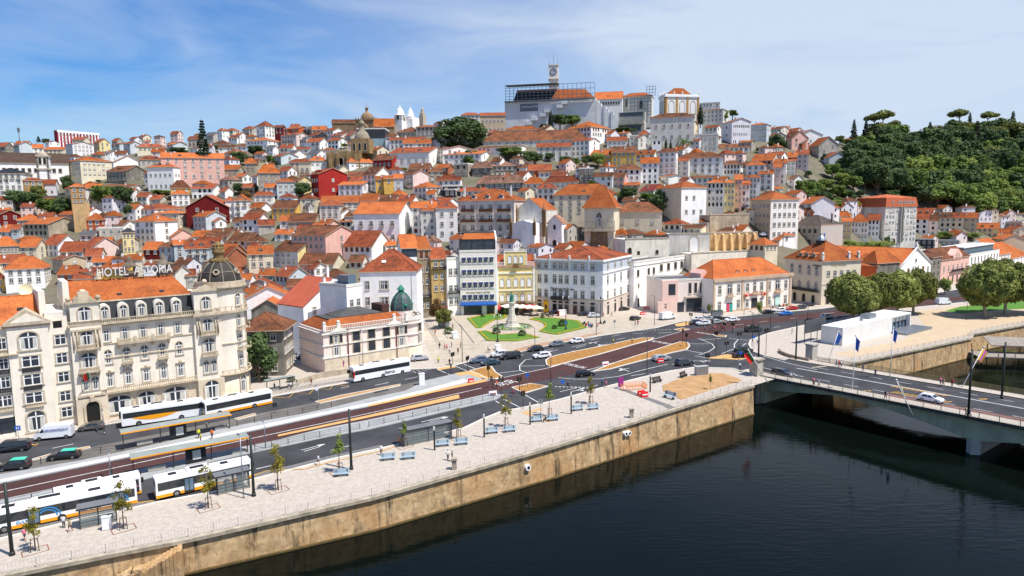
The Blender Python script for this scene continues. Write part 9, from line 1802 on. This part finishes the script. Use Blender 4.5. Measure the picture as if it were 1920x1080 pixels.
def railing(P,lb,h=1.0,sp=2.0,m=None,rails=(.5,1.0),bal=0,dz=0.0,r=.03,n_post=True):
 P=dens(P,sp);o=P[0].copy();t=thing('railing',lb,'railing',o);b=MB();z=lambda p:G(p.x,p.y)+dz
 for a,c in zip(P,P[1:]):
  for rz in rails:b.tube((a.x-o.x,a.y-o.y,z(a)-o.z+rz*h),(c.x-o.x,c.y-o.y,z(c)-o.z+rz*h),r,r,4,0,False)
  if bal:
   n=int((c-a).length/bal)
   for k in range(1,n):p=a.lerp(c,k/n);b.box(p.x-o.x-.012,p.x-o.x+.012,p.y-o.y-.012,p.y-o.y+.012,z(p)-o.z+.12,z(p)-o.z+h)
 b.build('rail',m or IRON,t);pm=MB();pm.box(-.045,.045,-.045,.045,0,h+.05);me=pm.mesh('post',[m or IRON])
 for p in P[:100]:link('post',me,t,(p.x-o.x,p.y-o.y,z(p)-o.z))
CRM=mat('cream_rail','C4BAAC',.6,var=.08)
inn=[p+Vector((-.596,.8,0))*.5 for p in QLP[1:]];railing(inn,'long cream railing along the river promenade',1.0,2.6,CRM,(.12,1.0),.35,.12,.022)
inr=[p+Vector((-.596,.8,0))*.5 for p in QRP[1:]];railing(inr,'cream railing along the sandy terrace right of the bridge',1.0,3.0,CRM,(.12,1.0),.4,.12,.022)
railing(pxl([(0,887),(150,856),(228,846)]),'dark two-bar railing on the upper platform behind the taxis',1.0,2.2,None,(.55,1.0),0,.15)
railing(pxl([(445,800),(540,781),(622,765)]),'dark railing on the upper platform beside the display panel',1.0,2.6,None,(.55,1.0),0,.15)
railing(pxl([(478,847),(600,821),(675,806)]),'dark railing on the lower platform, left length',1.0,2.4,None,(.35,.68,1.0),0,.15);railing(pxl([(692,802),(800,777),(925,749)]),'dark railing on the lower platform, right length',1.0,2.4,None,(.35,.68,1.0),0,.15);railing(pxl([(-40,962),(60,941),(100,931)]),'dark railing on the lower platform behind the buses',1.0,2.2,None,(.55,1.0),0,.15)
for i,(x,y)in enumerate(((852,880),(1184,783))):P=gp(x,y);t=thing('stone_pillar','small square stone pillar in the promenade railing, '+['left','right'][i]+' one','pillar',P);b=MB();b.box(-.35,.35,-.35,.35,0,1.5);b.box(-.45,.45,-.45,.45,1.5,1.75);b.build('shaft',COPE,t)
P=dens(pxl([(556,722),(600,709),(655,700)]),3);t=thing('low_wall','low weathered stone wall in front of the alley and the bank','wall',P[0]);b=MB();ribbon(b,P,.5,1.3);q=b.build('wall',WL['S'],t,-P[0])
def monument():
 P=gp(960,613);t=thing('monument','pale stone monument with green bronze standing statue in the plaza garden','monument',P);s=P.y/FPX;S_=mat('monument_stone','CFC8BA',.9,var=.12,scale=1.2,streak=.4);b=MB()
 for r,z0,z1 in((2.9,0,.5),(2.4,.5,1.0),(1.9,1.0,2.3),(1.5,2.3,3.0),(1.25,3.0,4.0)):b.lathe([(r,z0),(r*.97,z1),(.01,z1)],8,0,sm=False)
 b.lathe([(1.0,4.0),(.85,7.2),(1.3,7.7),(1.35,8.1),(.01,8.1)],8,0,sm=False);b.build('pedestal',S_,t)
 b=MB();b.lathe([(.55,8.1),(.5,8.3),(.42,9.2),(.5,9.9),(.42,10.4),(.16,10.65),(.14,10.8),(.24,11.0),(.2,11.25),(.02,11.35)],12);b.tube((.35,0,10.3),(.75,-.4,9.8),.12,.09,6);b.tube((-.35,0,10.3),(-.5,-.1,9.4),.12,.1,6);b.tube((.15,-.1,8.1),(.12,0,9),.16,.2,6);b.lathe([(.45,8.2),(.62,8.25),(.5,9.8),(.3,10.2)],10,0,(-.1,.15,0),pi*.1,pi*.9);b.build('statue',GREEN,t)
 q=tag(link('round_flower_bed',None,None,P),'round green flower bed with iron rim round the monument','flower bed');b=MB();b.lathe([(2.9,.3),(6.3,.12),(6.3,-.1)],40);b.build('lawn',LAWN,q);b=MB();b.lathe([(6.3,-.05),(6.6,-.05),(6.6,.3),(6.3,.3),(6.3,-.05)],40,sm=False);b.build('rim',COPE,q);b=MB();r=random.Random(2)
 for k in range(220):a=r.uniform(0,6.28);d=r.uniform(3.4,6.1);b.ball((d*cos(a),d*sin(a),.25),r.uniform(.1,.2),4,k%3)
 b.build('flowers',[mat('purple_flowers','7A68B0',.9),mat('pale_flowers','D0CFA0',.9),LV['m']],q)
monument()
def parasol(x,y,c,lb,w=4.2,h=3.0):
 P=gp(x,y);t=thing('parasol',lb,'parasol',P,.4,'parasols of the plaza cafes');b=MB();b.tube((0,0,0),(0,0,h+.6),.05);b.build('pole',STEEL,t);b=MB();W_=w/2;q=[(-W_,-W_),(W_,-W_),(W_,W_),(-W_,W_)]
 for k in range(4):a,c_=q[k],q[(k+1)%4];b.face([(a[0],a[1],h-.1),(c_[0],c_[1],h-.1),(0,0,h+.8)]);b.face([(a[0],a[1],h-.4),(c_[0],c_[1],h-.4),(c_[0],c_[1],h-.1),(a[0],a[1],h-.1)])
 b.build('canopy',c,t)
 t=thing('cafe_table','small cafe table with chairs under the '+lb,'table',P+Vector((.9,-.8,0)),0,'cafe tables');b=MB();b.lathe([(.01,.75),(.5,.75),(.5,.7),(.04,.7),(.04,0)],10,sm=False);b.build('tabletop',WOOD,t)
 for k in range(3):a=2.1*k;b=MB();b.box(-.22,.22,-.22,.22,.42,.47);b.box(-.22,.22,.18,.22,.47,.95);b.box(-.2,-.16,-.2,-.16,0,.42);b.box(.16,.2,-.2,-.16,0,.42);b.build('chair',IRON,t,(cos(a),sin(a),0),a-pi/2)
NV=mat('canvas_black','2A2C32',.8,var=.1);CW=mat('canvas_white','EDEDEA',.8,var=.04);CC=mat('canvas_cream','DDD2BE',.8,var=.06)
PR=[(801,590,CW,'white parasol nearest the bank'),(800,577,CW,'white parasol behind the bank corner'),(812,573,CW,'second white parasol behind the bank'),(826,571,CW,'white parasol in front of the ochre house'),(838,583,CW,'white parasol below the russet tree'),(806,565,NV,'black parasol nearest the brown house'),(822,563,NV,'black parasol in front of the ochre house'),(846,577,NV,'black parasol between the white ones'),(843,569,NV,'upper black parasol by the navy awning hotel'),(850,586,CW,'large white parasol left of the lantern lamp'),(862,584,CW,'large white parasol beside the lantern lamp'),(872,583,CW,'white parasol right against the lantern lamp'),(952,589,CC,'cream parasol left of the monument'),(968,589,CC,'cream parasol just right of the monument'),(980,590,CC,'second cream parasol right of the monument'),(993,591,CC,'third cream parasol right of the monument'),(1006,592,CC,'cream parasol nearest the white corner building')]
for q in PR:parasol(*q)
for x,y,ty,cs,lb in((615,699,676,('2A3E9A',)*3,'blue flag on the left pole in front of the bank'),(627,697,673,('1E7040','C8281E','C8281E'),'red and green flag on the middle pole in front of the bank'),(641,695,671,('D8B020','C83040','8A3A8A'),'yellow and red flag on the right pole in front of the bank')):P=gp(x,y);flag('flag',lb,P,hsolve(P,ty),(0,0),cs,1.3,1.9,.8,.2,.04,STEEL)
for x,y,ty,lean,cs,lb in((1598,731,629,(.2,0),('24408A',)*2,'blue flag hanging on the tall white pole on the near bridge pavement'),(1668,709,614,(.3,0),('24408A',)*2,'blue flag on the tall white pole on the far bridge pavement'),(1553,676,622,(2.2,0),('2450A0',)*2,'blue flag on a leaning pole beside the white pavilion'),(1804,726,652,(4.2,.5),('E8C048','C060B0','E8A040'),'yellow and purple flag on a leaning white pole on the far bridge side'),(1711,778,712,(-3.2,0),('D8B848','E8E0C0'),'furled yellow flag on a pole leaning over the near bridge side'),(1440,718,655,(-4.4,0),('1E7040','C8281E','C8281E'),'red and green flag leaning out from the bridge entrance pillar')):
 P=bpx(x,y)if x!=1553 else gp(x,y);flag('flag',lb,P,hsolve(P,ty),lean,cs,1.8,2.6,.8,0 if x>1500 else pi,.09,WHITE)
def boxy(name,lb,cat,px,py,sx,sy,sz,m,rz=0.3,extra=None,P=None):
 t=thing(name,lb,cat,P or gp(px,py),rz);b=MB();b.box(-sx/2,sx/2,-sy/2,sy/2,0.05,sz);b.build('body',m,t);b=MB();b.box(-sx/2-.06,sx/2+.06,-sy/2-.06,sy/2+.06,sz,sz+.08);b.build('lid',extra or m,t);b=MB();b.box(-sx/2+.05,sx/2-.05,-sy/2-.012,-sy/2-.003,.15,sz-.1);b.build('door',extra or STEEL,t)
boxy('utility_cabinet','white utility cabinet on the grey paved triangle','cabinet',791,722,1.2,.9,2.6,WHITE,extra=WHITE);boxy('utility_cabinet','grey electrical cabinet beside the sandy soil bed','cabinet',1315,703,3.0,1.0,2.0,mat('cabinet_grey','A8AAA8',.6,var=.05));boxy('utility_cabinet','small white cabinet beside the bendy bus shelter','cabinet',201,993,1.0,.5,1.7,WHITE,extra=WHITE)
boxy('plaza_kiosk','dark green kiosk under the brownish tree on the plaza','kiosk',832,612,3.2,2.6,3.0,mat('kiosk_green','3A5A50',.7,var=.1));boxy('delivery_cart','white and orange three-wheeled cart on the plaza','cart',853,634,1.5,2.6,1.8,WHITE,extra=WHITE);boxy('food_cart','red and white cart behind the largest lawn bed','cart',1054,592,2.8,1.6,2.0,RED,extra=WHITE);boxy('waste_bin','green waste container, left of two','waste bin',1340,592,2.2,1.4,1.8,mat('bin_green','2E4A34',.6),0);boxy('waste_bin','green waste container, right of two','waste bin',1349,591,2.0,1.4,1.7,mat('bin_green','2E4A34',.6),0)
for x,y,c,lb,sx in((883,718,RED,'red plastic barrier on the grey paved triangle',1.3),(1202,741,RED,'heap-like red plastic barrier, left of two by the soil bed',1.6),(1208,744,RED,'red plastic barrier, right of two by the soil bed',1.6),(1238,680,RED,'red and white barrier on the right orange island',1.8),(1135,686,WHITE,'white plastic barrier on the bus lane edge',1.7),(924,742,WHITE,'white plastic barrier at the railing end',1.7),(1191,574,RED,'red barrier on the ramp',2.2),(1212,580,RED,'red barrier beside the concrete plinth',2.2),(1205,590,RED,'red barrier behind the dark hatchback',2.0)):
 t=thing('plastic_barrier',lb,'barrier',gp(x,y),.4,'plastic road barriers');b=MB();b.prof([(-.3,0),(.3,0),(.2,.35),(.12,1.0),(-.12,1.0),(-.2,.35)],-sx/2,sx/2);b.build('body',c,t);b=MB();b.box(-sx/2+.2,sx/2-.2,-.33,-.2,.4,.6);b.build('reflector',WHITE if c is RED else RED,t)
t=thing('notice_board','purple notice board leaning on a white foot by the promenade kerb','board',gp(1164,728),.6);b=MB();b.box(-.7,.7,-.08,.08,.4,2.4);b.build('panel',mat('purple_panel','8A2A7A',.5,var=.05),t);b=MB();b.box(-.8,.8,-.5,.5,0,.3);b.build('foot',WHITE,t)
t=thing('orange_net_fence','orange plastic net fence round a small dig on the promenade','fence',gp(1187,728),.2);b=MB()
for a,c in(((-2.6,-1.3),(2.6,-1.3)),((2.6,-1.3),(2.6,1.3)),((2.6,1.3),(-2.6,1.3)),((-2.6,1.3),(-2.6,-1.3))):
 for k in range(7):z=.1+k*.16;b.tube((*a,z),(*c,z),.025,.025,4,0,False)
 for k in range(9):x=a[0]+(c[0]-a[0])*k/8;y=a[1]+(c[1]-a[1])*k/8;b.tube((x,y,0),(x,y,1.15),.03,.03,4)
b.build('net',mat('net_orange','E89040',.8,var=.1),t)
boxy('work_platform','orange and white work machine round the lantern post at the plaza kerb','machine',934,656,1.5,1.2,1.3,WHITE,extra=WHITE)
def moto(x,y,a,c,lb):
 t=thing('motorcycle',lb,'motorcycle',gp(x,y),a,'parked motorcycles')
 for s in(-.65,.65):b=MB();b.tube((s,-.06,.3),(s,.06,.3),.3,.3,14);b.build('wheel',RUB,t)
 b=MB();b.prof([(-.8,.5),(-.2,.35),(.3,.4),(.75,.75),(.6,1.0),(.2,.8),(-.3,.85),(-.85,.8)],-.14,.14,axis='y');b.build('body',c,t);b=MB();b.tube((.5,-.35,1.05),(.5,.35,1.05),.03);b.build('handlebar',BLK,t);b=MB();b.box(-.7,-.05,-.15,.15,.83,.92);b.build('seat',BLK,t)
for i,(x,y)in enumerate(((1095,609),(1099,612),(1103,609),(1106,613),(1110,614),(1121,612),(1133,607),(1455,577),(1462,576),(1469,575),(1476,574),(1449,578))):moto(x,y,1.0+.2*(i%3),(BLK,RED,SLATE,BLUE)[i%4],('black','red','dark grey','blue')[i%4]+' motorcycle, '+(ORD[i]+' of the cluster right of the largest lawn bed' if i<7 else ORD[i-7]+' of the row by the restaurant'))
t=thing('bicycle','bicycle ridden along the plaza kerb by a person in black','bicycle',gp(915,662),.3);r_=t
for s in(-.52,.52):b=MB();b.lathe([(.32,-.02),(.35,0),(.32,.02),(.30,0),(.32,-.02)],18);b.v=[(x+s,z,y+.35)for x,y,z in b.v];b.build('wheel',RUB,t)
b=MB();b.tube((-.52,0,.35),(-.1,0,.75),.025);b.tube((-.1,0,.75),(.4,0,.8),.025);b.tube((.4,0,.85),(.52,0,.35),.025);b.tube((0,0,.35),(-.1,0,.9),.025);b.tube((0,0,.35),(.4,0,.8),.025);b.box(-.22,.02,-.07,.07,.9,.95);b.build('frame',IRON,t)
person(915,662,'sit','1A1A1E','person in black riding the bicycle along the plaza kerb',rz=.3-pi/2,dz=.45)
t=thing('jetty','grey timber jetty platforms on posts by the right bank','jetty',atz(1895,668,-4.5),-.25);b=MB();b.box(-9,14,-3,5,0,.25);b.build('deck',mat('grey_timber','8E867C',.9,var=.2,scale=1),t);b=MB();b.prof([(2,2.4),(8,3.8),(8,4.0),(2,2.6)],-4,14);b.build('canopy',mat('grey_timber','8E867C',.9,var=.2,scale=1),t)
for x in range(-8,14,4):
 for y in(-2.6,4.6):b=MB();b.tube((x,y,-3),(x,y,2.5 if y>0 else 1.1),.14,.12,6);b.build('post',WOOD,t)
A=atz(1840,664,WZ);r=random.Random(8);b=MB();leaves(b,r,[(r.uniform(-8,9),r.uniform(-2,3),r.uniform(0,.5),1.1,.5)for _ in range(34)],3400,.16,shell=.1);o=b.build('reeds',LV['l'],None,A);tag(o,'bright green reeds growing at the foot of the right river wall','reeds');o['kind']='stuff'
